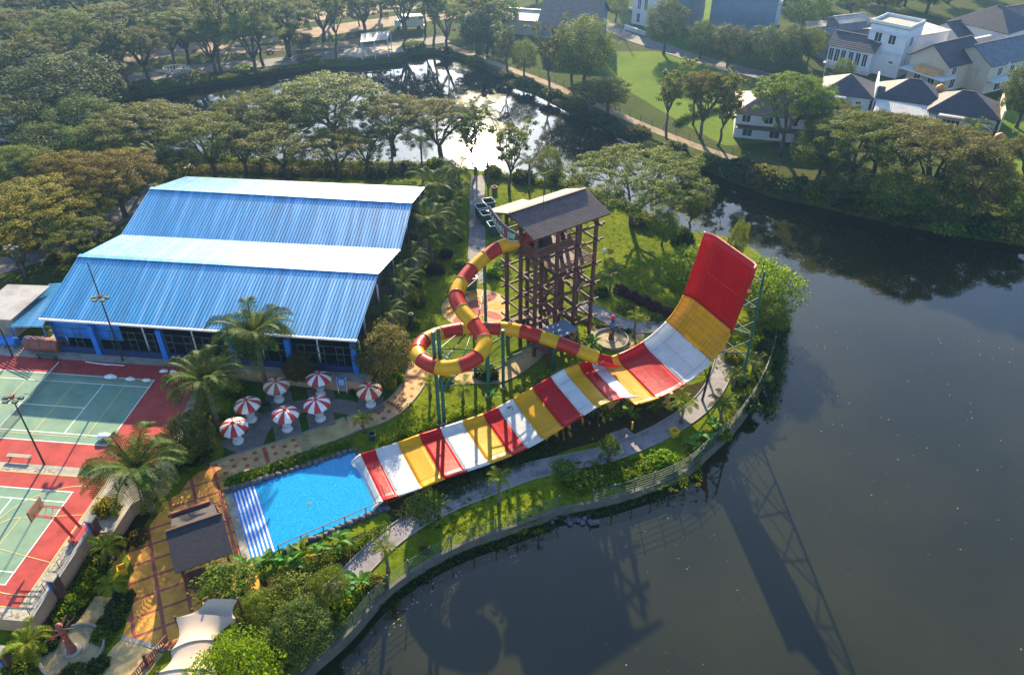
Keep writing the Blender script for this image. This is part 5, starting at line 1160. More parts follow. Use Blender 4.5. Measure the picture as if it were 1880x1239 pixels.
def tree(kind, base, rad, hc, label, name='tree', group=None, yaw=None):
    i = cnt.get(kind, 0); cnt[kind] = i + 1; tr_, cr = K[kind][i % len(K[kind])]; rn, hn = NOM[kind]; t = thing(name, label, 'tree', base, group); rg = random.Random(i * 7 + len(label))
    t.rotation_euler = (0, 0, rg.uniform(0, 6.28) if yaw is None else yaw); t.scale = (rad / rn, rad / rn, hc / hn); put('trunk', tr_, t); put('crown', cr, t); return t
def tc(kind, cx, cy, hw, hc, zg, label, name='tree', group=None):
    p = at(cx, cy, zg + hc); return tree(kind, V(p.x, p.y, zg), hw * depth(p) / FPX, hc, label, name, group)
def tb(kind, bx, by, rad, hc, zg, label, name='tree', group=None): return tree(kind, at(bx, by, zg), rad, hc, label, name, group)
GI = 'spreading trees behind the sports hall'
tc('rainw', 62, 372, 115, 7.0, ZG, 'large yellow-green spreading tree at the left edge above the lean-to', 'rain_tree', GI)
tc('rainw', 205, 318, 92, 7.5, ZG, 'yellow-tinted spreading tree just left of the hall roof', 'rain_tree', GI)
tc('rainw', 20, 440, 60, 6.0, ZG, 'lower yellow-green tree at the left edge beside the asphalt lane', 'rain_tree', GI)
tc('rain', 262, 225, 105, 8.0, ZG, 'green spreading tree behind the yellow-tinted one, left of the coconut palm', 'rain_tree', GI)
tc('rain', 378, 246, 92, 8.0, ZG, 'forked spreading tree behind the left end of the hall roof', 'rain_tree', GI)
tc('rain', 515, 250, 100, 8.0, ZG, 'spreading tree with slanting trunks behind the middle of the hall', 'rain_tree', GI)
tc('rain', 600, 182, 112, 9.5, ZG, 'tallest light green spreading tree behind the hall, below the bright water', 'rain_tree', GI)
tc('rainw', 614, 270, 72, 6.0, ZG, 'low brownish spreading tree close behind the hall roof', 'rain_tree', GI)
tc('rain', 470, 198, 80, 9.0, ZG, 'spreading tree left of the tallest one, crown against the narrow water', 'rain_tree', GI)
tc('rain', 716, 205, 72, 8.5, ZG, 'spreading tree between the hall and the sun glint, over two palms', 'rain_tree', GI)
tc('rain', 805, 218, 82, 8.0, ZG, 'open thin-limbed spreading tree just left of the sun glint', 'rain_tree', GI)
tb('sparse', 935, 352, 4.8, 9.5, ZG, 'thin bare-limbed tree right of the sun glint behind the tower', 'thin_tree')
tb('sparse', 872, 318, 3.6, 8.0, ZG, 'thin tree standing in the sun glint', 'thin_tree')
tc('big', 1168, 322, 138, 8.6, ZG, 'huge umbrella-crowned tree with bare limbs right of the tower roof', 'rain_tree')
tb('sparse', 1262, 430, 3.6, 6.0, ZG, 'small ragged tree at the water edge behind the half-pipe top', 'thin_tree')
tb('densem', 1215, 452, 2.4, 3.4, ZG, 'small leafy tree on the lawn left of the half-pipe top', 'small_tree')
tc('rain', 130, 420, 70, 6.0, ZG, 'green tree above the lane between the yellow crowns and the hall', 'rain_tree', GI)
tc('rainw', 150, 372, 62, 6.5, ZG, 'yellow-green tree filling the gap left of the hall ridge', 'rain_tree', GI)
tc('rain', 330, 300, 55, 5.0, ZG, 'low green tree right of the coconut palm behind the hall', 'rain_tree', GI)
tc('rain', 670, 258, 60, 6.0, ZG, 'dark green low tree behind the hall between the palms', 'rain_tree', GI)
tc('rain', 440, 255, 60, 6.5, ZG, 'green tree filling the gap between the two forked trees behind the hall', 'rain_tree', GI)
tc('rain', 25, 300, 70, 6.5, ZG, 'green tree at the left edge between the dark trees and the yellow-green crown', 'rain_tree', GI)
tc('rainw', 112, 305, 62, 6.5, ZG, 'yellow-tinted tree between the two largest yellow crowns at the left', 'rain_tree', GI)
GL = 'dense trees at the far left'
tc('dense', 110, 150, 108, 6.5, ZB, 'broad dense dark tree on the far left bank', 'dense_tree', GL)
tc('dense', 15, 130, 85, 6.5, ZB, 'dense tree cut by the left edge above the hidden water', 'dense_tree', GL)
tc('dense', 40, 215, 70, 5.0, ZG, 'dark dense tree at the left edge over the water glimpse', 'dense_tree', GL)
tc('dense', 150, 215, 62, 5.5, ZG, 'dark dense tree in front of the broad one, at the water', 'dense_tree', GL)
tc('densem', 175, 262, 60, 4.5, ZG, 'mid green tree between the dark trees and the yellow-tinted one', 'dense_tree', GL)
tc('dense', 90, 262, 62, 4.5, ZG, 'low dark tree above the largest yellow-green crown', 'dense_tree', GL)
GF = 'trees on the far bank'
for a in (('rain', 30, 40, 75, 9, 'spreading tree in the top left corner'), ('rain', 120, 55, 70, 9, 'spreading tree second from the top left corner'), ('olive', 200, 30, 70, 9, 'hazy olive tree at the top, third from the left corner'), ('rain', 255, 75, 60, 9, 'spreading tree over the left end of the lake road'),
          ('rain', 330, 40, 70, 9.5, 'hazy spreading tree at the top above the round seat'), ('olive', 60, 5, 60, 9, 'hazy tree on the top edge at far left'), ('rain', 150, -10, 70, 9, 'hazy tree crossing the top edge above the left trees'), ('olive', 420, 0, 70, 9.5, 'hazy tree on the top edge above the dirt roads'), ('rain', 520, 25, 65, 10, 'broad hazy tree above the lake road bend')):
    tc(a[0], a[1], a[2], a[3], a[4], ZB, a[5], 'bank_tree', GF)
for a in (('rain', 60, 95, 62, 8, 'hazy tree above the dense dark tree at the left'), ('rain', 200, 92, 62, 8, 'spreading tree behind the leftmost slender far-shore tree'), ('olive', 290, 10, 62, 9, 'hazy olive crown on the top edge above the round seat'), ('rain', 380, 60, 55, 9, 'hazy crown between the round seat and the tall slender tree'), ('rain', 455, 55, 58, 10, 'hazy crown behind the second tall slender tree'), ('rain', 585, 5, 60, 9.5, 'hazy crown on the top edge above the quay'), ('olive', 665, -5, 58, 9.5, 'hazy olive crown on the top edge left of the truck'), ('rain', 740, 0, 55, 9.5, 'hazy crown on the top edge above the truck'), ('rain', 815, 22, 50, 9, 'hazy crown behind the lake corner'), ('rain', 880, 8, 50, 9, 'hazy crown on the top edge left of the tiled house'), ('rain', 350, -25, 70, 9, 'far crown just touching the top edge left of middle'), ('rain', 500, -28, 70, 9, 'far crown just touching the top edge near the dirt roads'), ('rain', 230, -25, 70, 9, 'far crown just touching the top edge at left'), ('dense', 165, 120, 40, 5, 'dark tree between the broad dense tree and the lake road')):
    tc(a[0], a[1], a[2], a[3], a[4], ZB, a[5], 'bank_tree', GF)
for a in (('sparse', 237, 156, 5.2, 9.5, 'slender tree beside the lake road, leftmost on the far shore'), ('sparse', 322, 124, 5.0, 8.5, 'tree rising from the round white seat'), ('sparse', 407, 134, 5.5, 12, 'tall slender tree with reflection right of the round seat'), ('sparse', 484, 122, 5.2, 11, 'second tall slender tree on the lake edge'), ('rain', 530, 100, 6.5, 9.0, 'short-trunked spreading tree by the dark bush'),
          ('dense', 556, 98, 2.2, 2.6, 'dark round bush on the lake lawn'), ('sparse', 617, 105, 4.6, 11, 'slender tree at the left end of the quay'), ('sparse', 745, 62, 4.6, 12, 'slender tree in front of the parked truck'), ('sparse', 796, 86, 4.6, 12, 'slender tree at the lake corner right of the truck'), ('sparse', 780, 60, 4.4, 11, 'hazy slender tree behind the lake corner'),
          ('dense', 875, 96, 3.6, 4.8, 'dark dense tree on the lake corner left of the tiled house'), ('dense', 905, 100, 3.0, 4.4, 'dark dense tree beside the dirt path start'), ('densem', 660, 48, 2.4, 3.4, 'small hazy tree behind the pavilion'), ('rain', 700, 30, 6.0, 8.0, 'hazy spreading tree behind the truck'), ('rain', 610, 40, 6.5, 9.0, 'hazy spreading tree over the upper dirt road'),
          ('rain', 870, 40, 5.5, 8.0, 'hazy tree at the upper left of the tiled house'), ('sparse', 932, 138, 4.2, 8.5, 'leafy slender tree on the path bank, first right of the lake corner'), ('densem', 962, 140, 3.0, 4.6, 'bright small tree on the path bank'), ('sparse', 1008, 165, 4.0, 10, 'tall dark-trunked tree on the path bank'),
          ('densem', 1072, 165, 5.6, 8.4, 'largest leafy tree in front of the blue-grey house wall'), ('densem', 1050, 155, 4.0, 7.0, 'leafy tree left of the largest one by the blue-grey wall'), ('densem', 1115, 205, 4.0, 4.2, 'low spreading tree on the path bank by the field'), ('rain', 1085, 210, 4.5, 4.4, 'low dark tree beside the dirt path'),
          ('sparse', 1223, 252, 3.8, 9.5, 'slim bare tree standing on the right path'), ('olive', 1285, 255, 5.0, 9.5, 'brownish spreading tree with twin trunks on the field edge'), ('sparse', 1318, 268, 4.2, 9.0, 'bare multi-stemmed tree by the hedge curve'), ('sparse', 1272, 230, 3.6, 9.0, 'crooked bare tree left of the twin-trunked one'),
          ('dense', 1218, 100, 4.6, 7.6, 'tall round street tree beside the asphalt road'), ('dense', 1285, 108, 3.6, 5.0, 'round street tree, second along the road'), ('dense', 1335, 125, 4.2, 5.4, 'round street tree, third along the road'), ('dense', 1398, 130, 4.4, 5.6, 'round street tree, fourth along the road'), ('dense', 1448, 120, 3.6, 5.0, 'round street tree near the white villa wing'), ('densem', 1482, 118, 2.6, 4.6, 'small narrow tree beside the villa yard'),
          ('densem', 1470, 60, 5.5, 7.0, 'hazy leafy tree in front of the pale far building'), ('densem', 1560, 32, 4.0, 4.5, 'hazy tree behind the pale yard roofs'), ('dense', 1620, 30, 5.0, 6.0, 'hazy dark tree behind the rusty roof'), ('dense', 1700, 25, 5.5, 6.5, 'hazy dark tree left of the top right roof'), ('densem', 1660, 12, 5.0, 6.0, 'hazy tree on the top edge among roofs'),
          ('rainb', 1432, 285, 6.6, 11.0, 'tall bright green tree in front of the hip-roofed house'), ('densem', 1500, 330, 4.4, 5.5, 'green tree below the bright tall tree, over the lake'), ('rainb', 1560, 345, 8.0, 8.6, 'broad bright green tree leaning over the lake bank'), ('rain', 1500, 290, 6.0, 8.0, 'dark leafy tree between the hip-roofed house and the lake'), ('olive', 1700, 375, 8.6, 9.0, 'broad brownish tree over the lake bank below the canopy roof'), ('rain', 1600, 330, 6.5, 8.5, 'olive-topped tree below the white corrugated canopy'), ('olive', 1650, 340, 6.0, 9.0, 'brown-topped tree between the two broad bank trees'), ('denseo', 1775, 395, 5.0, 5.6, 'dark bushy tree at the right end of the bank'), ('densem', 1640, 400, 4.6, 4.2, 'low dark tree at the waterline under the broad trees'), ('dense', 1545, 372, 4.2, 3.6, 'dark tree at the waterline below the bright broad tree'), ('dense', 1720, 412, 4.2, 3.6, 'dark low tree at the waterline under the brownish tree'),
          ('dense', 1866, 235, 4.4, 7.5, 'dark dense tree at the right edge beside the cream house'), ('olive', 1875, 345, 4.6, 6.0, 'brownish tree at the right edge below the lawn'), ('densem', 1868, 420, 3.6, 4.0, 'dark tree at the right edge over the water'), ('sparse', 1845, 320, 3.0, 5.0, 'thin tree on the lawn at the right edge')):
    kk = 1.22 if a[1] < 900 else (1.12 if a[1] < 1330 else 1.15)
    tb(a[0], a[1], a[2], a[3] * kk, a[4] * (1.15 if a[1] < 900 else 1.05), ZB, a[5], 'bank_tree', GF)
for a in (('dense', 1505, 14, 4.5, 5.5, 'hazy tree at the top edge right of the leafy far tree'), ('densem', 1590, 2, 5.0, 6.0, 'hazy tree on the top edge between the yard sheds'), ('dense', 1740, 8, 5.0, 6.0, 'hazy tree on the top edge left of the corner roof'), ('densem', 1790, -8, 5.5, 6.5, 'hazy tree just touching the top edge near the right corner'), ('dense', 1440, 10, 4.5, 6.0, 'hazy tree at the top edge beside the pale annexe'), ('densem', 1150, 12, 4.5, 6.0, 'hazy tree at the top edge left of the white town house'), ('dense', 985, 0, 5.0, 6.5, 'hazy tree on the top edge above the garden house'), ('densem', 1130, 40, 3.4, 4.5, 'small hazy tree beside the tiled house gable'), ('densem', 1500, 100, 2.6, 3.2, 'small tree at the left corner of the villa yard'), ('densem', 1545, 150, 2.4, 3.0, 'small tree in front of the bungalow at the left of the row'), ('densem', 925, 60, 4.0, 6.0, 'hazy leafy tree below the garden house'), ('sparse', 895, 90, 4.0, 9.0, 'slender tree above the dark pair on the lake corner')):
    tb(*a[:5], ZB, a[5], 'bank_tree', GF)
GG = 'garden trees'
tc('bright', 1275, 492, 62, 3.6, ZG, 'bright green leafy tree on the left of the red half-pipe wall', 'garden_tree', GG)
tc('bright', 1406, 520, 64, 4.2, ZG, 'bright green tree on the right of the red half-pipe wall', 'garden_tree', GG)
tc('densem', 1412, 575, 40, 3.0, ZG, 'shaded leafy tree below the bright tree right of the red wall', 'garden_tree', GG)
tc('densem', 1355, 440, 18, 4.4, ZG, 'small dark tree peeping above the red half-pipe wall', 'garden_tree', GG)
tc('denseo', 702, 645, 58, 4.2, ZG, 'big loose olive tree beside the right end of the hall', 'garden_tree', GG)
tc('bright', 432, 1238, 82, 4.0, ZG, 'bright green tree at the bottom edge overlapping the canvas canopy', 'garden_tree', GG)
tc('frangi', 415, 1065, 55, 3.2, ZG, 'frangipani tree in front of the dark hut roof', 'garden_tree', GG)
tc('frangi', 530, 1090, 48, 3.0, ZG, 'pale-leafed frangipani tree between hut and shore walk', 'garden_tree', GG)
tc('densem', 604, 1075, 36, 2.6, ZG, 'neat rounded tree beside the shore walk', 'garden_tree', GG)
tc('dense', 545, 1155, 62, 2.8, ZG, 'dark leafy tree above the lower shore wall', 'garden_tree', GG)
tc('densem', 470, 1125, 44, 2.4, ZG, 'dark green tree at the canopy corner', 'garden_tree', GG)
tc('frangi', 1120, 815, 20, 2.6, ZG, 'slender frangipani with yellow tips beside the shore walk', 'garden_tree', GG)
tc('frangi', 1036, 855, 26, 2.0, ZG, 'pink-flowered frangipani above the green fence', 'garden_tree', GG)
tc('frangi', 783, 925, 34, 2.4, ZG, 'yellow-flowered small tree at the near corner of the slide', 'garden_tree', GG)
tc('denseo', 548, 675, 30, 2.6, ZG, 'small flowering tree behind the rear parasols', 'garden_tree', GG)
tc('denseo', 735, 445, 30, 3.0, ZG, 'loose shrub tree beside the hall eave below the palms', 'garden_tree', GG)
tc('dense', 345, 800, 48, 3.2, ZG, 'dark leafy tree between the courts and the parasols', 'garden_tree', GG)
tc('densem', 745, 355, 28, 3.2, ZG, 'leafy tree at the back corner of the hall', 'garden_tree', GG)
tc('densem', 1010, 300, 26, 4.0, ZG, 'leafy tree just behind the tower roof ridge', 'garden_tree', GG)
# ------------------------------------------------------------------ palms
def mk_frond(seed, L=3.2, rise=0.9, droop=1.5, nl=30, wl=0.75, mat='palm', flare=0.35):
    rg = random.Random(seed); v = []; P = []
    for i in range(nl + 1):
        t = i / nl; P.append(V(L * (t - 0.13 * t * t), 0, rise * math.sin(t * 2.0) * 1.0 - droop * t * t))
    for i in range(nl):
        a, b = P[i], P[i + 1]; w_ = 0.05 * (1 - i / nl) + 0.015; v += [a + V(0, -w_, 0), b + V(0, -w_, 0), b + V(0, w_, 0), a + V(0, w_, 0)]
    for i in range(2, nl + 1):
        t = i / nl; d = (P[i] - P[i - 1]).normalized(); ln = wl * math.sin(math.pi * min(1, .12 + t * .86)) ** .7 + .08
        for s_ in (-1, 1):
            k = rg.uniform(.85, 1.12); e = (V(0, s_, 0) + d * .55 + V(0, 0, flare)).normalized() * ln * k; m_ = P[i] + e * .55; tip = P[i] + e + V(0, 0, -.32 * ln); ww = d * .034
            v += [P[i] - ww, P[i] + ww, m_ + ww * 1.1, m_ - ww * 1.1, m_ - ww * 1.1, m_ + ww * 1.1, tip + ww * .25, tip - ww * .25]
    return np_mesh('frond', np.array([tuple(q) for q in v]), M[mat])
FR = {'palm': [mk_frond(i, rise=r_, droop=d_) for i, (r_, d_) in enumerate(((1.7, .5), (1.2, .9), (.8, 1.3), (.4, 1.9)))]}
FR['palmy'] = []
for f in FR['palm']: g_ = f.copy(); g_.materials[0] = M['palmy']; FR['palmy'].append(g_)
TRK = {}
def palm(base, h, fl, label, mat='palm', nf=15, tr_r=0.17, lean=(0, 0), name='palm_tree', cat='palm', skirt=False):
    t = thing(name, label, cat, base); rg = random.Random(len(label) * 3 + int(abs(base.x) * 10)); top = V(lean[0], lean[1], h); mb = MB(); n = 7; pts = [V(0, 0, 0).lerp(top, i / n) + V(lean[0], lean[1], 0) * (-.25 * math.sin(math.pi * i / n)) for i in range(n + 1)]
    rr = [tr_r * (1.35 - .5 * min(1, i / 2)) if i < 3 else tr_r * (.9 + .06 * (i % 2)) for i in range(n + 1)]; mb.tube(pts, rr, 8)
    o = bpy.data.objects.new('trunk', mb.mesh('trunk', M['palmbark'], smooth=True)); col.objects.link(o); o.parent = t; k = fl / 3.0; ga = rg.uniform(0, 6)
    for i in range(nf):
        lvl = i / nf; fm = FR[mat][0 if lvl < .25 else 1 if lvl < .55 else 2 if lvl < .85 else 3]; put('frond', fm, t, top + V(0, 0, .05), (rg.uniform(-.12, .12), rg.uniform(-.15, .12), ga + i * 2.39996), (k * rg.uniform(.85, 1.1),) * 3)
    if skirt:
        me = mk_shrub(int(base.x * 10) % 97 + 5, 12, 60, 'mid', .3); put('fern_skirt', me, t, (top.x, top.y, h - 1.4), (0, 0, 0), (.7, .7, 1.2))
    return t
def pc(cx, cy, hw, h, label, zg=ZG, **k):
    """palm by its crown centre"""
    p = at(cx, cy, zg + h); return palm(V(p.x, p.y, zg), h, hw * depth(p) / FPX, label, **k)
pc(466, 612, 80, 8.2, 'large feathery palm in front of the hall gutter', tr_r=.3, nf=22, skirt=True)
pc(377, 700, 82, 6.8, 'large palm overhanging the right end of the upper court', tr_r=.3, nf=22, skirt=True)
pc(250, 862, 96, 6.0, 'large palm with ferny trunk at the plaza corner', tr_r=.32, nf=22, skirt=True)
pc(705, 580, 52, 4.2, 'palm at the right end of the hall eave', tr_r=.2, nf=16)
pc(738, 520, 44, 4.8, 'tall slim palm beside the hall side wall', nf=13)
pc(735, 555, 22, 3.4, 'small palm beside the blue panel at the hall side', nf=11)
pc(290, 285, 42, 6.5, 'coconut palm at the back left corner of the hall', nf=16)
pc(872, 225, 56, 9.0, 'coconut palm standing over the sun glint', nf=17)
pc(772, 262, 34, 7.0, 'coconut palm left of the sun glint', nf=15); pc(715, 240, 36, 8.0, 'coconut palm behind the right part of the hall roof', nf=15)
pc(752, 395, 48, 4.6, 'palm close to the hall eave below the back corner', nf=14); pc(820, 372, 48, 4.2, 'palm between the hall palms and the cobble path, upper', nf=14); pc(815, 425, 44, 3.6, 'palm between the hall palms and the cobble path, lower', nf=13); pc(748, 478, 46, 4.4, 'palm under the hall eave beside the loose shrub tree', nf=14); pc(842, 318, 46, 5.2, 'palm at the channel edge left of the cobble path', nf=14); pc(1000, 322, 30, 4.4, 'palm at the channel edge behind the tower roof', nf=13)
pc(800, 345, 58, 5.2, 'palm beside the back right corner of the hall', nf=16); pc(785, 405, 60, 5.4, 'palm beside the right side of the hall', nf=16); pc(790, 440, 46, 4.2, 'low palm between the hall and the cobble path', nf=14)
pc(972, 302, 28, 5.0, 'small coconut palm at the water behind the tower', nf=13); pc(1122, 505, 28, 3.4, 'palm on the shaded lawn right of the tower', nf=13)
pc(1168, 582, 20, 3.2, 'young upright palm beside the curved lawn path', mat='palmy', nf=10)
pc(1256, 742, 34, 2.6, 'young yellow-green palm beside the shore walk under the half-pipe', mat='palmy', nf=14); pc(1328, 742, 30, 2.8, 'palm between the shore walk and the right fence', nf=14); pc(1385, 665, 26, 2.2, 'palm in the bed beside the right shore', nf=12)
pc(915, 878, 26, 3.4, 'young palm with yellow fronds on the strip below the slide', mat='palmy', nf=13); pc(707, 1008, 30, 3.2, 'young palm on the grass strip by the lower fence', mat='palmy', nf=10)
pc(665, 770, 22, 1.9, 'small bright palm beside the pool corner rocks', mat='palmy', nf=11); pc(849, 712, 26, 2.0, 'small palm on the lawn under the tube loop', mat='palmy', nf=10); pc(788, 702, 22, 2.0, 'young palm beside the green columns', mat='palmy', nf=11)
pc(196, 1005, 36, 1.7, 'low fan of palm below the retaining wall pillar', mat='palmy', nf=12); pc(205, 1075, 32, 1.3, 'low bright cycad palm beside the garden path', mat='palmy', nf=12); pc(52, 1180, 46, 2.4, 'young yellow palm in the bottom left corner', mat='palmy', nf=14)
pc(1790, 238, 34, 5.0, 'palm below the cream house by the bank', ZB, nf=15); pc(895, 300, 22, 4.0, 'slim palm in the glare behind the bins', nf=12); pc(1350, 690, 24, 2.0, 'low palm beside the shore walk bend', nf=12)
# ------------------------------------------------------------------ broad-leaved plants: every leaf a part
def mk_paddle(mat='banana'):
    v = []; n = 6; P = []
    for i in range(n + 1):
        t = i / n; w_ = .26 * math.sin(math.pi * (.06 + .9 * t)) ** .75; P.append((V(.15 + t * 1.25, 0, .55 + .65 * t - .75 * t * t), w_))
    for i in range(n):
        (a, wa), (b, wb) = P[i], P[i + 1]
        for s_ in (-1, 1): v += [a, b, b + V(0, s_ * wb, .07), a + V(0, s_ * wa, .07)]
    a = V(0, 0, 0); b = P[0][0]; v += [a + V(0, -.02, 0), b + V(0, -.02, 0), b + V(0, .02, 0), a + V(0, .02, 0)]; return np_mesh('leaf', np.array([tuple(q) for q in v]), M[mat])
PAD = {'banana': mk_paddle(), 'palmy': mk_paddle('palmy'), 'mid': mk_paddle('mid')}
def plant(px, py, label, n=9, s=1.0, mat='banana', zg=ZG, name='broadleaf_plant'):
    b = at(px, py, zg); t = thing(name, label, 'plant', b); rg = random.Random(int(px * 3 + py))
    for i in range(n): put('leaf', PAD[mat], t, (rg.uniform(-.25, .25) * s, rg.uniform(-.25, .25) * s, rg.uniform(0, .35) * s), (rg.uniform(-.25, .25), rg.uniform(-.75, .15), i * 2.4 + rg.uniform(-.4, .4)), (s * rg.uniform(.75, 1.15),) * 3)
for a in ((455, 1050, 'banana-like plant at the lower left corner of the pool steps', 7, 1.1), (490, 1052, 'large-leaved plant, second from the pool steps corner', 11, 1.4), (515, 1050, 'large-leaved plant, third along the near pool edge', 11, 1.4), (540, 1040, 'large-leaved plant in the middle of the near pool edge', 9, 1.2, 'banana'), (560, 1028, 'yellowish broad-leaved plant on the near pool edge', 9, 1.2, 'palmy'), (590, 1015, 'small green broad-leaved plant under the pool railing', 8, 1.0), (628, 1000, 'upright broad-leaved plant where the pool railing rises', 7, 1.2),
          (1290, 815, 'broad-leaved plant on the lawn near the right fence', 10, 1.1), (1310, 790, 'bright broad-leaved plant below the right palm', 8, 1.0), (1275, 830, 'small broad-leaved plant beside the fence corner', 8, .9), (665, 1075, 'banana-like plant by the lower end of the shore walk', 8, 1.1), (645, 1085, 'small broad-leaved plant at the lower shore walk', 7, .9), (960, 735, 'large-leaved plant beneath the tube slide columns', 10, 1.2, 'mid'), (985, 715, 'large dark-leaved plant beside the tower porch', 10, 1.2, 'mid'), (940, 755, 'dark large-leaved plant at the half-pipe far rim', 9, 1.2, 'mid'), (905, 735, 'bright broad-leaved plant at a green column foot', 8, 1.0), (1010, 705, 'broad-leaved plant in the bed below the tower', 9, 1.2, 'mid'),
          (1085, 765, 'dark broad-leaved plant under the near half-pipe rim, leftmost', 9, 1.2, 'mid'), (1120, 770, 'dark broad-leaved plant under the near half-pipe rim, middle', 9, 1.3, 'mid'), (1160, 765, 'dark broad-leaved plant under the near half-pipe rim, rightmost', 9, 1.3, 'mid'), (1200, 755, 'leafy plant below the half-pipe dip', 9, 1.2, 'mid'), (1090, 640, 'bright broad-leaved plant between the tower and the totem', 9, 1.1), (1075, 640, 'yellow-green plant at the tower foot', 8, 1.0, 'palmy')): plant(*a)
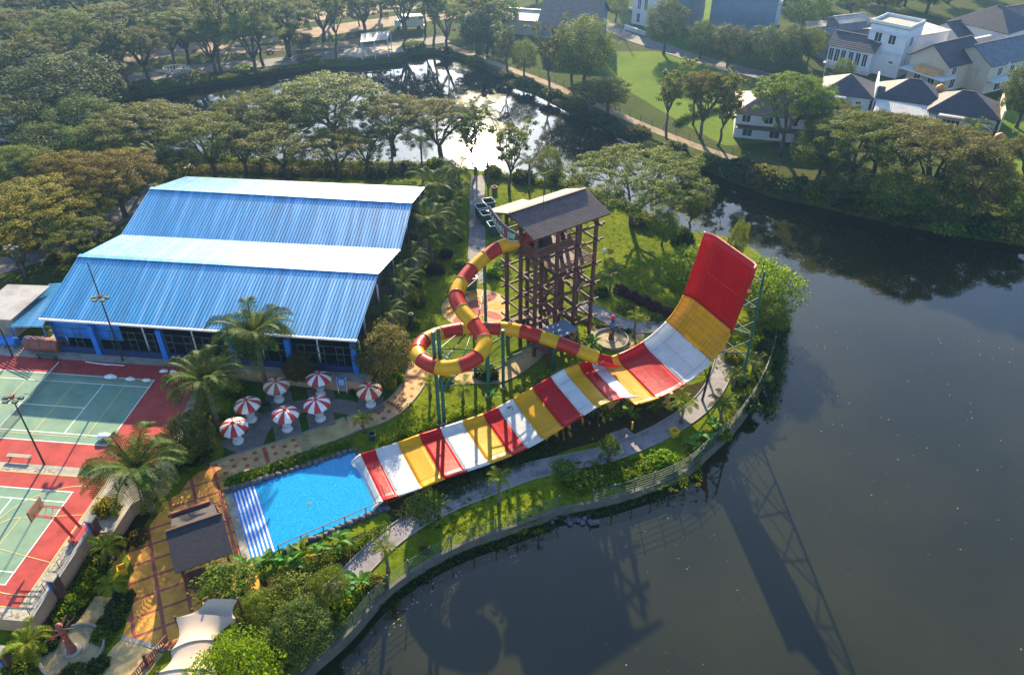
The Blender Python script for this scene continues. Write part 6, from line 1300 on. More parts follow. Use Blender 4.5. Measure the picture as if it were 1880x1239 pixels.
# ------------------------------------------------------------------ shrubs and hedges
SHR = {m: [mk_shrub(i * 5 + len(m), mat=m) for i in range(2)] for m in ('mid', 'dark', 'bright', 'goldl', 'purple', 'olive', 'palmy')}
def shrub(px, py, r_, h, mat, label, zg=ZG, name='shrub', group=None):
    b = at(px, py, zg); o = bpy.data.objects.new(name, SHR[mat][int(px) % 2]); col.objects.link(o); o.location = b; o.rotation_euler = (0, 0, px % 6.28); o.scale = (r_, r_, h / .95); off[o] = b; return tag(o, label, 'shrub', group)
for a in ((205, 958, 1.5, 2.6, 'goldl', 'tall rounded golden-topped bush beside the court terrace'), (255, 990, .9, .8, 'olive', 'low reddish bush at the foot of the ferny palm'), (280, 930, .9, .9, 'dark', 'low dark bush by the stones at the plaza corner'), (215, 1000, .8, .8, 'dark', 'small dark bush right of the low fan palm'),
          (180, 1040, 1.2, 1.0, 'mid', 'leafy shrub below the retaining wall, uppermost'), (165, 1062, 1.2, 1.0, 'bright', 'bright leafy shrub below the retaining wall, second'), (150, 1088, 1.2, 1.0, 'bright', 'bright leafy shrub below the retaining wall, third'), (132, 1110, 1.2, 1.0, 'bright', 'bright leafy shrub beside the mid-length pillar'), (118, 1135, 1.1, 1.0, 'mid', 'leafy shrub below the retaining wall, fifth'), (100, 1160, 1.1, 1.0, 'dark', 'dark shrub above the round basin'), (85, 1185, 1.1, 1.0, 'dark', 'dark shrub left of the round basin'),
          (215, 1120, 1.0, .8, 'dark', 'dark shrub in the planter bulge beside the plaza'), (205, 1145, 1.1, .8, 'dark', 'dark shrub in the planter between ramp and path'), (228, 1100, .9, .7, 'dark', 'dark shrub at the top of the planter bulge'), (190, 1168, .9, .7, 'mid', 'leafy shrub at the lower end of the planter'), (140, 1245, 1.2, .8, 'dark', 'dark shrub in front of the round basin'), (182, 1222, .8, .7, 'dark', 'dark shrub right of the round basin'), (40, 1225, 1.3, 1.1, 'mid', 'leafy shrub in the bottom left corner'),
          (320, 845, 1.6, 2.0, 'dark', 'dark bush under the court-side palm'), (360, 840, 1.6, 1.8, 'dark', 'dark bush left of the front parasol'), (395, 780, 1.5, 1.8, 'mid', 'bush behind the front left parasol'), (305, 850, 1.2, 1.4, 'mid', 'bush between the big palm and the red court'), (430, 720, 1.3, 1.4, 'mid', 'bush left of the rear parasols'), (505, 688, 1.0, 1.6, 'olive', 'flowering bush behind the faded parasol'), (718, 712, .6, 1.5, 'goldl', 'yellow bush right of the rightmost parasol'), (735, 700, .5, 1.0, 'bright', 'small bright bush beside the stone-edged walk'),
          (650, 720, .6, .6, 'dark', 'small dark bush right of the notice board'), (770, 560, 1.0, 1.2, 'olive', 'brownish bush on the lawn beside the hall palms'), (800, 500, 1.2, 1.3, 'purple', 'reddish bush left of the tube slide'), (820, 470, 1.0, 1.0, 'purple', 'reddish bush beside the cobble path'), (845, 490, 1.0, 1.2, 'mid', 'green bush beside the cobble path'), (905, 505, 1.2, 1.0, 'bright', 'bright bush between the tube start and the tower'), (770, 470, 1.2, 1.2, 'mid', 'green bush below the hall-side palms'), (760, 600, .8, 1.0, 'bright', 'bright bush left of the loop slide'),
          (1140, 535, 1.0, .9, 'purple', 'purple bush, leftmost of the purple row'), (1160, 545, 1.0, .9, 'purple', 'purple bush, second of the purple row'), (1180, 555, 1.0, .9, 'purple', 'purple bush, third of the purple row'), (1200, 565, 1.0, .9, 'purple', 'purple bush, fourth of the purple row'), (1222, 575, 1.0, .9, 'purple', 'purple bush, rightmost of the purple row'), (1150, 570, 1.1, .6, 'mid', 'low clipped shrub in front of the purple row'), (1205, 585, 1.0, .5, 'mid', 'low clipped shrub at the right end of the lawn'), (1105, 540, 1.1, .9, 'dark', 'dark bush right of the tower leg'),
          (820, 700, .9, .8, 'mid', 'bush beside the garden path under the loop'), (895, 690, 1.4, 1.3, 'dark', 'dark round bush beneath the tube loop'), (1345, 660, 1.2, 1.4, 'goldl', 'yellow bush beside the half-pipe mast'), (1360, 700, 1.2, 1.2, 'mid', 'bush in the right shore bed'), (1375, 745, 1.3, 1.1, 'dark', 'dark bush by the right fence, lower'), (1395, 700, 1.4, 1.3, 'dark', 'dark bush by the right fence, middle'), (1408, 650, 1.5, 1.6, 'dark', 'dark bush by the right fence, upper'), (1420, 610, 1.6, 1.8, 'dark', 'dark overhanging bush on the right shore'), (1325, 800, 1.0, .9, 'mid', 'bush beside the right fence bend'),
          (1215, 850, 1.6, 1.2, 'bright', 'bright rounded bush behind the green fence'), (1180, 862, 1.4, .9, 'bright', 'bright low bush behind the green fence'), (1140, 872, 1.5, .9, 'bright', 'bright bush left of the rounded one behind the fence'), (1095, 878, 1.5, .9, 'mid', 'bush behind the green fence, left part'), (1060, 885, 1.5, .9, 'mid', 'bush behind the green fence at its left end'), (1265, 820, .6, .6, 'goldl', 'small yellow shrub on the shaded lawn'), (780, 1010, .5, .5, 'olive', 'small red-leaved shrub on the grass strip'), (690, 1075, 1.0, .9, 'olive', 'straggly bush by the lower fence'), (640, 1110, 1.2, 1.0, 'bright', 'bright bush at the lower shore'), (610, 1150, 1.1, 1.0, 'mid', 'bush above the bottom of the shore wall'),
          (520, 1200, 1.5, 1.2, 'dark', 'dark bush at the bottom edge by the shore wall'), (585, 1120, 1.0, .8, 'dark', 'dark bush beside the benches by the shore walk'), (100, 480, 1.2, 1.0, 'olive', 'pale flowering bush left of the hall'), (150, 445, 1.3, 1.1, 'olive', 'pale flowering bush beside the lane left of the hall'), (130, 530, 1.0, .9, 'mid', 'bush in the shade left of the hall roof'), (60, 455, 1.2, 1.2, 'mid', 'bush at the lane edge near the left lamps'),
          (480, 312, 1.6, 1.0, 'olive', 'reddish bush behind the hall roof, left of middle'), (540, 318, 1.8, 1.0, 'olive', 'reddish bush behind the hall roof, middle'), (620, 318, 1.8, 1.2, 'dark', 'dark bush behind the hall roof, right of middle'), (690, 322, 1.8, 1.4, 'dark', 'dark bush behind the hall roof near its right end'), (745, 312, 1.6, 1.6, 'dark', 'dark bush at the water behind the hall'), (1020, 330, 1.6, 2.0, 'mid', 'bush at the water behind the tower'), (320, 330, 1.4, 1.0, 'mid', 'bush at the back left corner of the hall')): shrub(*a)
for x, y, lab in ((260, 160, 'low bush on the far shore below the leftmost slender tree'), (360, 143, 'low bush on the far shore right of the round seat'), (450, 130, 'low bush on the far shore between the tall slender trees'), (570, 112, 'low bush on the far shore left of the quay'), (760, 86, 'low bush right of the quay'), (215, 168, 'low bush at the left end of the far shore')): shrub(x, y, 2.6, 1.3, 'mid', lab, ZB)
for a in ((760, 430, 1.6, 1.8, 'mid', 'tall bush beside the hall side wall, upper'), (758, 520, 1.4, 1.6, 'mid', 'tall bush beside the hall side wall, lower'), (835, 345, 1.4, 1.4, 'olive', 'reddish bush left of the cobble path end'), (800, 312, 1.8, 2.0, 'mid', 'bush at the channel left of the cobble path'), (905, 322, 1.6, 1.8, 'olive', 'dry bush at the channel right of the cobble path'), (960, 332, 1.8, 2.0, 'dark', 'dark bush at the channel behind the tower'), (1060, 350, 1.8, 2.2, 'mid', 'bush at the channel under the huge tree'), (1105, 372, 1.8, 1.8, 'dark', 'dark bush at the channel right of the tower roof'), (840, 440, 1.0, 1.0, 'mid', 'small bush on the lawn strip left of the cobbles'), (1250, 440, 1.8, 1.6, 'dark', 'dark reeds at the channel left of the red wall'), (1180, 410, 1.8, 1.6, 'mid', 'bush at the channel under the right limbs of the huge tree')): shrub(*a)
GB = 'bushes along the far lake edge'
wbx = [('at the lake corner', 815, 95), ('below the dirt path start', 870, 115), ('under the leafy slender tree', 925, 140), ('below the bright small tree', 965, 155), ('under the tall dark-trunked tree', 1010, 175), ('below the largest leafy tree', 1060, 195), ('below the low path tree', 1110, 222), ('left of the slim bare tree', 1170, 245), ('right of the slim bare tree', 1240, 275), ('below the bare multi-stemmed tree', 1300, 298), ('at the wire fence end', 1350, 318), ('left under the bright tall tree', 1400, 335), ('right under the bright tall tree', 1450, 352), ('below the dark leafy tree', 1500, 362), ('left under the broad bright tree', 1560, 378), ('right under the broad bright tree', 1600, 388), ('left under the brownish tree', 1660, 402), ('right under the brownish tree', 1740, 416), ('at the right end of the bank', 1800, 425), ('at the right picture edge', 1850, 432)]
for i, (wh, x, y) in enumerate(wbx): shrub(x, y, 3.0 if x > 1320 else 2.2, 2.6 if x > 1320 else 1.4, ('dark', 'mid', 'dark', 'olive')[i % 4], 'dark waterside bush ' + wh, ZB, 'waterside_bush', GB)
def hedge(px, w_, h, mat, label, zg=ZG, size=.2, dens=60, name='hedge', z0=0.0):
    P = resample(spline([at(x, y, zg) for x, y in px], 8), .45); rs = np.random.RandomState(len(label)); C, Rd = [], []
    for p in P:
        for j in range(3):
            for k in range(2): C.append((p.x + rs.uniform(-1, 1) * w_ * .4, p.y + rs.uniform(-1, 1) * w_ * .4, zg + z0 + h * (.3 + .4 * k) + rs.uniform(-.08, .08))); Rd.append((w_ * .42, w_ * .42, h * .36))
    b = P[0]; v = leafcloud(rs, C, Rd, dens // 3, size, .5); v[:, 0] -= b.x; v[:, 1] -= b.y; v[:, 2] -= b.z; o = bpy.data.objects.new(name, np_mesh(name, v, M[mat])); col.objects.link(o); o.location = b; off[o] = b; return tag(o, label, 'hedge')
hedge([(340, 318), (420, 312), (500, 316), (580, 318), (660, 320)], 2.6, 1.1, 'olive', 'reddish undergrowth strip behind the hall roof', size=.28)
hedge([(660, 320), (720, 318), (770, 312), (830, 310)], 2.4, 1.4, 'dark', 'dark undergrowth by the channel at the right end of the hall', size=.28)
hedge([(360, 292), (450, 298), (560, 302), (680, 304), (800, 308)], 1.6, .8, 'mid', 'weedy fringe along the channel edge behind the hall', size=.28)
hedge([(900, 322), (980, 335), (1060, 348), (1130, 372), (1190, 405), (1260, 432)], 1.8, .9, 'mid', 'weedy fringe along the channel edge behind the tower', size=.28)
hedge([(930, 148), (1010, 180), (1100, 222), (1190, 262), (1290, 305)], 2.4, .9, 'dark', 'dark weedy slope below the dirt path on the far bank', ZB, .3, z0=-.6)
hedge([(250, 172), (360, 150), (470, 134), (590, 117)], 1.8, .7, 'mid', 'grassy fringe along the far shore left of the quay', ZB, .3, z0=-.3)
hedge([(1265, 838), (1310, 800), (1358, 752), (1392, 700), (1408, 655)], 1.4, 1.0, 'mid', 'overgrown planting inside the right-hand shore fence')
hedge([(420, 886), (500, 862), (570, 838), (640, 815)], 1.0, .8, 'mid', 'long clipped hedge between the paved walk and the pool rocks')
hedge([(520, 1062), (600, 1030), (660, 1000), (705, 975)], 1.2, 1.0, 'mid', 'clipped hedge along the near side of the pool')
hedge([(735, 945), (800, 915), (880, 885), (960, 848), (1020, 815)], 1.6, .9, 'dark', 'dark planting strip below the near rim of the slide')
hedge([(705, 818), (760, 792), (830, 768), (890, 745)], 1.0, .5, 'bright', 'bright low planting along the far rim of the slide')
hedge([(1040, 905), (1110, 890), (1190, 868), (1250, 845)], 1.0, .7, 'bright', 'hedge growing through the green fence')
hedge([(1010, 560), (1060, 585), (1110, 603), (1160, 612)], .7, .6, 'dark', 'dark clipped hedge along the lawn path by the tower')
hedge([(1240, 228), (1280, 212), (1340, 202), (1400, 205)], 1.2, 1.0, 'mid', 'curved clipped hedge round the hip-roofed house lawn', ZB, .3)
hedge([(1410, 760), (1425, 700), (1430, 640), (1440, 590)], 1.6, .9, 'dark', 'weedy growth hanging over the right shore wall', ZW, .22, z0=.0)
hedge([(1030, 950), (1120, 935), (1200, 912), (1262, 882)], 1.0, .45, 'dark', 'weedy growth at the foot of the shore wall', ZW, .2)
hedge([(700, 1112), (770, 1062), (850, 1018), (930, 990), (1010, 965)], 1.1, .4, 'dark', 'weeds and moss along the lower shore wall at water level', ZW, .2)
# leafy tufts through the rough grass of the lawn and woods: uncountable
rs = np.random.RandomState(3); C, Rd = [], []; rg = random.Random(4)
for (x0, y0, x1, y1, n) in ((900, 345, 1290, 540, 900), (730, 740, 990, 830, 350), (760, 900, 1000, 980, 280), (1060, 600, 1250, 640, 60), (300, 285, 780, 330, 350), (20, 430, 180, 520, 250), (1050, 840, 1290, 900, 260), (760, 450, 900, 620, 220), (1240, 540, 1420, 700, 260)):
    for i in range(n):
        p = at(rg.uniform(x0, x1), rg.uniform(y0, y1), ZG)
        C.append((p.x, p.y, ZG + .05)); s_ = rg.uniform(.15, .45); Rd.append((s_, s_, .07))
# ================================================================== HOUSES ACROSS THE LAKE
def frame_of(c, ang): a = R(ang); return V(math.cos(a), math.sin(a), 0), V(-math.sin(a), math.cos(a), 0)
def window(par, c, du, n, w_, h, fr='white', panes=2):
    """window with frame, panes and sill set proud of the wall; n = outward"""
    f = MB(); up = V(0, 0, 1)
    for s_ in (-1, 1): f.obox(c + du * s_ * w_ / 2 + n * .03, du * .05, n * .05, up * (h / 2 + .05)); f.obox(c + up * s_ * h / 2 + n * .03, du * w_ / 2, n * .05, up * .05)
    wd = MB().obox(c - n * .02 + n * .03, du * w_ / 2, n * .02, up * h / 2).build('window', M['glass'], par); f.build('frame', M[fr], wd)
    for i in range(1, panes): MB().obox(c + du * (i / panes - .5) * w_ + n * .03, du * .035, n * .045, up * h / 2).build('mullion', M[fr], wd)
    MB().obox(c - up * (h / 2 + .1) + n * .1, du * (w_ / 2 + .12), n * .12, up * .05).build('sill', M[fr], wd)
def tri_uv(o, a, ax, ay): uvmap(o, lambda p: ((p - a).dot(ax), (p - a).dot(ay)))
def roofplane(par, a, b, c, d, mat, th=.14):
    """eave a-b, top d-c; tiles laid in stepped courses"""
    up = (b - a).cross(d - a); up = (up if up.length > 1e-6 else (b - a).cross(c - a)).normalized(); up = up if up.z > 0 else -up; rows = max(4, int((d - a).length / .55)); mb = MB()
    for r_ in range(rows):
        t0, t1 = r_ / rows, (r_ + 1) / rows; p, q, s_, e = a.lerp(d, t0) + up * .06, b.lerp(c, t0) + up * .06, b.lerp(c, t1) + up * .015, a.lerp(d, t1) + up * .015
        mb.quad(p, q, s_, e); mb.quad(p - up * .06, q - up * .06, q, p)
    mb.quad(a - up * th, d - up * th, c - up * th, b - up * th); mb.quad(a - up * th, b - up * th, b + up * .05, a + up * .05); mb.quad(b - up * th, c - up * th, c + up * .02, b + up * .05); mb.quad(d - up * th, a - up * th, a + up * .05, d + up * .02)
    o = mb.build('roof_slope', M[mat], par); ax = (b - a).normalized(); ay = (d - a) - ax * (d - a).dot(ax); tri_uv(o, a, ax, ay.normalized()); return o
def house(name, label, c, ang, L, W, hw, rise, wall, roof, kind='gable', ov=.6, wins=(), zb=ZB, cat='house', t=None):
    """walls with a pitched roof, ridge along the length; wins: (side, along, z, w, h)"""
    du, dv = frame_of(c, ang); c = V(c.x, c.y, zb); t = t or thing(name, label, cat, c); up = V(0, 0, 1)
    MB().obox(c + up * hw / 2, du * L / 2, dv * W / 2, up * hw / 2).build('wall', M[wall], t); zt = c + up * hw; zr = zt + up * rise; e = up * (-rise * ov / (W / 2))
    if kind == 'flat':
        MB().obox(zt + up * .1, du * (L / 2 + .15), dv * (W / 2 + .15), up * .12).build('roof_slab', M['conc'], t); p = MB()
        for s_ in (-1, 1): p.obox(zt + dv * s_ * W / 2 + up * .4, du * (L / 2 + .1), dv * .09, up * .42); p.obox(zt + du * s_ * L / 2 + up * .4, du * .09, dv * (W / 2 - .1), up * .42)
        p.build('parapet', M[wall], t)
    else:
        hip = W / 2 if kind == 'hip' else -ov; r0, r1 = zr - du * (L / 2 - hip), zr + du * (L / 2 - hip)
        A, B, C_, D = zt - du * (L / 2 + ov) - dv * (W / 2 + ov) + e, zt + du * (L / 2 + ov) - dv * (W / 2 + ov) + e, zt + du * (L / 2 + ov) + dv * (W / 2 + ov) + e, zt - du * (L / 2 + ov) + dv * (W / 2 + ov) + e
        roofplane(t, A, B, r1, r0, roof); roofplane(t, C_, D, r0, r1, roof)
        if kind == 'hip': roofplane(t, D, A, r0, r0, roof); roofplane(t, B, C_, r1, r1, roof)
        else:
            for s_ in (-1, 1): g = MB(); q = zt + du * s_ * (L / 2 - .02); g.quad(q - dv * W / 2, q + dv * W / 2, q + up * rise); g.build('gable_wall', M[wall], t)
        MB().bar(r0 + up * .1, r1 + up * .1, .3, .14).build('ridge_cap', M[roof], t)
    for side, al, z, w_, h in wins:
        n, q, ln = {'f': (-dv, du, W), 'b': (dv, du, W), 'l': (-du, dv, L), 'r': (du, dv, L)}[side]; window(t, c + n * ln / 2 + q * al + up * z, q, n, w_, h)
    return t, du, dv, c
# front row
def cen(px, py, z): p = at(px, py, z); return V(p.x, p.y, ZB)
h1, du, dv, c = house('hip_roof_house', 'white house with brown hip roof half hidden behind the tall bright tree', cen(1432, 172, 6.0), -14, 15, 11, 5.2, 2.6, 'wwall', 'tile_b', 'hip', wins=(('f', -5.6, 3.9, 1.6, 1.4), ('f', -1.5, 3.9, 1.6, 1.4), ('f', 3, 3.9, 1.6, 1.4), ('f', -5, 1.2, 1.8, 1.4), ('f', 0, 1.2, 1.8, 1.4), ('f', 4.5, 1.2, 1.8, 1.4), ('l', 0, 3.9, 1.6, 1.4)))
MB().obox(c - dv * 6.4 + V(0, 0, 2.6), du * 7.4, dv * 1.1, V(0, 0, .08)).build('awning', M['tile_b'], h1)
h2, du, dv, c = house('front_house', 'white bungalow with dark tiled roof, left end of the lakeside row', cen(1562, 140, 4.4), -22, 9.5, 9.5, 3.6, 2.6, 'wwall', 'tile_d', 'hip', wins=(('f', -2.6, 1.9, 2.4, 1.2), ('f', 2.6, 1.9, 1.0, .8), ('r', 1.0, 1.8, 1.2, .8), ('r', -2.0, 1.8, 1.2, .8)))
MB().obox(c + du * 5.4 + V(0, 0, 2.8), du * .15, dv * 5.0, V(0, 0, 3.0)).build('party_wall', M['wwall'], h2); MB().obox(c - du * 2.4 - dv * 5.4 + V(0, 0, 1.6), du * 2.4, dv * .9, V(0, 0, 1.6)).build('bay', M['wwall'], h2)
h3, du, dv, c = house('front_house', 'cream bungalow with long dark tiled roof and a white corrugated lean-to', cen(1680, 150, 4.4), -25, 12.0, 9.5, 3.4, 2.7, 'cream', 'tile_d', 'hip', wins=(('f', 4.8, 1.6, .9, .8),))
p0 = c - dv * 4.9; a, b = p0 - du * 6.2 + V(0, 0, 3.0), p0 + du * 5.2 + V(0, 0, 3.0); mb = MB(); lo = -dv * 6.0 + V(0, 0, -.8); n = 26
for i in range(n):
    for f0, f1, hh in ((0, .5, 0), (.5, 1, .07)): q = V(0, 0, hh); mb.quad(a.lerp(b, (i + f0) / n) + lo + q, a.lerp(b, (i + f1) / n) + lo + q, a.lerp(b, (i + f1) / n) + q, a.lerp(b, (i + f0) / n) + q)
mb.build('corrugated_leanto', plain('pale_corrugate', (.50, .48, .44), .45, .2, var=.2, scale=.6), h3)
for q in (a + lo, b + lo, (a + b) / 2 + lo): MB().cyl(V(q.x, q.y, ZB), q, .08, n=6).build('post', M['conc'], h3)
h4, du, dv, c = house('front_house', 'cream bungalow with dark tiled roof beside the water tank, right end of the row', cen(1778, 172, 4.4), -25, 12.0, 9.5, 3.4, 2.7, 'cream', 'tile_d', 'hip', wins=(('f', 4.2, 1.8, 1.3, .8), ('r', 0, 1.8, 1.2, 1.0)))
MB().obox(c - du * 2.0 - dv * 5.8 + V(0, 0, 1.5), du * 2.3, dv * 1.2, V(0, 0, 1.5)).build('bay', M['cream'], h4); window(h4, c - du * 2.0 - dv * 7.0 + V(0, 0, 1.7), du, -dv, 3.2, 1.6, panes=4); MB().obox(c - du * 2.0 - dv * 7.3 + V(0, 0, 3.0), du * 2.6, dv * .5, V(0, 0, .06)).build('awning', M['black'], h4)
MB().obox(c + du * 6.6 + V(0, 0, 2.4), du * .15, dv * 5.4, V(0, 0, 2.6)).build('party_wall', M['cream'], h4)
def tank(p, label, stand=2.2):
    t = thing('water_tank', label, 'water tank', p); b = p + V(0, 0, stand)
    for sx in (-.7, .7):
        for sy in (-.7, .7): MB().cyl(p + V(sx, sy, 0), b + V(sx, sy, 0), .07, n=6).build('stand_leg', M['steel'], t)
    MB().box(b, (1.8, 1.8, .1)).build('platform', M['steel'], t); MB().lathe([(.85, .06), (.9, .3), (.9, 1.3), (.8, 1.6), (.3, 1.85), (.28, 1.95), (.05, 1.95)], 16, b).build('tank', M['orange'], t, True)
p = cen(1722, 178, 1.5); tank(V(p.x, p.y, ZB), 'orange round water tank between the two cream bungalows', 3.4)
p = at(1822, 288, ZB); tank(p, 'orange round water tank on a steel stand on the right lawn', 2.6)
# second row: villa
v1, du, dv, c = house('white_villa', 'three-storey pale blue-white villa block with flat roof and parapet', cen(1640, 75, 5.5), -45, 8.6, 8.0, 10.6, 0, 'wwall', 'tile_d', 'flat', wins=(('f', -2.0, 8.0, 1.6, 2.0), ('f', 1.2, 8.0, 1.6, 2.0), ('f', -2.6, 3.0, 1.6, 2.2), ('r', -1.0, 7.6, 1.4, 2.2), ('f', 2.2, 3.2, 1.0, .6)))
for z in (9.4, 5.4): MB().obox(c - dv * 4.2 + V(0, 0, z), du * 4.5, dv * .35, V(0, 0, .10)).build('ledge', M['wwall'], v1)
v2, du, dv, c = house('villa_wing', 'low white wing with tall glazed windows and dark tiled roof left of the villa', cen(1575, 78, 4.5), -40, 10, 7.5, 5.6, 1.9, 'wwall', 'tile_d', wins=tuple(('f', x, 3.2, 1.1, 2.8) for x in (-4.2, -2.8, -1.4, .4, 2.0, 3.6)) + (('l', 0, 3.2, 3.0, 2.6),))
MB().obox(c - dv * 4.2 + V(0, 0, 1.2), du * 5.3, dv * .6, V(0, 0, .15)).build('terrace_slab', M['wwall'], v2)
v3, du, dv, c = house('cream_house', 'cream two-storey house with steep navy gable roof and orange balcony', cen(1745, 92, 5.8), 30, 12, 9.5, 6.0, 3.2, 'cream', 'tile_d', wins=(('f', -4, 4.4, 1.4, 1.6), ('f', 2, 1.6, 1.8, 1.8), ('l', -1.5, 1.6, 1.6, 2.2), ('l', 2, 1.6, 1.6, 2.2), ('f', -3.4, 1.6, 1.6, 2.0)))
MB().obox(c - du * 7.4 - dv * 1.0 + V(0, 0, 4.1), du * 1.4, dv * 2.6, V(0, 0, .55)).build('balcony', plain('orange_wall', (.60, .32, .12), .8), v3); MB().obox(c - du * 6.8 - dv * .6 + V(0, 0, 3.4), du * 2.4, dv * 5.4, V(0, 0, .12)).build('ledge', M['wwall'], v3)
MB().cyl(c - dv * 2 + V(0, 0, 7), c - dv * 2 + V(0, 0, 10.4), .05, n=5).build('aerial', M['steel'], v3)
v4, du, dv, c = house('grey_roof_house', 'two-storey cream house with grey tiled roof and long white balconies at the right edge', cen(1835, 85, 6.5), 28, 17, 10, 6.4, 2.8, 'cream', 'tile_g', wins=(('f', -5, 4.4, 1.4, 1.8), ('f', -1, 4.4, 1.4, 1.8), ('f', 3, 4.4, 1.4, 1.8), ('f', -4, 1.4, 2.4, 2.2), ('f', 1.5, 1.4, 2.4, 2.2)))
bl = MB().obox(c - dv * 6.0 + V(0, 0, 3.1), du * 8.5, dv * 1.1, V(0, 0, .16)).build('balcony', M['wwall'], v4); MB().obox(c - dv * 7.0 + V(0, 0, 3.75), du * 8.5, dv * .06, V(0, 0, .12)).build('handrail', M['wwall'], bl)
for i in range(24): MB().obox(c - dv * 7.0 + du * (-8.2 + i * .72) + V(0, 0, 3.45), du * .04, dv * .04, V(0, 0, .28)).build('baluster', M['wwall'], bl)
# third row of roofs, far buildings
p = cen(1655, 42, 5); t, du, dv, c = house('rusty_roof_shed', 'shed with rusty and pale tin roof behind the villa', p, 25, 13, 9, 4.5, 1.2, 'bwall', 'tile_b')
p = cen(1690, 52, 6); t = thing('tin_terrace_roof', 'flat cream tin roof terrace adjoining the villa', 'roof', p); d1, d2 = frame_of(p, 25); MB().obox(p + V(0, 0, 7.0), d1 * 6, d2 * 4, V(0, 0, .12)).build('roof', M['tin'], t); MB().obox(p + V(0, 0, 3.4), d1 * 5.6, d2 * 3.6, V(0, 0, 3.4)).build('wall', M['wwall'], t)
house('grey_house', 'grey house with dark roof behind the cream tin roof', cen(1770, 38, 5), 25, 11, 8, 4.4, 2.2, 'wwall', 'tile_d')
house('tall_roof_house', 'house with large grey-brown hip roof in the top right corner', cen(1830, 25, 7), -55, 14, 13, 6.5, 3.6, 'wwall', 'tile_d', 'hip')
house('corner_house', 'hazy house with brown roof at the top right picture corner', cen(1872, 12, 7), 25, 10, 9, 6.0, 2.6, 'cream', 'tile_b')
p = cen(1780, 62, 5.5); t = thing('boundary_wall', 'long cream boundary wall between the grey house and the cream gable house', 'wall', p); d1, d2 = frame_of(p, 28); MB().obox(p + V(0, 0, 2.6), d1 * 9, d2 * .2, V(0, 0, 2.6)).build('face', M['cream'], t); MB().obox(p + V(0, 0, 5.3), d1 * 9.1, d2 * .35, V(0, 0, .1)).build('coping', M['wwall'], t)
house('pale_block', 'pale blue-grey windowless apartment block at the top edge', cen(1368, 12, 6), -18, 16, 12, 11, 0, 'bwall', 'tile_d', 'flat', wins=(('r', 0, 6.5, 3.4, 2.2), ('r', 2.5, 2.6, 2.4, 2.2)), cat='building')
t, du, dv, c = house('pale_annexe', 'pale annexe with balcony right of the apartment block', cen(1408, 20, 4), -18, 7, 9, 8, 0, 'wwall', 'tile_d', 'flat', wins=(('f', -1, 5.6, 2.6, 2.0), ('f', 1.8, 5.6, 1.6, 2.0)), cat='building')
MB().obox(c - dv * 5.4 + V(0, 0, 3.0), du * 4, dv * 1.6, V(0, 0, .1)).build('awning', M['bwall'], t)
house('white_town_house', 'narrow white town house with tall windows at the top edge', cen(1200, 5, 4), -38, 8, 8, 9, 0, 'wwall', 'tile_d', 'flat', wins=(('f', -2, 5.5, 1.0, 3.0), ('f', 0, 5.5, 1.0, 3.0), ('f', 2.2, 2.0, 1.6, 2.2), ('f', -2, 1.8, 1.0, 2.4)), cat='building')
house('blue_grey_block', 'tall blue-grey blank wall building right of the white town house', cen(1255, 0, 5), -40, 9, 8, 12, 0, 'bwall', 'tile_d', 'flat', cat='building')
t, du, dv, c = house('tiled_house', 'large house with ribbed brown tiled roof and blue-grey gable wall behind the path trees', cen(1055, 20, 6.5), -15, 14, 17, 6.4, 4.6, 'bwall', 'tile_b', wins=(('f', -3, 4.4, 1.8, 1.6), ('f', 2, 4.4, 1.8, 1.6), ('f', -1, 1.6, 2.6, 2.0)))
MB().obox(c - dv * 10 + V(0, 0, 3.0), du * 6, dv * 1.8, V(0, 0, .12)).build('porch_roof', M['tile_b'], t)
for s_ in (-5, 0, 5): MB().box(c - dv * 11.4 + du * s_ + V(0, 0, 1.5), (.35, .35, 3.0), R(-15)).build('porch_post', M['wwall'], t)
house('garden_house', 'pale low house with white roof left of the tiled house', cen(960, 18, 4), -15, 9, 8, 4.0, 1.4, 'cream', 'tin')
p = at(1165, 60, ZB); t = thing('low_wall', 'low white garden wall beside the asphalt road', 'wall', p); d1, d2 = frame_of(p, -55); MB().obox(p + V(0, 0, .5), d1 * 4, d2 * .15, V(0, 0, .5)).build('face', M['wwall'], t); MB().obox(p + V(0, 0, 1.05), d1 * 4.05, d2 * .22, V(0, 0, .06)).build('coping', M['wwall'], t)
for i, (x, y, z_, lab) in enumerate(((1510, 45, 3, 'low grey shed roof behind the villa yard'), (1560, 22, 3, 'long low shed with pale roof near the top right'), (1530, 75, 2.6, 'small dark shed at the left of the villa yard'))): house('yard_shed', lab, cen(x, y, z_), 20, 9 if i == 1 else 6, 5, 2.6, .9, 'bwall', ('tile_g', 'tin', 'tile_d')[i], cat='shed')
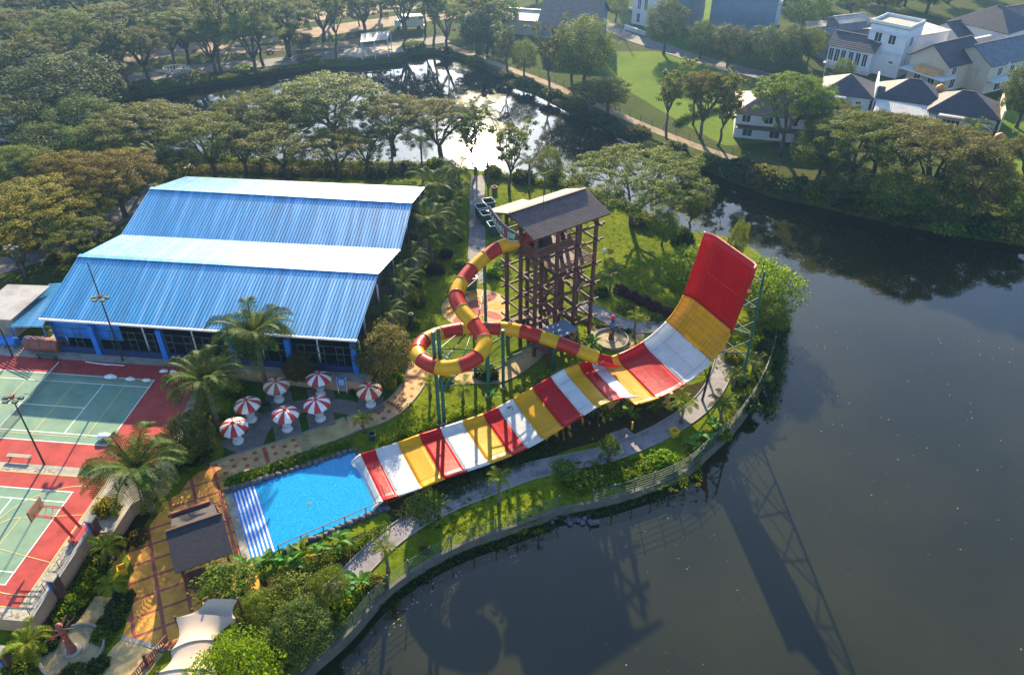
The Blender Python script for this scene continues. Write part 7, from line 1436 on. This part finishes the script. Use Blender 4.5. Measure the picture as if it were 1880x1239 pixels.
def car(px, py, ang, mat, label):
    c = at(px, py, ZB); d1, d2 = frame_of(c, ang); t = thing('parked_car', label, 'car', c); up = V(0, 0, 1); mb = MB(); pr = [(-2.1, .35), (-2.15, .75), (-1.9, .9), (-1.0, .95), (-.4, 1.42), (1.2, 1.42), (1.9, .98), (2.1, .9), (2.15, .4)]
    for s_ in (-.82, .82): mb.quad(*[c + d1 * x + d2 * s_ + up * z for x, z in (pr if s_ > 0 else pr[::-1])])
    for i in range(len(pr)): (x0, z0), (x1, z1) = pr[i], pr[(i + 1) % len(pr)]; mb.quad(c + d1 * x0 - d2 * .82 + up * z0, c + d1 * x1 - d2 * .82 + up * z1, c + d1 * x1 + d2 * .82 + up * z1, c + d1 * x0 + d2 * .82 + up * z0)
    mb.build('body', M[mat], t)
    MB().obox(c - d1 * .72 + up * 1.2, d1 * .26 - up * -.20, d2 * .72, up * .02 + d1 * -.02).build('windscreen', M['glass'], t)
    for s_ in (-.83, .83): MB().obox(c + d1 * .45 + d2 * s_ + up * 1.18, d1 * .75, d2 * .012, up * .16).build('side_window', M['glass'], t)
    for x in (-1.35, 1.35):
        for s_ in (-.8, .8): MB().cyl(c + d1 * x + d2 * (s_ - .09) + up * .32, c + d1 * x + d2 * (s_ + .09) + up * .32, .32, n=12).build('wheel', M['black'], t)
car(1166, 22, -55, 'white', 'white car parked by the road at the top edge left of the town house')
# air-conditioner boxes, roof tanks and wires on the houses
def ac(par, c): MB().box(c, (.9, .4, .6), R(-25)).build('air_conditioner', M['white'], par)
ac(v1, at(1610, 88, 4.6)); ac(h2, at(1590, 168, 2.0)); ac(h4, at(1815, 190, 2.0)); ac(v4, at(1850, 118, 4.6))
for par, x, y, z in ((h3, 1660, 118, 6.2), (h4, 1790, 145, 6.2), (v2, 1590, 62, 7.0)): p = at(x, y, z); MB().cyl(p, p + V(0, 0, 2.4), .04, n=5).build('aerial', M['steel'], par); MB().bar(p + V(-.5, 0, 2.2), p + V(.5, 0, 2.2), .04).build('aerial_arm', M['steel'], par)
for k, (x, y, lab) in enumerate(((1500, 190, 'grey utility pole between the hip-roofed house and the bungalow'), (1330, 112, 'grey utility pole among the street trees'), (1140, 62, 'grey utility pole at the road bend beside the blue-grey gable'))):
    c = at(x, y, ZB); t = thing('utility_pole', lab, 'utility pole', c); MB().cyl(c, c + V(0, 0, 9), .14, .10, 8).build('pole', M['conc'], t); MB().bar(c + V(-.9, 0, 8.4), c + V(.9, 0, 8.4), .1).build('crossarm', M['black'], t)
# ------------------------------------------------------------------ grass tufts (ground cover) and hazy air
tv = leafcloud(np.random.RandomState(8), C, Rd, 22, .15, .25)
tag(bpy.data.objects.new('grass_tufts', np_mesh('grass_tufts', tv, M['bright'])), 'rough grass tufts through the garden lawns', 'grass', kind='stuff'); col.objects.link(bpy.data.objects['grass_tufts'])
m, t, n, o = newmat('morning_haze'); pvn = n.new('ShaderNodeVolumePrincipled'); pvn.inputs['Color'].default_value = (.30, .56, 1.0, 1); pvn.inputs['Density'].default_value = HAZE; pvn.inputs['Anisotropy'].default_value = .8
t.links.new(pvn.outputs[0], o.inputs['Volume'])
hb = MB(); hb.obox((0, 800, 29), (1700, 0, 0), (0, 1100, 0), (0, 0, 35)); ho = hb.build('haze', m); tag(ho, 'thin morning haze over the lake and gardens', 'haze', kind='stuff')
